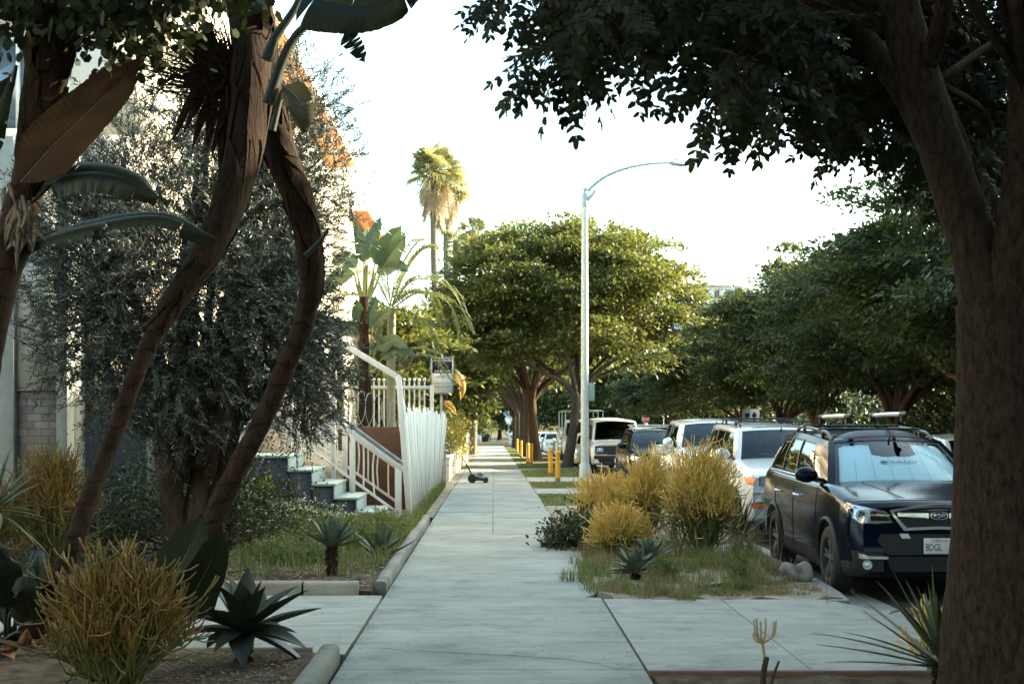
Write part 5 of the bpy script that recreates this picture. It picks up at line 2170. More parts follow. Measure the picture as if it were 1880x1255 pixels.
for z in (.35, 1.45):
    f = z / 1.8
    a_, b_ = -1.36 - .17 * f - .035, -1.29 + .16 * f - .035
    hexa(mb, [(a_ - .04, 22.75, z), (a_, 22.75, z), (b_, 33.2, z), (b_ - .04, 33.2, z)], [(a_ - .045, 22.75, z + .09), (a_ - .005, 22.75, z + .09), (b_, 33.2, z + .09), (b_ - .04, 33.2, z + .09)])
mb.build('rail', M_WHITE, t)
mb = MB()
hexa(mb, [(-1.44, 22.55, -.02), (-1.34, 22.55, -.02), (-1.34, 22.7, -.02), (-1.44, 22.7, -.02)], [(-1.62, 22.55, 2.36), (-1.53, 22.55, 2.36), (-1.53, 22.7, 2.36), (-1.62, 22.7, 2.36)])
mb.build('end_post', M_WHITEM, t, bevel=.008)
# coil of wire along the spear fence
mb = MB()
a = np.linspace(0, 2 * PI * 7.5, 260)
xx = np.linspace(-3.1, -1.9, 260)
tube(mb, np.stack([xx + .10 * np.cos(a), 26.6 + .18 * np.cos(a * 1.0), 2.0 - .25 * (xx + 3.1) + .34 * np.sin(a)], -1), .006, 5)
tag(mb.build('wire_coil', M_BLUEGREY), 'loose blue grey coil of wire hanging along the white metal fence', 'wire coil')

# ------------------------------------------------------------------ vacancy sign
SG = thing('vacancy_sign', 'black and white vacancy sign board on a post beyond the board fence', 'sign', (-1.36, 36.0, float(gz(36))))
xs0, xs1, z0, z1 = -1.64, -1.08, 2.39, 3.31
mb = MB()
box(mb, (xs0, 36.0, z0), (xs1, 36.05, z1))
mb.build('board', M_PLATE, SG)
mb = MB()
box(mb, (xs0 + .02, 35.994, 2.90), (xs1 - .02, 35.998, z1 - .02))
mb.build('dark_panel', pbr('sign_black', (.006, .008, .012), .7, spec=.15), SG)
mb = MB()
for lo, hi in (((xs0 - .02, 35.985, z0 - .02), (xs0, 36.06, z1 + .02)), ((xs1, 35.985, z0 - .02), (xs1 + .02, 36.06, z1 + .02)), ((xs0, 35.985, z1), (xs1, 36.06, z1 + .02)), ((xs0, 35.985, z0 - .02), (xs1, 36.06, z0))):
    box(mb, lo, hi)
mb.build('frame', M_GREYMET, SG)
mb = MB()
box(mb, (xs0 + .06, 35.990, 3.0), (xs1 - .04, 35.993, 3.16))
mb.build('blue_band', pbr('sign_navy', (.008, .016, .045), .7, spec=.15), SG)
mb = MB()
box(mb, (-1.42, 36.061, float(gz(36))), (-1.34, 36.13, z1))
mb.build('post', M_GREYMET, SG)
MW, MK = pbr('sign_white_ink', (.78, .78, .75), .5), pbr('sign_dark_ink', (.03, .04, .05), .5)
cx = (xs0 + xs1) / 2
text('LANDMARK', .112, MW, 'lettering', SG, facing((cx, 35.992, 3.235)), .001, sx=.92)
text('310-85 1007', .092, MW, 'lettering', SG, facing((cx + .01, 35.992, 2.945)), .001, sx=.92)
text('VACANCY', .080, MK, 'lettering', SG, facing((cx, 35.997, 2.80)), .001, sx=.95)
text('2 BEDROOM 2 BATH', .050, MK, 'lettering', SG, facing((cx, 35.997, 2.63)), .001)
text('1 BEDROOM 1 BATH', .050, MK, 'lettering', SG, facing((cx, 35.997, 2.54)), .001)

# ------------------------------------------------------------------ low walls and hedges beyond the fence
o = MB()
z = float(gz(38))
box(o, (-1.62, 37.6, z - .2), (-1.30, 38.0, .78))
box(o, (-1.66, 37.56, .782), (-1.26, 38.04, .84))
tag(o.build('block_pillar', M_BLOCK, bevel=.012), 'short stone block pillar past the end of the board fence', 'pillar')
WL = [(39.2, 49.5, -1.27, .62, 'low cream wall behind the lawn mower'), (50.5, 60.0, -1.24, .78, 'cream garden wall under the golden hedge'), (61.0, 68.0, -1.20, 1.28, 'taller cream wall end beyond the golden hedge')]
for a, b, x, z, lab in WL:
    o = MB()
    za, zb_ = float(gz(a)), float(gz(b))
    hexa(o, [(x - .2, a, za - .3), (x, a, za - .3), (x, b, zb_ - .3), (x - .2, b, zb_ - .3)], [(x - .2, a, za + z), (x, a, za + z), (x, b, zb_ + z), (x - .2, b, zb_ + z)])
    hexa(o, [(x - .24, a - .04, za + z + .003), (x + .04, a - .04, za + z + .003), (x + .04, b, zb_ + z + .003), (x - .24, b, zb_ + z + .003)], [(x - .24, a - .04, za + z + .07), (x + .04, a - .04, za + z + .07), (x + .04, b, zb_ + z + .07), (x - .24, b, zb_ + z + .07)])
    tag(o.build('garden_wall', M_CREAMW, bevel=.01), lab, 'wall')
bush('hedge', 'dense grey green hedge on the low wall beyond the board fence', -1.85, 41.5, .3, .55, 3.0, 1.0, 31, L_SHRUB, 5200, .07, .035, 'hedge', 50)
bush('hedge', 'hedge with a sunlit golden top behind the cream garden wall', -1.9, 55, .35, .75, 9.0, 1.45, 32, L_YELLOWG, 9000, .10, .05, 'hedge', 90)

# ------------------------------------------------------------------ buildings far off
def block(name, label, x0, x1, y0, y1, z1, mat, rows, cols, cat='building'):
    t = thing(name, label, cat, ((x0 + x1) / 2, y0, float(gz(y0))))
    z0 = float(gz(y0)) - .5
    mb = MB()
    hs = []
    for i in range(cols):
        for j in range(rows):
            a = x0 + (x1 - x0) * (i + .25) / cols
            b = z1 - (j + 1) * 3.0 + .8
            if b > z0 + 1:
                hs.append((a, a + (x1 - x0) * .5 / cols, b, b + 1.5))
    wall_openings(mb, x0, x1, z0, z1, y0, hs, .3)
    box(mb, (x0, y0 + .301, z0), (x0 + .3, y1, z1))
    box(mb, (x1 - .3, y0 + .301, z0), (x1, y1, z1))
    box(mb, (x0 + .3, y1 - .3, z0), (x1 - .3, y1, z1))
    mb.build('wall', mat, t)
    mb = MB()
    box(mb, (x0 - .2, y0 - .2, z1 + .003), (x1 + .2, y1, z1 + .5))
    mb.build('roof', mat, t)
    for h in hs:
        window(t, *h, y0 + .06)
    return t


block('apartment_house', 'tall house across the street behind the dark trees, added for shade', 18.5, 31, 2, 44, 13.2, M_STUCCO, 4, 4)  # stands right of the view, added to shade the street
block('apartment_house', 'unseen house on the left beside the camera, added for shade', -21, -9.5, -14, 6.5, 9.5, M_GREYST, 3, 3)  # out of view, added to block skylight from the left
M_PALE = pbr('pale_facade', (.85, .83, .78), .9, col2=(.80, .78, .73), nscale=.6)
block('office_block', 'pale office block rising between the street trees and the far row of trees', 36, 46, 250, 275, 26.5, M_PALE, 7, 5)
block('office_block', 'grey roofed office block showing over the crowns on the right', 63, 76, 250, 270, 29, pbr('grey_facade', (.40, .47, .50), .8), 6, 4)
block('street_end_house', 'white house at the far end of the sidewalk', -14, -1.6, 205, 215, 3.2, M_WHITE, 1, 3)

# ------------------------------------------------------------------ street furniture
M_LAMPP = pbr('lamp_post_concrete', (.42, .48, .46), .7, col2=(.52, .57, .55), nscale=22, bump=.25, bscale=120)
M_LAMPA = pbr('lamp_arm_paint', (.26, .36, .36), .5, col2=(.32, .42, .42), nscale=14)
M_POSTY = pbr('yellow_post_paint', (.66, .33, .025), .55, col2=(.55, .25, .02), nscale=7, contrast=(.5, .8))

LY, LX = 38.5, 2.58
lz = float(gz(LY))
LP = thing('street_lamp', 'tall pale street lamp with a curved arm reaching over the road', 'street lamp', (LX, LY, lz))
mb = MB()
lathe(mb, [(.001, 0), (.185, 0), (.185, .05), (.155, .09), (.15, .46), (.118, .52), (.116, .6)], (LX, LY, lz), 8)
mb.build('base', M_LAMPP, LP, bevel=.006)
mb = MB()
box(mb, (LX - .06, LY - .158, lz + .14), (LX + .06, LY - .14, lz + .38))
mb.build('hand_hole_cover', M_LAMPP, LP, bevel=.004)
mb = MB()
lathe(mb, [(.113, .55), (.108, 2.5), (.098, 5.2), (.086, 7.75)], (LX, LY, lz), 20)
mb.build('shaft', M_LAMPP, LP, smooth=60)
mb = MB()
lathe(mb, [(.092, 7.74), (.095, 7.76), (.088, 8.12), (.05, 8.16), (.03, 8.2), (.001, 8.2)], (LX, LY, lz), 16)
ball(mb, (LX, LY, lz + 8.25), .062)
tube(mb, [(LX + .06, LY, lz + 7.95), (LX + .22, LY, lz + 8.10), (LX + .30, LY, lz + 8.22)], [.07, .045, .04], 8, 0, 8)
mb.build('cap', M_LAMPA, LP, smooth=60)
mb = MB()
arm = [P(x, y, LY) for x, y in ((1079, 351), (1092, 338), (1112, 324), (1140, 312), (1172, 304), (1204, 300), (1232, 299))]
tube(mb, arm, [.05, .046, .042, .038, .034, .030, .028], 10, 0, 40)
mb.build('arm', M_LAMPA, LP, smooth=60)
mb = MB()
h0, h1 = P(1228, 299, LY), P(1258, 302, LY)
c = (h0 + h1) / 2
v = []
for u, w, zt, zb in ((0, .05, .035, -.03), (.25, .14, .06, -.05), (.6, .17, .055, -.055), (.9, .13, .025, -.045), (1, .05, .0, -.03)):
    p = h0 * (1 - u) + h1 * u
    v.append([p + [0, -w, zb * .4], p + [0, -w * .5, zt], p + [0, w * .5, zt], p + [0, w, zb * .4], p + [0, w * .6, zb], p + [0, -w * .6, zb]])
v = np.array(v)
q = [(i * 6 + j, i * 6 + (j + 1) % 6, (i + 1) * 6 + (j + 1) % 6, (i + 1) * 6 + j) for i in range(4) for j in range(6)]
mb.add(v.reshape(-1, 3), q + [(0, 1, 2, 3), (0, 3, 4, 5), (24, 27, 26, 25), (24, 29, 28, 27)])
mb.build('lamp_head', M_LAMPA, LP, smooth=50)
mb = MB()
lathe(mb, [(.04, 0), (.04, .07), (.02, .10), (.001, .10)], c + [0, 0, .05], 10)
mb.build('photocell', M_GREYMET, LP, smooth=50)
mb = MB()
s0, s1 = P(1079, 735, LY - .02), P(1087, 703, LY - .02)
box(mb, (LX + .10, LY - .03, s0[2]), (LX + .28, LY - .01, s1[2]))
tag(mb.build('parking_sign', pbr('sign_grey_green', (.22, .34, .32), .5), bevel=.003), 'narrow grey green sign plate fixed to the side of the street lamp shaft', 'sign')


def make_post(label, x, Y, h):
    z = float(gz(Y))
    t = thing('parking_post', label, 'post', (x, Y, z), 'yellow posts along the verge')
    mb = MB()
    lathe(mb, [(.068, .10), (.072, .14), (.070, h - .12), (.074, h - .10), (.074, h - .03), (.05, h), (.001, h + .004)], (x, Y, z), 16)
    mb.build('shaft', M_POSTY, t, smooth=45)
    mb = MB()
    lathe(mb, [(.082, -.05), (.080, .06), (.068, .102)], (x, Y, z), 14)
    mb.build('foot', pbr('rusty_foot', (.16, .07, .03), .8, col2=(.30, .14, .03), nscale=20), t, smooth=45)
    mb = MB()
    for a in (-1.9, -1.1):
        c_ = np.array([x + .073 * math.cos(a), Y + .073 * math.sin(a), z + h - .065])
        ball(mb, c_, .016, 0, 8, (1, 1, 1.3))
    mb.build('bolt', M_BLACK, t)
    return t


PO = [(1024, 38.8, .86, 'nearest yellow post, just left of the street lamp base'), (1010.5, 43.5, .86, 'second yellow post from the camera, in front of the grey trunk'),
      (975.5, 57.5, .90, 'yellow post nearest the brown trunk, right one of a close pair'), (969, 60, .90, 'yellow post left of its close twin beside the brown trunk'),
      (957, 73, .92, 'yellow post with a dark foot further down the verge'), (949.5, 88, .92, 'farthest yellow post down the verge')]
for px, Y, h, lab in PO:
    make_post(lab, (px - CX) / F * Y, Y, h)


def sign_post(name, label, x, Y, top, cat='sign', r=.03):
    z = float(gz(Y))
    t = thing(name, label, cat, (x, Y, z))
    mb = MB()
    tube(mb, [(x, Y, z - .1), (x, Y, top)], r, 8)
    mb.build('post', M_STEEL, t, smooth=60)
    return t


def plate_prism(mb, poly, c, th=.012, m=0):
    prism(mb, poly, lambda u, w, t_: (c[0] + u, c[1] + t_, c[2] + w), -th / 2, th / 2, m)


OCT = [(.41 * math.cos(PI / 8 + k * PI / 4), .41 * math.sin(PI / 8 + k * PI / 4)) for k in range(8)]
M_STOP = pbr('stop_red', (.40, .015, .02), .5)
M_BLUE = pbr('street_blade_blue', (.02, .13, .30), .5)
ys = 134
c = P(1185, 769, ys)
t = sign_post('stop_sign', 'red stop sign facing the camera beyond the white van', c[0], ys, c[2] + 1.1)
mb = MB()
plate_prism(mb, OCT, c + [0, -.06, 0])
mb.build('face_rim', M_PLATE, t)
mb = MB()
plate_prism(mb, [(a * .92, b * .92) for a, b in OCT], c + [0, -.07, 0])
mb.build('face', M_STOP, t)
text('STOP', .34, M_PLATE, 'lettering', t, facing(c + [0, -.080, 0]), .002, sx=.82)
mb = MB()
box(mb, c + [-.24, -.066, -.62], c + [.24, -.054, -.43])
mb.build('lower_plate', pbr('plate_pink', (.55, .38, .38), .5), t)
mb = MB()
box(mb, c + [.03, -.02, .42], c + [.82, .0, .74])
mb.build('street_blade', M_BLUE, t)

ys = 112
c = P(1221, 762, ys)
t = sign_post('road_sign', 'small white rectangular sign on a thin post above the pickup roof', c[0] - .12, ys, c[2] + .1)
mb = MB()
box(mb, c + [-.26, -.06, -.17], c + [.26, -.04, .17])
mb.build('face', M_PLATE, t)
mb = MB()
box(mb, c + [.02, -.066, -.10], c + [.17, -.062, .10])
mb.build('marking', M_BLACK, t)

ys = 40
c = P(1378, 769, ys)
struct(sheet(MB(), 7.2, 7.95, np.linspace(37, 66, 8), -.02, depth=.13).build('traffic_island', M_KERB))
t = sign_post('lane_sign', 'white sign with a black curved arrow beside a black wedge, above the silver roof rack', c[0], ys, c[2] + .3)
mb = MB()
w, h = .245, .305
plate_prism(mb, [(-w + .04, -h), (w - .04, -h), (w, -h + .04), (w, h - .04), (w - .04, h), (-w + .04, h), (-w, h - .04), (-w, -h + .04)], c + [0, -.06, 0], .01)
mb.build('face', M_PLATE, t)
S_ = .66
mb = MB()
plate_prism(mb, [(a * S_, b * S_) for a, b in [(-.27, .26), (-.05, .26), (-.09, -.04), (-.23, -.04)]], c + [0, -.07, 0], .004)
mb.build('wedge', M_BLACK, t)
mb = MB()
plate_prism(mb, [(a * S_, b * S_) for a, b in [(.145, .34), (.28, .11), (.265, .085), (.195, .115), (.195, -.06), (.10, -.28), (-.03, -.28), (.095, -.06), (.095, .115), (.025, .085), (.01, .11)]], c + [0, -.07, 0], .004)
mb.build('arrow', M_BLACK, t)

ys = 150
c = P(934, 769, ys)
t = sign_post('stop_sign', 'pale back of a stop sign under a blue street name blade at the far corner', c[0], ys, c[2] + .95)
mb = MB()
plate_prism(mb, OCT, c + [0, -.06, 0])
mb.build('face', M_PLATE, t)
mb = MB()
box(mb, c + [-.25, -.066, -.56], c + [.25, -.054, -.42])
mb.build('lower_plate', M_PLATE, t)
mb = MB()
box(mb, c + [-.62, -.02, .48], c + [.05, .0, .80])
mb.build('street_blade', M_BLUE, t)
# white news rack by the corner
x, ys = 1.95, 140
z = float(gz(ys))
t = thing('news_rack', 'white news rack on legs beside the far stop sign', 'news rack', (x, ys, z))
mb = MB()
box(mb, (x - .3, ys, z + .55), (x + .3, ys + .45, z + 1.15))
mb.build('case', M_WHITE, t, bevel=.03)
mb = MB()
box(mb, (x - .22, ys - .01, z + .72), (x + .22, ys - .002, z + 1.05))
mb.build('window', M_BLUEGREY, t)
for sx in (-.22, .22):
    mb = MB()
    box(mb, (x + sx - .05, ys + .1, z), (x + sx + .05, ys + .2, z + .548))
    mb.build('leg', M_WHITE, t)

# bin with a teal lid at the end of the sidewalk
x, ys = P(890, 800, 184)[0], 184.0
z = float(gz(ys))
t = thing('waste_bin', 'dark waste bin with a bright teal lid at the far end of the sidewalk', 'bin', (x, ys, z))
mb = MB()
hexa(mb, [(x - .40, ys, z), (x + .42, ys, z), (x + .42, ys + .8, z), (x - .40, ys + .8, z)], [(x - .48, ys - .06, z + .95), (x + .50, ys - .06, z + .95), (x + .50, ys + .86, z + .95), (x - .48, ys + .86, z + .95)])
mb.build('body', M_BLACK, t, bevel=.03)
mb = MB()
hexa(mb, [(x - .52, ys - .1, z + .953), (x + .54, ys - .1, z + .953), (x + .54, ys + .9, z + .953), (x - .52, ys + .9, z + .953)], [(x - .46, ys + .0, z + 1.62), (x + .48, ys + .0, z + 1.62), (x + .48, ys + .85, z + 1.62), (x - .46, ys + .85, z + 1.62)])
mb.build('lid', pbr('teal_plastic', (.03, .42, .42), .4), t, bevel=.06)

# person walking at the far end
x, ys = P(899, 800, 178)[0], 178.0
z = float(gz(ys))
t = thing('person', 'person in dark clothes walking away at the far end of the sidewalk', 'person', (x, ys, z))


def skin_body(name, verts, edges, rad, mat, parent, loc, sub=2):
    me = bpy.data.meshes.new(name)
    me.from_pydata(verts, edges, [])
    o = bpy.data.objects.new(name, me)
    COL.objects.link(o)
    o.modifiers.new('skin', 'SKIN')
    for i, r in enumerate(rad):
        me.skin_vertices[0].data[i].radius = (r, r) if np.isscalar(r) else r
    me.skin_vertices[0].data[0].use_root = True
    s_ = o.modifiers.new('sub', 'SUBSURF')
    s_.levels = s_.render_levels = sub
    me.materials.append(mat)
    o.parent = parent
    ORG[o.name] = ORG[parent.name]
    return o


vb = [(0, 0, .95), (0, 0, 1.12), (0, 0, 1.35), (0, -.01, 1.47), (0, -.02, 1.55), (0, -.03, 1.70),
      (.19, 0, 1.40), (.26, .06, 1.14), (.24, -.06, .90), (-.19, 0, 1.40), (-.26, -.05, 1.14), (-.24, -.16, .92),
      (.10, 0, .88), (.12, -.14, .50), (.12, -.02, .10), (.12, -.17, .04), (-.10, 0, .88), (-.11, .08, .50), (-.11, .30, .14), (-.11, .20, .04)]
eb = [(0, 1), (1, 2), (2, 3), (3, 4), (4, 5), (2, 6), (6, 7), (7, 8), (2, 9), (9, 10), (10, 11), (0, 12), (12, 13), (13, 14), (14, 15), (0, 16), (16, 17), (17, 18), (18, 19)]
rb = [(.16, .11), (.15, .10), (.18, .11), .065, .075, .085, .07, .05, .04, .07, .05, .04, .10, .07, .05, .04, .10, .07, .05, .04]
skin_body('body', vb, eb, rb, pbr('dark_clothes', (.012, .013, .016), .9), t, None)
mb = MB()
ball(mb, np.array([x, ys - .03, z + 1.64]), .115, 0, 14, (.85, .95, 1.15))
o = mb.build('head', pbr('skin', (.42, .26, .19), .6), t, smooth=170)
mb = MB()
ball(mb, np.array([x, ys + .01, z + 1.68]), .12, 0, 14, (.9, .95, 1.05))
mb.build('hair', pbr('hair_dark', (.02, .015, .012), .7), t, smooth=170)

# lawn mower resting on the sidewalk
Y = 37.6
x = P(877, 870, Y)[0]
z = float(gz(Y))
t = thing('lawn_mower', 'small black push mower with a pale yellow grip tube, on the sidewalk', 'mower', (x, Y, z))
mb = MB()
v = []
for u, w, zt, zb in ((-.22, .10, .20, .09), (-.14, .20, .25, .07), (.05, .22, .20, .06), (.18, .20, .16, .06), (.26, .12, .12, .07)):
    v.append([(x + u, Y - w, z + zb), (x + u, Y - w, z + zt * .8), (x + u, Y - w * .6, z + zt), (x + u, Y + w * .6, z + zt), (x + u, Y + w, z + zt * .8), (x + u, Y + w, z + zb)])
v = np.array(v)
q = [(i * 6 + j, i * 6 + (j + 1) % 6, (i + 1) * 6 + (j + 1) % 6, (i + 1) * 6 + j) for i in range(4) for j in range(6)]
mb.add(v.reshape(-1, 3), q + [(0, 1, 2, 3), (0, 3, 4, 5), (24, 27, 26, 25), (24, 29, 28, 27)])
mb.build('deck', pbr('mower_black', (.016, .022, .026), .35, coat=.4), t, smooth=40, bevel=.012)
mb = MB()
lathe(mb, [(.10, .0), (.10, .06), (.07, .10), (.001, .11)], (x + .06, Y, z + .19), 16)
mb.build('motor_cover', pbr('mower_grey', (.06, .08, .09), .35, coat=.4), t, smooth=50)
for wx, r, sg in ((-.15, .12, -1), (-.15, .12, 1), (.22, .075, -1), (.22, .075, 1)):
    mb = MB()
    lathe(mb, [(.001, -.025), (r * .6, -.03), (r, -.022), (r, .022), (r * .6, .03), (.001, .025)], (0, 0, 0), 20, 'z')
    vv = mb.v[0][:, [0, 2, 1]] + np.array([x + wx, Y + sg * .23, z + r])
    m2 = MB().add(vv, mb.f4[0])
    m2.build('wheel', M_RUBBER, t, smooth=50)
mb = MB()
a, b = np.array([x - .16, Y, z + .22]), np.array([x - .56, Y + .02, z + .98])
tube(mb, [a, a * .6 + b * .4], .022, 8)
mb.build('lower_tube', M_BLACK, t, smooth=60)
mb = MB()
tube(mb, [a * .6 + b * .4, b], .020, 8)
mb.build('grip_tube', pbr('pale_yellow_grip', (.55, .50, .22), .5), t, smooth=60)

# crumpled cloth on the kerb and a dark stick in the bed
r_ = np.random.default_rng(21)
mb = MB()
ball(mb, (0, 0, 0), 1, 0, 30, (.17, .13, .095))
v = mb.v[0].astype(float)
for k in range(26):
    d = rdir(r_, 1)[0]
    f = 6 + 14 * r_.random()
    v += nrm(v) * (.010 * np.sin(v @ d * f * 2.2 + r_.random() * 6))[:, None]
v[:, 2] = np.maximum(v[:, 2], -.06)
m2 = MB().add(v + np.array([3.06, 13.75, .075]), mb.f4[0])
tag(m2.build('cloth_bundle', pbr('dirty_cloth', (.16, .14, .13), .95, col2=(.34, .32, .30), nscale=9, bump=.5, bscale=30), smooth=180), 'crumpled dirty cloth bundle lying on the kerb by the wagon wheel', 'cloth')
mb = MB()
tube(mb, [(1.92, 12.95, .03), (2.1, 13.02, .04), (2.33, 13.12, .05)], [.016, .02, .014], 7, 0, 8)
tag(mb.build('stick', M_BARK, smooth=60), 'dark stick lying on the sandy bed', 'stick')
mb = MB()
for k in range(5):
    y0 = 11.9 + .12 * k
    p = np.array([3.45 + r_.random() * .3, y0, -.12])
    tube(mb, [p, p + [.15, .05, .02 + .03 * r_.random()], p + [.3, .02, .0]], [.006, .008, .003], 5, 0, 6)
tag(mb.build('dry_twigs', L_DRY), 'small heap of dry twigs in the gutter by the wagon front', 'twigs')

# ------------------------------------------------------------------ trees down the street
tree('street_tree', 'broad round tree with sunlit yellow green crown, on the grey trunk behind the street lamp', 2.95, 54, 5.0, 3.15, 6.4, 101, 'street trees along the verge', 120, 780, .19, .095, trunk_r=.20, bark=M_BARKG, fork=2.9, ry=4.6, zmin=-.62, puff=.23, lean=.35)
tree('street_tree', 'street tree on the brown trunk beside the pair of yellow posts', 2.05, 65, 4.3, 2.5, 6.3, 102, 'street trees along the verge', 80, 520, .22, .11, trunk_r=.25, fork=3.0, zmin=-.45, lean=-.25)
STR = [(1.85, 76, 'street tree third along the verge, trunk behind the brown one'), (1.9, 90, 'street tree fourth along the verge'), (1.9, 106, 'street tree fifth along the verge, near the corner'), (1.9, 124, 'farthest street tree along the verge')]
t3 = tree('street_tree', STR[0][2], *STR[0][:2], 4.0, 2.4, 6.2, 103, 'street trees along the verge', 55, 260, .30, .15, trunk_r=.20, fork=2.8, zmin=-.5)
for i, (x, Y, lab) in enumerate(STR[1:]):
    dup(t3, (x, Y, float(gz(Y))), rz=1.1 * (i + 1), label=lab)
# the far row across the road
RG = 'trees across the road'
RT = [(12.0, 31.0, 3.9, 3.6, 4.9, 'tallest dark tree across the road, right behind the big foreground trunk', 78),
      (11.6, 39.5, 3.7, 3.0, 4.5, 'dark tree across the road above the roof of the blue wagon', 66),
      (11.5, 48.5, 3.5, 2.9, 4.7, 'sunlit topped tree across the road behind the arrow sign', 70),
      (12.5, 59.0, 3.8, 2.9, 4.5, 'dark tree across the road above the white pickup', 64)]
for i, (x, Y, rx, rz, zc, lab, npf) in enumerate(RT):
    r_t = tree('roadside_tree', lab, x, Y, rx * .95, rz, zc, 200 + i, RG, int(npf * .62), 1250 if i < 2 else 900, .16 if i < 2 else .19, .075 if i < 2 else .09, leaf=L_DARKTREE, trunk_r=.2, fork=1.7, zmin=-.6, puff=.31, fill=.30, flat=.5)
    if i == 0:
        t_near = r_t
t4 = tree('roadside_tree', 'dark tree across the road above the black crossover', 13.0, 71, 4.0, 2.8, 4.4, 210, RG, 55, 260, .32, .16, leaf=L_DARKTREE, trunk_r=.2, fork=1.7, zmin=-.6)
for i, (x, Y, lab, s) in enumerate([(13.6, 84, 'dark tree across the road above the white van roof', .9), (14.0, 99, 'dark tree across the road right of the street lamp', .95), (15.5, 120, 'farthest dark tree across the road', 1.1),
                                    (12.4, 21.0, 'dark tree across the road, hidden behind the foreground trunk', 1.15), (12.6, 10.0, 'unseen dark tree across the road, nearest to the camera, added for shade', 1.2), (12.8, -1.5, 'unseen dark tree across the road, beside the camera, added for shade', 1.2),  # last two are out of view, added to shade the foreground
                                    (7.5, -7.5, 'unseen dark tree behind the camera on the right, added for shade', 1.3), (-7.0, -5.5, 'unseen dark tree behind the camera on the left, added for shade', 1.35),  # unseen trees added behind the camera to darken the foreground
                                    (17.0, 26, 'dark tree of the second row behind the tallest one', 1.25), (17.0, 36, 'dark tree of the second row behind the wagon', 1.2), (17.5, 47, 'dark tree of the second row behind the arrow sign', 1.2)]):
    dup(t_near if -3 < Y < 30 else t4, (x, Y, float(gz(Y))), rz=.9 * i, sc=s, label=lab)
bush('hedge', 'tall dark hedge across the road under the row of trees', 15.6, 42, -.1, 1.2, 32, 3.0, 220, L_SHRUB, 30000, .24, .13, 'hedge', 220)
# dark mass at the end of the street and yard trees on the left
YG = 'trees in the front yards'
tree('yard_tree', 'golden lit yard tree behind the vacancy sign', -3.6, 47, 2.6, 2.2, 3.5, 301, YG, 40, 300, .22, .11, trunk_r=.14, fork=1.2, zmin=-.9)
tree('yard_tree', 'golden brown yard tree above the clipped hedge', -3.0, 64, 2.9, 2.4, 4.0, 302, YG, 40, 280, .26, .13, trunk_r=.15, fork=1.4, zmin=-.9)
tree('yard_tree', 'yard tree past the golden hedge at the cream wall end', -3.4, 82, 3.2, 2.6, 4.4, 303, YG, 40, 240, .30, .15, trunk_r=.18, fork=1.6, zmin=-.9)
te = tree('corner_tree', 'dark tree closing the view at the far end of the sidewalk', 1.0, 215, 7, 4.5, 6.0, 304, 'trees beyond the corner', 60, 260, .55, .28, leaf=L_DARKTREE, trunk_r=.35, fork=2.2, zmin=-.8)
for i, (x, Y, s, lab) in enumerate([(-6.5, 165, .8, 'dark tree left of the far end of the sidewalk'), (-5.2, 118, .62, 'dark yard tree far down on the left'), (9.5, 190, 1.0, 'dark tree behind the far corner'), (17, 160, 1.0, 'dark tree behind the red stop sign'), (25, 175, 1.1, 'dark tree right of the red stop sign'), (33, 170, 1.1, 'dark tree far right beyond the corner')]):
    dup(te, (x, Y, float(gz(Y))), rz=.8 * i + .4, sc=s, label=lab)


# ------------------------------------------------------------------ fan palms
def fan_palm(label, x, Y, h, R, seed, nf=34, skirt=26, group='tall fan palms', tr=.2):
    rng = np.random.default_rng(seed)
    z = float(gz(Y))
    t = thing('fan_palm', label, 'palm', (x, Y, z), group)
    mb = MB()
    tube(mb, [(x, Y, z - .1), (x + .1, Y, z + h * .4), (x - .05, Y, z + h * .75), (x, Y, z + h)], [tr * 1.2, tr, tr * .9, tr * .9], 12, 0, 20)
    mb.build('trunk', M_PALMT, t, smooth=60)
    c = np.array([x, Y, z + h])
    mb, ms_ = MB(), MB()
    for i in range(nf):
        e = math.radians(-25 + 110 * rng.random())
        a = i * 2.4 + rng.normal() * .2
        d = np.array([math.cos(a) * math.cos(e), math.sin(a) * math.cos(e), math.sin(e)])
        p = c + d * R * (.45 + .12 * rng.random()) - [0, 0, .05]
        tube(ms_, [c, (c + p) / 2 + [0, 0, .06], p], .02, 4)
        fan(mb, p, d + [0, 0, -.15], R * .62, int(rng.integers(1e6)), 0)
    mb.build('fronds', L_FAN, t)
    ms_.build('frond_stalks', M_RIB, t)
    mb = MB()
    for i in range(skirt):
        a = i * 2.4
        u = rng.random()
        p = c + np.array([math.cos(a) * .32 * R * (.6 + .5 * (1 - u)), math.sin(a) * .32 * R * (.6 + .5 * (1 - u)), -.15 * R - u * 1.15 * R])
        fan(mb, p, np.array([math.cos(a) * .35, math.sin(a) * .35, -1]), R * .5, int(rng.integers(1e6)), 0, 12, .15)
    mb.build('dead_skirt', L_FANDRY, t)
    return t


fan_palm('taller left fan palm with a brown skirt, above the round street tree', P(798, 300, 74)[0], 74, P(798, 318, 74)[2] - float(gz(74)), 1.8, 41, 46, 40)
fan_palm('right fan palm of the pair, slightly behind the taller one', P(821, 330, 80)[0], 80, P(821, 345, 80)[2] - float(gz(80)), 1.6, 42, 40, 34)
fan_palm('small fan palm peeping over the round tree crown', P(868, 420, 84)[0], 84, P(868, 425, 84)[2] - float(gz(84)), 1.1, 43, 22, 6)
fan_palm('small fan palm lower left of the peeping one', P(838, 440, 70)[0], 70, P(838, 446, 70)[2] - float(gz(70)), .9, 44, 20, 6)

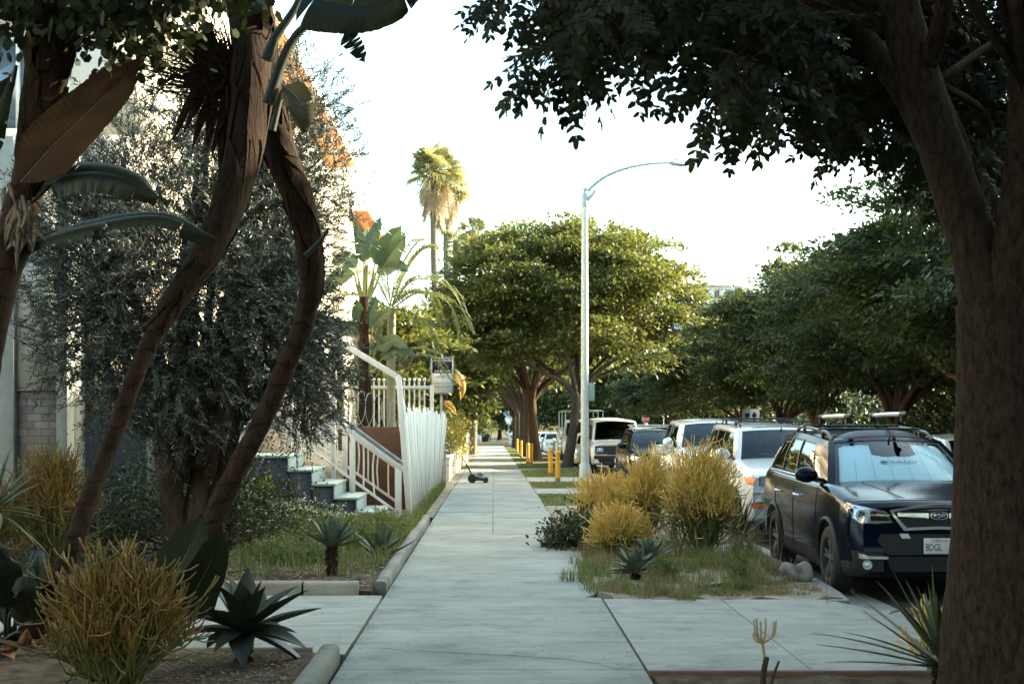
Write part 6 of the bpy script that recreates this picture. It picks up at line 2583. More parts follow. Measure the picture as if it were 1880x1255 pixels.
# ------------------------------------------------------------------ paddle-leaved plants and feather palm by the stair
BPG = thing('paddle_plant', 'tall paddle-leaved plant with upright blue green leaves beside the cream house', 'plant', (-2.75, 29, 0))
mb = MB()
UPL = [((668, 482), (660, 440), (650, 398), .30, 0), ((672, 478), (686, 432), (701, 394), .32, .2), ((688, 486), (712, 448), (739, 412), .50, -.3), ((700, 496), (722, 460), (746, 431), .52, -.5),
       ((655, 490), (632, 474), (606, 486), .40, .3), ((650, 500), (615, 512), (588, 548), .38, .4), ((690, 500), (725, 486), (752, 500), .36, -.2), ((676, 476), (668, 448), (676, 415), .30, .8)]
LOW = [((664, 604), (657, 575), (655, 546), .36, -.2), ((668, 606), (680, 572), (692, 540), .34, .1), ((684, 600), (702, 578), (722, 564), .30, -.3), ((660, 612), (640, 600), (622, 622), .32, 0), ((690, 640), (722, 626), (752, 640), .34, -.4),
       ((700, 660), (728, 640), (770, 655), .30, -.2), ((650, 650), (630, 640), (612, 660), .30, .2)]
stalk = MB()
for i, (a, b, c_, w, dy) in enumerate(UPL + LOW):
    Y = 29.2
    pts = [P(*a, Y), P(*b, Y + dy * .5), P(*c_, Y + dy)]
    paddle(mb, pts, w, 400 + i, fold=.28, droop=.05, tears=3, n=34, k=4, rib=.014, up=(.25, -1, .15))
    root = P(668, 560, Y) if i < len(UPL) else P(672, 690, Y)
    tube(stalk, [root, root * .4 + pts[0] * .6 + [0, 0, -.1], pts[0]], [.045, .03, .016], 6, 0, 8)
mb.build('leaves', [L_BANANA, M_RIB], BPG)
stalk.build('leaf_stalks', M_RIB, BPG, smooth=60)
mb = MB()
tube(mb, [(-2.75, 29.2, -.05), (-2.78, 29.2, 1.6), P(668, 545, 29.2)], [.13, .12, .10], 10, 0, 16, rough=.05)
tube(mb, [(-2.6, 29.3, -.05), P(672, 685, 29.3)], [.10, .09], 10, 0, 8, rough=.05)
mb.build('trunk', M_SHEATH, BPG, smooth=70)

FP = thing('feather_palm', 'feather palm with drooping light green fronds beside the vacancy sign', 'palm', (-2.25, 30, 0))
mb = MB()
tube(mb, [(-2.26, 30, -.05), (-2.26, 30, 1.2), P(718, 640, 30), P(720, 568, 30)], [.11, .10, .095, .085], 12, 0, 20)
mb.build('trunk', pbr('palm_stem', (.20, .19, .12), .6, col2=(.28, .27, .17), nscale=6, stretch=(1, 1, 8)), FP, smooth=70)
FR = [([(720, 566), (770, 538), (828, 562), (856, 648)], .50, -.8), ([(721, 566), (760, 578), (798, 612), (816, 694)], .42, -1.0), ([(719, 562), (742, 505), (772, 462), (800, 452)], .46, .2),
      ([(717, 562), (712, 500), (728, 452), (742, 428)], .42, .4), ([(715, 565), (670, 545), (622, 546), (584, 592)], .44, .2), ([(716, 562), (690, 512), (650, 500), (604, 538)], .42, .8),
      ([(720, 560), (762, 514), (826, 530), (868, 612)], .50, .3), ([(716, 568), (694, 596), (680, 650)], .34, -.7), ([(719, 562), (752, 538), (790, 545), (812, 600)], .42, -.4),
      ([(717, 560), (730, 500), (762, 448), (782, 440)], .40, 1.2), ([(740, 690), (760, 655), (800, 660), (834, 704)], .36, -.6), ([(735, 690), (735, 660), (765, 640), (806, 648)], .34, .5), ([(700, 690), (680, 660), (650, 665), (625, 700)], .34, .3)]
mb = MB()
for i, (pts, L, dy) in enumerate(FR):
    n_ = len(pts)
    frond(mb, [P(a, b, 30 + dy * k / (n_ - 1)) for k, (a, b) in enumerate(pts)], 46, L, 500 + i, W=.034, droop=.55 if i != 1 else .85)
mb.build('fronds', [L_PALM, M_RIB], FP)
mb = MB()
t = thing('dry_paddle_leaf_plant', 'withered golden paddle leaf hanging beside the vacancy sign', 'plant', (-1.0, 38.6, float(gz(38.6))))
paddle(mb, [P(838, 680, 38.6), P(846, 695, 38.5), P(850, 715, 38.4), P(846, 735, 38.4)], .26, 77, droop=.2, tears=4, up=(.2, -1, 0))
paddle(mb, [P(815, 735, 38.6), P(828, 745, 38.5), P(838, 758, 38.4)], .20, 78, droop=.2, tears=3, up=(.2, -1, .3))
mb.build('leaves', [leafmat('golden_dry_leaf', (.20, .11, .025), (.30, .18, .04), .25, .7), M_RIB], t)
mb = MB()
tube(mb, [(-1.55, 38.7, -.1), (-1.5, 38.7, 1.6), P(836, 668, 38.6)], [.06, .05, .02], 8, 0, 10)
tube(mb, [(-1.5, 38.7, 1.2), P(815, 735, 38.6)], [.05, .02], 8, 0, 6)
mb.build('trunk', M_SHEATH, t)

# ------------------------------------------------------------------ olive tree
r_ = np.random.default_rng(61)
OT = thing('olive_tree', 'large silvery olive tree filling the left side behind the leaning trunks', 'tree', (-3.5, 15.6, 0))
mb, tw = MB(), MB()
NT = 6200
blobs = np.array([(-3.55, 15.6, 3.4, 1.55, 1.5, 1.45), (-4.3, 15.4, 3.0, 1.0, 1.2, 1.2), (-2.8, 15.8, 3.1, .88, 1.2, 1.1), (-3.3, 15.7, 4.9, 1.35, 1.3, 1.1), (-2.3, 16.0, 2.3, .55, .8, .9), (-2.6, 15.9, 5.2, .9, 1.0, .8), (-4.6, 15.3, 4.0, .7, 1.0, .9), (-2.25, 15.8, 4.3, .7, .8, .8), (-3.6, 15.4, 2.0, 1.1, 1.0, .7), (-2.65, 15.9, 3.4, .68, .9, 1.0)])
wts = np.array([.24, .13, .13, .10, .09, .05, .05, .05, .08, .08])
pick = r_.choice(len(blobs), NT, p=wts)
bl = blobs[pick]
s0 = bl[:, :3] + rdir(r_, NT) * r_.random((NT, 1)) ** .5 * bl[:, 3:]
cen = np.array([-3.5, 15.6, 3.0])
td = nrm(nrm(s0 - cen) * .7 + r_.normal(size=(NT, 3)) * .55 + [0, 0, .1])
tl = .22 + .30 * r_.random(NT)
NL = 22
u = np.linspace(.05, 1, NL)
pp = s0[:, None] + td[:, None] * (tl[:, None] * u)[:, :, None] + np.array([0, 0, -.12]) * (tl[:, None] * u ** 2)[:, :, None]
sd = nrm(np.cross(td, rdir(r_, NT)))
sg = np.where(np.arange(NL) % 2 == 0, 1, -1)
ld = nrm(td[:, None] * .9 + sd[:, None] * sg[None, :, None] * .9 + r_.normal(size=(NT, NL, 3)) * .28)
k = NT * NL
leaves(mb, pp.reshape(-1, 3), ld.reshape(-1, 3), r_.normal(size=(k, 3)) + [0, -.4, .6], .052 + .03 * r_.random(k), .011 + .005 * r_.random(k), droop=.06)
mb.build('foliage', L_OLIVE, OT)
sticks(tw, s0 - td * .1, pp[:, -1], .004, .0015, 3)
for b in blobs:
    for _ in range(4):
        e = b[:3] + rdir(r_, 1)[0] * b[3:] * .8
        f = np.array([-3.45, 15.6, 1.1]) + r_.normal(size=3) * [.15, .15, .1]
        tube(tw, [f, f * .5 + b[:3] * .5 + r_.normal(size=3) * .15, b[:3], e], [.07, .05, .028, .006], 6, 0, 12)
tw.build('branches', M_BARK, OT)
mb = MB()
for dx, r in ((-.16, .15), (.10, .13), (.28, .09)):
    tube(mb, [(-3.5 + dx * .6, 15.6, -.1), (-3.5 + dx * .9, 15.6, .5), (-3.5 + dx * 1.3, 15.6 + dx, 1.1), (-3.45 + dx * 2.2, 15.6 + dx, 2.0)], [r * 1.3, r, r * .85, r * .5], 10, 0, 14, rough=.07, rng=r_)
mb.build('trunk', M_BARK, OT, smooth=70)

# ------------------------------------------------------------------ leaning paddle-plant trunks in front
def path(px, Ys, ws):
    n = len(px)
    Y = np.interp(np.linspace(0, 1, n), np.linspace(0, 1, len(Ys)), Ys)
    p = np.array([P(a, b, y) for (a, b), y in zip(px, Y)])
    w = np.interp(np.linspace(0, 1, n), np.linspace(0, 1, len(ws)), ws)
    return p, w / 2 * Y / F


def streli_trunk(name, label, px, Ys, ws, seed, sheath_from=.35, nsh=60, group=None):
    rng = np.random.default_rng(seed)
    p, r = path(px, Ys, ws)
    t = thing(name, label, 'tree', p[0], group)
    n = 90
    pr = spline(np.hstack([p, r[:, None]]), n)
    c, rr = pr[:, :3], pr[:, 3]
    # swollen leaf-scar rings on the lower half
    s_ = np.linspace(0, 1, n)
    ringy = 1 + .035 * np.abs(np.sin(s_ * 46)) * (s_ < .62) + .02 * rng.normal(size=n)
    mb = MB()
    tube(mb, c, rr * ringy, 18, 0, rough=.022, rng=rng)
    mb.build('trunk', M_STRELI, t, smooth=75)
    # dry leaf sheaths clasping the stem
    T, N, B = frames(c)
    mb = MB()
    for k in range(nsh):
        s0 = sheath_from + (1.0 - sheath_from) * rng.random()
        L = (.10 + .16 * rng.random())
        a0 = rng.random() * 2 * PI
        da = (1.6 + 1.2 * rng.random()) * (1 if k % 2 else -1)
        m_ = 14
        ss = np.linspace(s0, min(s0 + L, .995), m_)
        ii = ss * (n - 1)
        i0 = np.clip(ii.astype(int), 0, n - 2)
        f = (ii - i0)[:, None]
        cc = c[i0] * (1 - f) + c[i0 + 1] * f
        NN, BB = N[i0], B[i0]
        r_ = rr[i0] * (1.05 + .10 * rng.random())
        aa = a0 + da * np.linspace(0, 1, m_)
        wd = np.interp(np.linspace(0, 1, m_), [0, .15, .7, 1], [.25, .75, .6, .05]) * (.7 + .5 * rng.random())
        lift = np.interp(np.linspace(0, 1, m_), [0, .6, 1], [0, .01, .05 * rng.random()])
        rows = []
        for e in (-1, -.4, .2, .7, 1):
            an = aa + e * wd
            ro = r_ + lift + .006 * (1 - e * e) + (.012 if abs(e) == 1 else 0) * rng.random()
            rows.append(cc + ro[:, None] * (np.cos(an)[:, None] * NN + np.sin(an)[:, None] * BB))
        v = np.stack(rows, 1).reshape(-1, 3)
        mb.add(v, [(i * 5 + j, i * 5 + j + 1, (i + 1) * 5 + j + 1, (i + 1) * 5 + j) for i in range(m_ - 1) for j in range(4)])
    mb.build('dry_sheaths', M_SHEATH, t, smooth=60)
    return t, c


T1, c1 = streli_trunk('paddle_tree', 'leaning brown ringed trunk of a paddle-leaved tree, rising from the bottom left', [(52, 1215), (90, 1110), (135, 1000), (165, 910), (203, 815), (265, 650), (325, 545), (385, 455), (430, 345), (455, 230), (462, 110), (455, 0), (450, -90)],
                      [9.7, 10.6, 11.6], [60, 40, 34, 30, 34, 42, 52, 58, 60, 60], 1, .42, 80)
T2, c2 = streli_trunk('paddle_tree', 'twisting brown trunk of a giant paddle-leaved tree, the right one crossing in front', [(352, 1062), (395, 945), (440, 850), (480, 775), (528, 665), (558, 590), (572, 510), (562, 415), (540, 345), (515, 275), (495, 190), (478, 90), (470, 0), (465, -90)],
                      [13.2, 12.4, 11.0], [44, 38, 35, 37, 41, 44, 49, 47, 44], 2, .38, 80)
r_ = np.random.default_rng(8)
mb = MB()          # fibrous bundle where the two trunks meet
for k in range(260):
    a = P(380 + 45 * r_.normal(), 115 + 50 * r_.normal(), 11.2)
    b = a + np.array([-.14 + .10 * r_.normal(), .06 * r_.normal(), -.05 + .12 * r_.normal()])
    tube(mb, [P(440, 150 + 60 * r_.random(), 11.3), a, b], [.010, .006, .002], 4)
for k in range(26):
    a = P(425 + 10 * r_.normal(), 90 + 60 * r_.random(), 11.25)
    d = np.array([-.9 + .3 * r_.random(), .1, .5 * r_.normal() - .25])
    blade_mesh(mb, a, d, np.array([0, -1.0, .2]), .30 + .22 * r_.random(), .06, 7, -.2 + .2 * r_.normal(), .2)
for k in range(16):
    a = P(405 + 20 * r_.normal(), 170 + 25 * r_.normal(), 11.25)
    blade_mesh(mb, a, np.array([-.15 + .2 * r_.normal(), 0, -1]), np.array([0, -1.0, 0]), .35 + .2 * r_.random(), .07, 7, .1 * r_.normal(), .3)
mb.build('dead_leaf_bases', M_FIBRE, T1)

# third trunk at the left edge with drooping leaves
T3, c3 = streli_trunk('paddle_tree', 'dark shaggy trunk at the upper left edge with broad drooping leaves', [(-75, 1050), (-45, 800), (-15, 600), (20, 440), (55, 330), (75, 230), (90, 130), (95, 40), (95, -80)], [9.2, 9.4], [50, 52, 58, 66, 74, 84], 3, .45, 50)
mb = MB()
DL = [([(38, 335), (110, 255), (190, 178), (262, 102)], 9.0, .47, (.35, -1, .45), .20, 0, 31), ]
paddle(mb, [P(a, b, 9.0) for a, b in DL[0][0]], .40, 31, fold=.16, droop=.03, tears=0, up=(.35, -1, .45), n=70, k=9, rib=.010, peak=.6, blunt=.30)
mb.build('dry_leaf', [L_DRYLEAF, M_RIBD], T3, smooth=60)
mb = MB()
paddle(mb, [P(58, 372, 9.2), P(120, 322, 9.1), P(215, 322, 9.0), P(312, 372, 8.9)], .38, 32, fold=.30, droop=.16, tears=3, up=(0, -.75, 1), n=60, k=7)
paddle(mb, [P(40, 452, 9.3), P(150, 415, 9.1), P(290, 395, 9.0), P(398, 436, 8.9)], .30, 33, fold=.30, droop=.16, tears=3, up=(0, -.6, 1), n=60, k=7)
paddle(mb, [P(-30, 300, 9.2), P(-5, 200, 9.1), P(22, 130, 9.1)], .2, 36, fold=.3, droop=.1, tears=2, up=(.2, -1, .1))
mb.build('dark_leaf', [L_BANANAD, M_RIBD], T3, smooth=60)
mb = MB()
for pts, w in (([(-30, 640), (20, 520), (60, 450), (130, 418)], .05), ([(-20, 470), (40, 400), (60, 372)], .045), ([(5, 590), (30, 500), (40, 455)], .05), ([(-10, 260), (18, 170), (30, 120)], .03), ([(30, 420), (28, 370), (38, 335)], .03)):
    mb = MB()
    tube(mb, [P(a, b, 9.3) for a, b in pts], np.linspace(w, w * .45, len(pts)), 8, 0, 16)
    mb.build('leaf_stalk', M_RIBD, T3, smooth=60)
mb = MB()
for k in range(34):
    a = P(40 + 16 * r_.normal(), 390 + 30 * r_.normal(), 9.15)
    blade_mesh(mb, a, np.array([.35 * r_.normal(), -.2, -1]), np.array([0, -1.0, 0]), .14 + .12 * r_.random(), .035, 6, .3 * r_.normal(), .2)
mb.build('dead_leaf_bases', pbr('pale_fibre', (.08, .055, .04), .9, col2=(.16, .125, .095), nscale=14), T3)

# dark paddle leaf hanging at the top, and the brown stub leaf beside the right trunk
mb = MB()
tt = P(470, -60, 10.8)
paddle(mb, [P(548, -14, 10.2), P(610, 5, 10.1), P(690, 10, 10.0), P(788, -34, 9.9)], .60, 34, fold=.30, droop=.10, tears=4, up=(0, -1, .35), n=70, k=8)
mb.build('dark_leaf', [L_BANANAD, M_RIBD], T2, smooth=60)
mb = MB()
paddle(mb, [P(632, 60, 10.0), P(652, 85, 10.0), P(672, 118, 10.0)], .16, 39, fold=.2, droop=.1, tears=4, up=(0, -1, .1), n=40)
mb.build('torn_tip', [L_BANANAD, M_RIBD], T2, smooth=60)
mb = MB()
paddle(mb, [P(520, 158, 10.9), P(545, 180, 10.7), P(556, 215, 10.6), P(556, 252, 10.6)], .24, 35, fold=.15, droop=.08, tears=2, up=(.1, -1, .1), n=40)
mb.build('brown_leaf', [leafmat('brown_green_leaf', (.035, .030, .010), (.06, .05, .015), .1, .7), M_RIBD], T2, smooth=60)
mb = MB()
for pts, w in (([(492, 190), (520, 110), (548, 60), (600, 20)], .05), ([(488, 110), (505, 70), (540, 18), (552, -12)], .045), ([(500, 240), (515, 180), (525, 158)], .03), ([(560, 470), (590, 440), (604, 418)], .022)):
    mb = MB()
    tube(mb, [P(a, b, 10.9) for a, b in pts], np.linspace(w, w * .5, len(pts)), 8, 0, 16)
    mb.build('leaf_stalk', M_RIBD, T2, smooth=60)

# ------------------------------------------------------------------ big foreground tree on the right
FT = thing('shade_tree', 'big dark shade tree in the right foreground whose pinnate leaves hang over the sidewalk', 'tree', (2.85, 7.6, 0))
mb = MB()
pt, rt = path([(1828, 1290), (1828, 1150), (1830, 1000), (1826, 820), (1822, 680), (1822, 560)], [7.6, 7.6], [216, 190, 166, 142, 126, 128])
tube(mb, np.vstack([[pt[0] + [0, 0, -.25]], pt]), np.concatenate([[rt[0] * 1.15], rt]), 24, 0, 40, rough=.012, rng=r_)
for px, Ys, ws in (([(1816, 620), (1798, 480), (1755, 350), (1708, 210), (1672, 90), (1645, -20), (1630, -120)], [7.6, 7.9], [100, 84, 76, 64]),
                   ([(1838, 600), (1862, 480), (1882, 330), (1890, 150), (1880, -80)], [7.6, 7.3], [96, 80, 66]),
                   ([(1775, 420), (1728, 310), (1660, 170), (1590, 75), (1510, 0), (1420, -60)], [7.75, 8.6], [52, 50, 40, 26]),
                   ([(1690, 160), (1722, 60), (1745, -60)], [7.8, 7.4], [40, 30])):
    p, r = path(px, Ys, ws)
    tube(mb, p, r, 14, 0, 40, rough=.012, rng=r_)
mb.build('trunk', barkmat('shade_tree_bark', (.012, .008, .005), (.075, .046, .031), scale=(14, 14, 5)), FT, smooth=80)


def in_poly(x, y, poly):
    c = False
    n = len(poly)
    for i in range(n):
        (x1, y1), (x2, y2) = poly[i], poly[(i + 1) % n]
        if (y1 > y) != (y2 > y) and x < (x2 - x1) * (y - y1) / (y2 - y1) + x1:
            c = not c
    return c


def clusters(poly, n, Y0, Y1, rng, bx):
    out = []
    while len(out) < n:
        x, y = bx[0] + (bx[2] - bx[0]) * rng.random(), bx[1] + (bx[3] - bx[1]) * rng.random()
        if in_poly(x, y, poly):
            out.append(P(x, y, Y0 + (Y1 - Y0) * rng.random()))
    return np.array(out)


def pinnate(mb, tw, p, d, rng, RL=.25, n=5, L=.064, W=.033):
    """compound leaves: a rachis with leaflet pairs and one at the tip"""
    k = len(p)
    d = nrm(d)
    RLk = RL * (.7 + .6 * rng.random(k))
    side = nrm(np.cross(d, np.stack([.35 * rng.normal(size=k), -.8 + .5 * rng.normal(size=k), .7 + 0 * d[:, 0]], -1)))
    nor = np.cross(side, d)
    end = p + d * RLk[:, None] - np.array([0, 0, .05]) * RLk[:, None]
    sticks(tw, p, end, .0035, .0015, 3)
    bp, bd, bn, bl = [], [], [], []
    for i in range(n):
        u = .22 + .74 * i / (n - 1)
        q = p + (end - p) * u
        for sg in (1, -1):
            bp.append(q)
            bd.append(side * sg * .95 + d * .55 + rng.normal(size=(k, 3)) * .12 - np.array([0, 0, .22]))
            bn.append(nor + rng.normal(size=(k, 3)) * .25)
            bl.append(np.full(k, L * (1.0 - .25 * abs(u - .55))))
    bp.append(end)
    bd.append(d + rng.normal(size=(k, 3)) * .1)
    bn.append(nor)
    bl.append(np.full(k, L))
    bp, bd, bn, bl = map(np.concatenate, (bp, bd, bn, bl))
    bl = bl * (.8 + .4 * rng.random(len(bl)))
    leaves(mb, bp, bd, bn, bl, bl * W / L, droop=.10, wide=.5)


rng = np.random.default_rng(55)
POLY = [(1060, -40), (1085, 20), (1050, 60), (1030, 85), (1030, 120), (1055, 135), (1095, 128), (1135, 85), (1190, 45), (1250, 70), (1305, 120), (1325, 190), (1385, 180), (1440, 215), (1510, 235), (1570, 240), (1625, 255), (1690, 265), (1750, 285), (1830, 320), (1960, 360), (1990, -80), (1050, -80)]
cl = clusters(POLY, 118, 6.6, 9.9, rng, (1000, -80, 1990, 420))
cl2 = clusters([(900, -30), (930, -8), (985, 5), (1030, -5), (1030, -40)], 7, 8.0, 9.2, rng, (880, -60, 1040, 60))
hide = cl[:, 0] * F / cl[:, 1] + CX > 1480      # behind the limbs
cl[hide] = np.stack([cl[hide, 0], cl[hide, 1], cl[hide, 2]], -1) + (cl[hide] - [0, 0, EYE]) * (rng.uniform(8.4, 10.6, hide.sum()) / cl[hide, 1] - 1)[:, None]
cl3 = clusters([(1760, 330), (1960, 380), (1960, 620), (1850, 600)], 10, 9.2, 10.5, rng, (1740, 300, 1970, 640))
# crown out of view above and beside, extended to shade the foreground
up_ = np.stack([rng.uniform(-3.2, 7.5, 420), rng.uniform(.0, 11.5, 420), rng.uniform(4.9, 7.4, 420)], -1)
up_ = up_[up_[:, 2] > 2.35 + .32 * np.maximum(up_[:, 1], 0)]
allc = np.concatenate([cl, cl2, cl3, up_])
mb, tw = MB(), MB()
for i, c in enumerate(allc):
    k = 26 if i < len(cl) else 12
    o = rdir(rng, k) * rng.random((k, 1)) ** .5 * np.array([.26, .30, .17])
    base = c + o
    d = nrm(o) * .8 + rng.normal(size=(k, 3)) * .35 + np.array([0, 0, -.55])
    pinnate(mb, tw, base, d, rng)
    sticks(tw, np.repeat(c[None] + [0, 0, .12], k, 0), base, .006, .003, 3)
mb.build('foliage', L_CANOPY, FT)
hub = [P(1640, 60, 7.9), P(1560, 40, 8.3), P(1720, 150, 7.8), P(1880, 150, 7.3), P(1700, -40, 7.7)]
for i, c in enumerate(allc):
    if i % 2 == 0 or i >= len(cl):
        h = min(hub, key=lambda q: np.linalg.norm(q - c))
        mid = (h + c) / 2 + np.array([0, 0, .25]) + rng.normal(size=3) * .1
        tube(tw, [h, mid, c + [0, 0, .1]], [.030, .016, .006], 5, 0, 10)
tw.build('twigs', M_BARK, FT)
cl = clusters([(-60, -70), (-60, 95), (60, 100), (120, 75), (200, 95), (270, 80), (300, 20), (330, -10), (400, 5), (430, -70)], 62, 8.6, 10.2, rng, (-60, -70, 430, 130))
LT = thing('broadleaf_tree', 'dark round-leaved branches hanging into the upper left corner', 'tree', (-5.2, 9.0, 0))
mb, tw = MB(), MB()
ex = np.stack([rng.uniform(-6.5, -1.8, 110), rng.uniform(7, 11.5, 110), rng.uniform(4.9, 6.6, 110)], -1)
ex = ex[ex[:, 2] > 2.35 + .32 * ex[:, 1]]
for i, c in enumerate(np.concatenate([cl, ex])):
    k = 46
    p = c + rng.normal(size=(k, 3)) * [.16, .2, .12]
    leaves(mb, p, rng.normal(size=(k, 3)) + [0, 0, -.6], rng.normal(size=(k, 3)) + [0, -.6, .3], .085 * (.7 + .6 * rng.random(k)), .062, droop=.06, wide=.5)
    tube(tw, [(-4.6, 9.2, 4.8), (np.array([-4.6, 9.2, 4.8]) + c) / 2 + [0, 0, .2], c], [.03, .016, .004], 5, 0, 8)
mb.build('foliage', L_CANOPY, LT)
tube(tw, [(-5.2, 9, -.1), (-5.1, 9, 2.5), (-4.6, 9.2, 4.9)], [.16, .13, .08], 10, 0, 12)
tw.build('trunk', M_BARK, LT)

# ------------------------------------------------------------------ near plants, left
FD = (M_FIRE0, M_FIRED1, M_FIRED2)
firestick('firestick_shrub', 'yellow firestick shrub, colour darkened for shade, with orange tips in the bottom left corner', -2.22, 8.05, .54, .46, 71, 62, mats=FD, yellow=.34, seg=.10, r=.0062, tips=3)
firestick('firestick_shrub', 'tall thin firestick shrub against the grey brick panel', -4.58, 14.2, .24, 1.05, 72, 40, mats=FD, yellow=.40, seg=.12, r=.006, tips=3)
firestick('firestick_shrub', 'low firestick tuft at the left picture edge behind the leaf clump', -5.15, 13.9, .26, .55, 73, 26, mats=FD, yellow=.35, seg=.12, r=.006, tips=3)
agave('agave', 'dark spiky agave on a stub beside the driveway in the near bed', -1.66, 9.05, .01, 24, .47, .165, 74, L_AGAVED, (-14, 78), -.30, .20, .05, .30)
agave('agave', 'agave on a dark shaggy stem in the garden bed behind the driveway', -1.64, 13.8, .04, 24, .34, .085, 75, L_AGAVE, (8, 85), .10, .30, .055, .35)
agave('agave', 'low blue green agave by the garden kerb', -1.30, 15.7, .04, 22, .42, .09, 76, L_AGAVE, (15, 85), .05, .0)
agave('agave', 'yellow green agave rosette in front of the stair side', -3.05, 17.9, .45, 22, .36, .11, 77, leafmat('yellow_agave', (.12, .15, .04), (.26, .27, .09), .08, .5), (10, 80), .05, .14, .05)
agave('yucca', 'dark yucca head at the left edge in front of the brick panel', -4.55, 12.4, .02, 52, .66, .035, 78, L_YUCCA, (-30, 80), -.22, .78, .06, .2)
agave('yucca', 'dark sword-leaved yucca in the shade between the trunks', -2.95, 13.6, .04, 22, .55, .05, 79, L_YUCCA, (15, 80), -.12, .0)
# young paddle plants
t = thing('paddle_plant', 'young paddle plant with broad dark leaves and pale midribs, right of the firestick', 'plant', (-2.15, 9.7, 0))
mb = MB()
paddle(mb, [P(292, 1140, 9.5), P(312, 1070, 9.5), P(345, 1010, 9.5), P(372, 940, 9.5)], .44, 81, fold=.12, droop=.02, tears=0, up=(-.1, -1, .2), n=50, k=7, rib=.008)
paddle(mb, [P(330, 1140, 8.8), P(358, 1085, 8.8), P(386, 1030, 8.75), P(408, 960, 8.7)], .33, 82, fold=.35, droop=.0, tears=0, up=(.35, -1, .1), n=50, k=7, rib=.008)
paddle(mb, [P(240, 1130, 9.8), P(262, 1060, 9.8), P(300, 1000, 9.8)], .24, 83, fold=.3, droop=.1, tears=1, up=(-.4, -1, .2), n=40, k=6, rib=.007)
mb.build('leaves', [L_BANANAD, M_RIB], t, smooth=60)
mb = MB()
for e in ((285, 1130, 9.6), (322, 1132, 9.4), (240, 1130, 9.8)):
    tube(mb, [(-2.25, 9.7, 0), (np.array([-2.25, 9.7, .1]) + P(*e)) / 2, P(*e)], [.03, .022, .012], 7, 0, 8)
mb.build('leaf_stalks', M_RIBD, t, smooth=60)
t = thing('broadleaf_shrub', 'clump of broad dark overlapping leaves at the left edge beside the leaning trunk', 'shrub', (-3.45, 9.6, 0))
mb, st = MB(), MB()
rg = np.random.default_rng(84)
for i, (a, b) in enumerate([((20, 1130), (-5, 985)), ((45, 1130), (62, 1000)), ((60, 1110), (68, 1005)), ((50, 1090), (98, 1050)), ((20, 1120), (18, 1020)), ((70, 1120), (112, 1055)), ((10, 1150), (-40, 1050)), ((40, 1160), (75, 1120)), ((10, 1060), (-30, 950)), ((60, 1140), (20, 1080))]):
    Y = 9.3 + .5 * rg.random()
    p0, p2 = P(*a, Y), P(*b, Y - .1)
    m_ = (p0 + p2) / 2 + rg.normal(size=3) * .04 + [0, -.05, .05]
    paddle(mb, [p0, m_, p2], .20 + .08 * rg.random(), 840 + i, fold=.25, droop=.08, tears=0, up=(rg.normal() * .5, -1, .4 + rg.normal() * .3), n=30, k=6, rib=.005, peak=.6)
    tube(st, [(-3.45 + .1 * rg.normal(), 9.7, 0), (np.array([-3.45, 9.65, .1]) + p0) / 2, p0], [.018, .014, .008], 6, 0, 6)
mb.build('leaves', [L_BANANAD, M_RIBD], t, smooth=60)
st.build('stems', M_RIBD, t)
mb = MB()
for k in range(40):
    p = np.array([-3.1 + .22 * r_.normal(), 9.55 + .18 * r_.normal(), .03])
    d = np.array([r_.normal(), r_.normal() - .3, .35 * r_.random()])
    blade_mesh(mb, p, d, np.array([0, 0, 1.0]), .18 + .18 * r_.random(), .10, 7, .15 * r_.normal(), .3)
tag(mb.build('fallen_leaves', pbr('fallen_leaf_brown', (.14, .06, .03), .9, col2=(.26, .12, .06), nscale=9)), 'heap of fallen brown leaves at the foot of the bottom left trunk', 'fallen leaves')

# garden shrubs and weeds, left
bush('shrub', 'dense dark shrub under the olive tree', -3.55, 16.6, .03, 1.35, 1.0, 1.15, 91, L_SHRUB, 11000, .045, .022, clumps=60)
bush('shrub', 'dark shrub between the olive trunk and the stair side', -3.3, 18.6, .03, .55, .7, .62, 92, L_SHRUB, 4200, .045, .02, clumps=36)
bush('shrub', 'dark shrub behind the tall firestick at the house front', -5.0, 15.8, .03, .7, .6, .8, 93, L_SHRUB, 3600, .05, .022, clumps=30)
wl = leafmat('weed_leaf', (.07, .105, .03), (.17, .21, .075), .3, .5, (.25, .28, .06))
rg = np.random.default_rng(94)


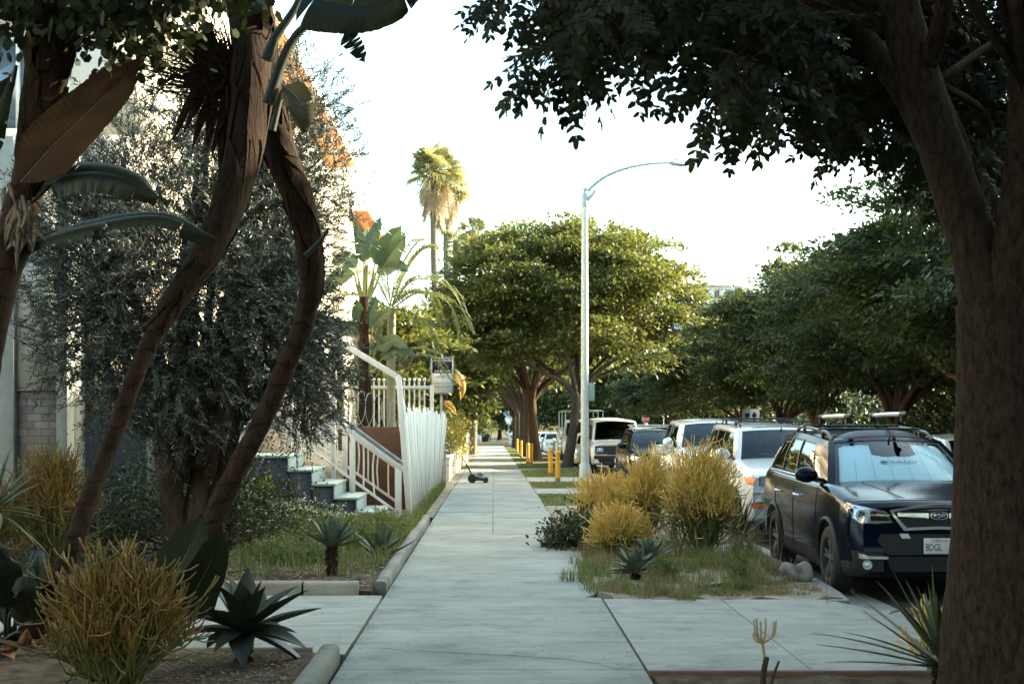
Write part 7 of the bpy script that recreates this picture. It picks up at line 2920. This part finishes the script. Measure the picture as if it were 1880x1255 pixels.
def weed(name, label, x, Y, w, h, n, seed, leaf, z=.04, lw=.012, wy=None, cat='weed', flowers=0):
    """slender weedy stems with narrow leaves, some with white flower heads"""
    rng = np.random.default_rng(seed)
    t = thing(name, label, cat, (x, Y, z))
    mb, st, fl = MB(), MB(), MB()
    a, r = rng.random(n) * 2 * PI, np.sqrt(rng.random(n))
    foot = np.stack([x + np.cos(a) * r * w * .42, Y + np.sin(a) * r * (wy or w) * .42, np.full(n, z)], -1)
    top = foot + np.stack([.10 * rng.normal(size=n), .10 * rng.normal(size=n), h * (1 - .4 * r) * (.6 + .5 * rng.random(n))], -1)
    sticks(st, foot, top, .004, .002, 3)
    m_ = 16
    u = rng.random((n, m_)) * .95 + .05
    p = foot[:, None] + (top - foot)[:, None] * u[:, :, None]
    k = n * m_
    d = rng.normal(size=(k, 3)) * [1, 1, .5] + [0, 0, .6]
    leaves(mb, p.reshape(-1, 3), d, rng.normal(size=(k, 3)) + [0, 0, .6], .07 * (.6 + .8 * rng.random(k)), lw, droop=.2)
    mb.build('leaves', leaf, t)
    st.build('stems', leaf, t)
    if flowers:
        ii = rng.integers(0, n, flowers)
        c = top[ii] + rng.normal(size=(flowers, 3)) * [.05, .05, .03]
        quadleaves(fl, np.repeat(c, 4, 0) + rng.normal(size=(flowers * 4, 3)) * .008, rng.normal(size=(flowers * 4, 3)), rng.normal(size=(flowers * 4, 3)) + [0, 0, 1], .018, .016)
        fl.build('flowers', pbr('white_petals', (.75, .75, .70), .7), t)['kind'] = 'stuff'
    return t


weed('weed', 'white flowering weeds in front of the dark stair side', -2.75, 19.2, 1.0, .55, 110, 95, wl, flowers=260)
weed('weed', 'white flowering weed beside the lower stair steps', -2.25, 19.6, .7, .40, 70, 96, wl, flowers=120)
weed('weed', 'bright green weeds at the foot of the stair', -1.70, 19.4, .7, .32, 120, 97, wl)
weed('weed', 'green weeds behind the agave on the shaggy stem', -2.0, 17.0, 1.3, .42, 170, 98, wl)
weed('weed', 'green weeds along the garden kerb near the low agave', -1.42, 17.8, .5, .50, 90, 99, wl, wy=1.6)
weed('weed', 'mixed weeds left of the agave on the shaggy stem', -2.25, 15.2, 1.0, .36, 130, 100, wl)
mb = MB()
n = 2600
p = np.stack([-1.16 - np.abs(rg.normal(size=n)) * .10, rg.uniform(14.5, 33, n), np.full(n, .03)], -1)
blades(mb, p, .20, rg, .010, .8)
p = np.stack([rg.uniform(-3.0, -1.2, 2200), rg.uniform(13.5, 21, 2200), np.full(2200, .05)], -1)
blades(mb, p, .22, rg, .010, .9)
struct(mb.build('verge_grass', L_GRASS), 'stuff')
mb = MB()
n = 5200
p = np.stack([rg.uniform(-4.5, -1.2, n), 12.85 + 3.6 * rg.random(n) ** 1.4, np.full(n, .062)], -1)
quadleaves(mb, p + rg.normal(size=(n, 3)) * [0, 0, .008], rg.normal(size=(n, 3)) * [1, 1, .15], rg.normal(size=(n, 3)) * .3 + [0, 0, 1], .05 * (.5 + rg.random(n)), .018)
p = np.stack([rg.uniform(-2.6, -1.25, 2600), rg.uniform(7, 9.3, 2600), np.full(2600, .03)], -1)
quadleaves(mb, p, rg.normal(size=(2600, 3)) * [1, 1, .15], rg.normal(size=(2600, 3)) * .3 + [0, 0, 1], .03 * (.5 + rg.random(2600)), .012)
struct(mb.build('wood_chips', leafmat('wood_chip', (.09, .06, .04), (.34, .26, .19), 0, .9)), 'stuff')

# ------------------------------------------------------------------ planted bed on the right
firestick('firestick_shrub', 'biggest yellow firestick shrub in the right bed, in front of the silver sport utility', 2.50, 16.3, .56, 1.14, 111, 82, yellow=.44, seg=.10, r=.0062, tips=3)
firestick('firestick_shrub', 'second tallest yellow firestick, left of the biggest one', 2.02, 17.9, .30, 1.02, 112, 44, yellow=.46, seg=.10, r=.0062, tips=3)
firestick('firestick_shrub', 'broad yellow firestick near the far end of the right bed', 1.56, 18.6, .66, .56, 113, 60, yellow=.60, seg=.10, r=.0062, tips=3)
firestick('firestick_shrub', 'lowest yellow firestick behind the agaves in the right bed', 1.48, 16.2, .38, .34, 114, 46, yellow=.70, seg=.08, r=.0058, tips=3)
bush('shrub', 'low green shrub spilling over the sidewalk edge', 1.12, 17.4, .0, .42, .7, .42, 115, L_SHRUB, 2600, .055, .03, clumps=26)
agave('agave', 'green agave nearest the sidewalk in the right bed', 1.45, 13.9, .02, 22, .30, .10, 116, L_AGAVE, (-5, 80), -.10, .05, .04)
agave('agave', 'grey green agave behind the nearest one in the right bed', 1.72, 15.1, .02, 20, .36, .11, 117, L_AGAVE, (5, 80), -.10)
agave('yucca', 'spiky yucca with thin straight leaves beside the wagon', 2.98, 16.6, .0, 50, .78, .022, 118, L_YUCCA, (0, 75), -.04, .15, .05, .15)
agave('yucca', 'dark yucca with yellow edged leaves against the foreground trunk', 2.72, 8.2, .0, 40, .72, .045, 119, L_YUCCA, (0, 82), -.10, .12, .06, .2)
t = firestick('firestick_shrub', 'yellow firestick twigs growing behind the dark foreground yucca', 2.80, 8.75, .06, .30, 120, 3, yellow=.6, seg=.06, r=.006)
t = thing('cut_firestick', 'cut firestick stump with a few pale sprouting twigs at the bottom edge', 'plant', (1.62, 8.2, 0))
mb = MB()
tube(mb, [(1.62, 8.2, -.05), (1.625, 8.2, .08), (1.645, 8.2, .19)], [.020, .018, .017], 9, 0, 8)
tube(mb, [(1.66, 8.2, -.02), (1.69, 8.2, .09), (1.72, 8.2, .165)], [.010, .009, .007], 7, 0, 6)
mb.build('stump', M_BARK, t, smooth=60)
mb = MB()
b = np.array([1.635, 8.2, .17])
q = b + [-.015, 0, .10]
tube(mb, [b, q], .008, 6)
for dx, dz, m_ in ((-.05, .14, 0), (-.035, .15, 0), (-.01, .13, 0), (.02, .15, 0), (.07, .13, 0), (.085, .14, 0), (-.055, .06, 0)):
    tube(mb, [q, q + [dx * .8, 0, dz * .35], q + [dx, .01, dz]], [.006, .006, .0045], 6, 0, 8)
mb.build('twigs', pbr('pale_twig', (.42, .30, .16), .6, col2=(.24, .20, .07), nscale=14), t, smooth=60)

mb, md = MB(), MB()
def patch(mb_, cx_, cy, rx_, ry_, n, L, W=.007, lean=.7):
    a, r = rg.random(n) * 2 * PI, np.sqrt(rg.random(n))
    p = np.stack([cx_ + np.cos(a) * r * rx_, cy + np.sin(a) * r * ry_, np.full(n, .006)], -1)
    blades(mb_, p, L, rg, W, lean)
tufts = [(1.12, 13.2, .9), (1.2, 12.75, .8), (1.42, 12.62, .8), (1.65, 12.7, .9), (1.85, 12.85, .7), (1.05, 14.0, 1.0), (1.1, 14.8, 1.1), (1.25, 15.5, 1.1), (1.75, 13.7, .9), (1.9, 14.4, 1.2), (2.15, 13.3, 1.2), (2.25, 13.0, 1.0), (2.4, 13.7, 1.1), (2.05, 15.0, 1.3), (2.5, 15.0, 1.4), (2.75, 14.5, 1.2), (2.3, 15.8, 1.5), (1.5, 14.6, 1.2), (2.85, 15.6, 1.4), (1.3, 16.4, 1.3), (2.7, 13.6, .7)]
for tx, ty, s in tufts:
    for _ in range(7):
        patch(mb if rg.random() < .72 else md, tx + .16 * rg.normal(), ty + .22 * rg.normal(), .10, .13, 55, .13 * s * (.6 + .8 * rg.random()), .006, .9)
for a in ((2.0, 12.62, .95, .16, 1500, .035), (2.75, 12.85, .35, .25, 700, .05), (2.6, 14.8, .5, 1.0, 500, .14), (1.9, 16.5, .9, 1.5, 900, .2), (2.2, 20.5, .9, 3.5, 2200, .12)):
    patch(md, *a)
for _ in range(46):
    patch(md if rg.random() < .7 else mb, rg.uniform(1.1, 3.1), rg.uniform(12.6, 16), .14, .12, 40, .07 * (.5 + rg.random()), .006, 1.0)
weed('weed', 'thin feathery weed standing in the dry right part of the bed', 2.42, 13.4, .16, .42, 26, 131, wl, .01, .008)
weed('weed', 'leafy weed beside the nearest agave of the right bed', 1.72, 13.75, .35, .30, 40, 132, wl, .01)
weed('weed', 'tall dry weed between the big firestick and the wagon wheel', 2.78, 15.1, .25, .55, 26, 133, L_DRY, .01, .007)
for k in range(60):      # taller wisps by the wagon
    patch(md, 2.9 + .15 * rg.normal(), 15 + 1.2 * rg.normal(), .02, .02, 3, .42, .004, .4)
for a, b in LAWNS:
    n = int(2400 * (b - a) / 4 * (1 if a < 50 else .5))
    p = np.stack([rg.uniform(1.0, 3.13, n), rg.uniform(a, b, n), np.zeros(n)], -1)
    p[:, 2] = gz(p[:, 1]) + .005
    blades(mb, p, .045, rg, .014, .8)
    p = p[: n // 3] + rg.normal(size=(n // 3, 3)) * [.2, .3, 0]
    p[:, 0] = np.clip(p[:, 0], 1.0, 3.13)
    p[:, 1] = np.clip(p[:, 1], a, b)
    blades(md, p, .04, rg, .014, .9)
struct(mb.build('bed_grass', L_GRASS), 'stuff')
struct(md.build('dry_grass', L_DRY), 'stuff')
mb = MB()
n = 2400
p = np.stack([rg.uniform(-1.0, 3.0, n), rg.uniform(8.3, 22, n), np.full(n, .006)], -1)
e = rg.random(n) < .55
p[e, 0] = np.where(rg.random(e.sum()) < .5, -1.0 + np.abs(rg.normal(size=e.sum())) * .05, .95 + rg.normal(size=e.sum()) * .05)
quadleaves(mb, p, rg.normal(size=(n, 3)) * [1, 1, .1], rg.normal(size=(n, 3)) * .2 + [0, 0, 1], .016 * (.5 + rg.random(n)), .007)
struct(mb.build('leaf_litter', leafmat('leaf_litter_brown', (.05, .035, .025), (.20, .14, .09), 0, .9)), 'stuff')
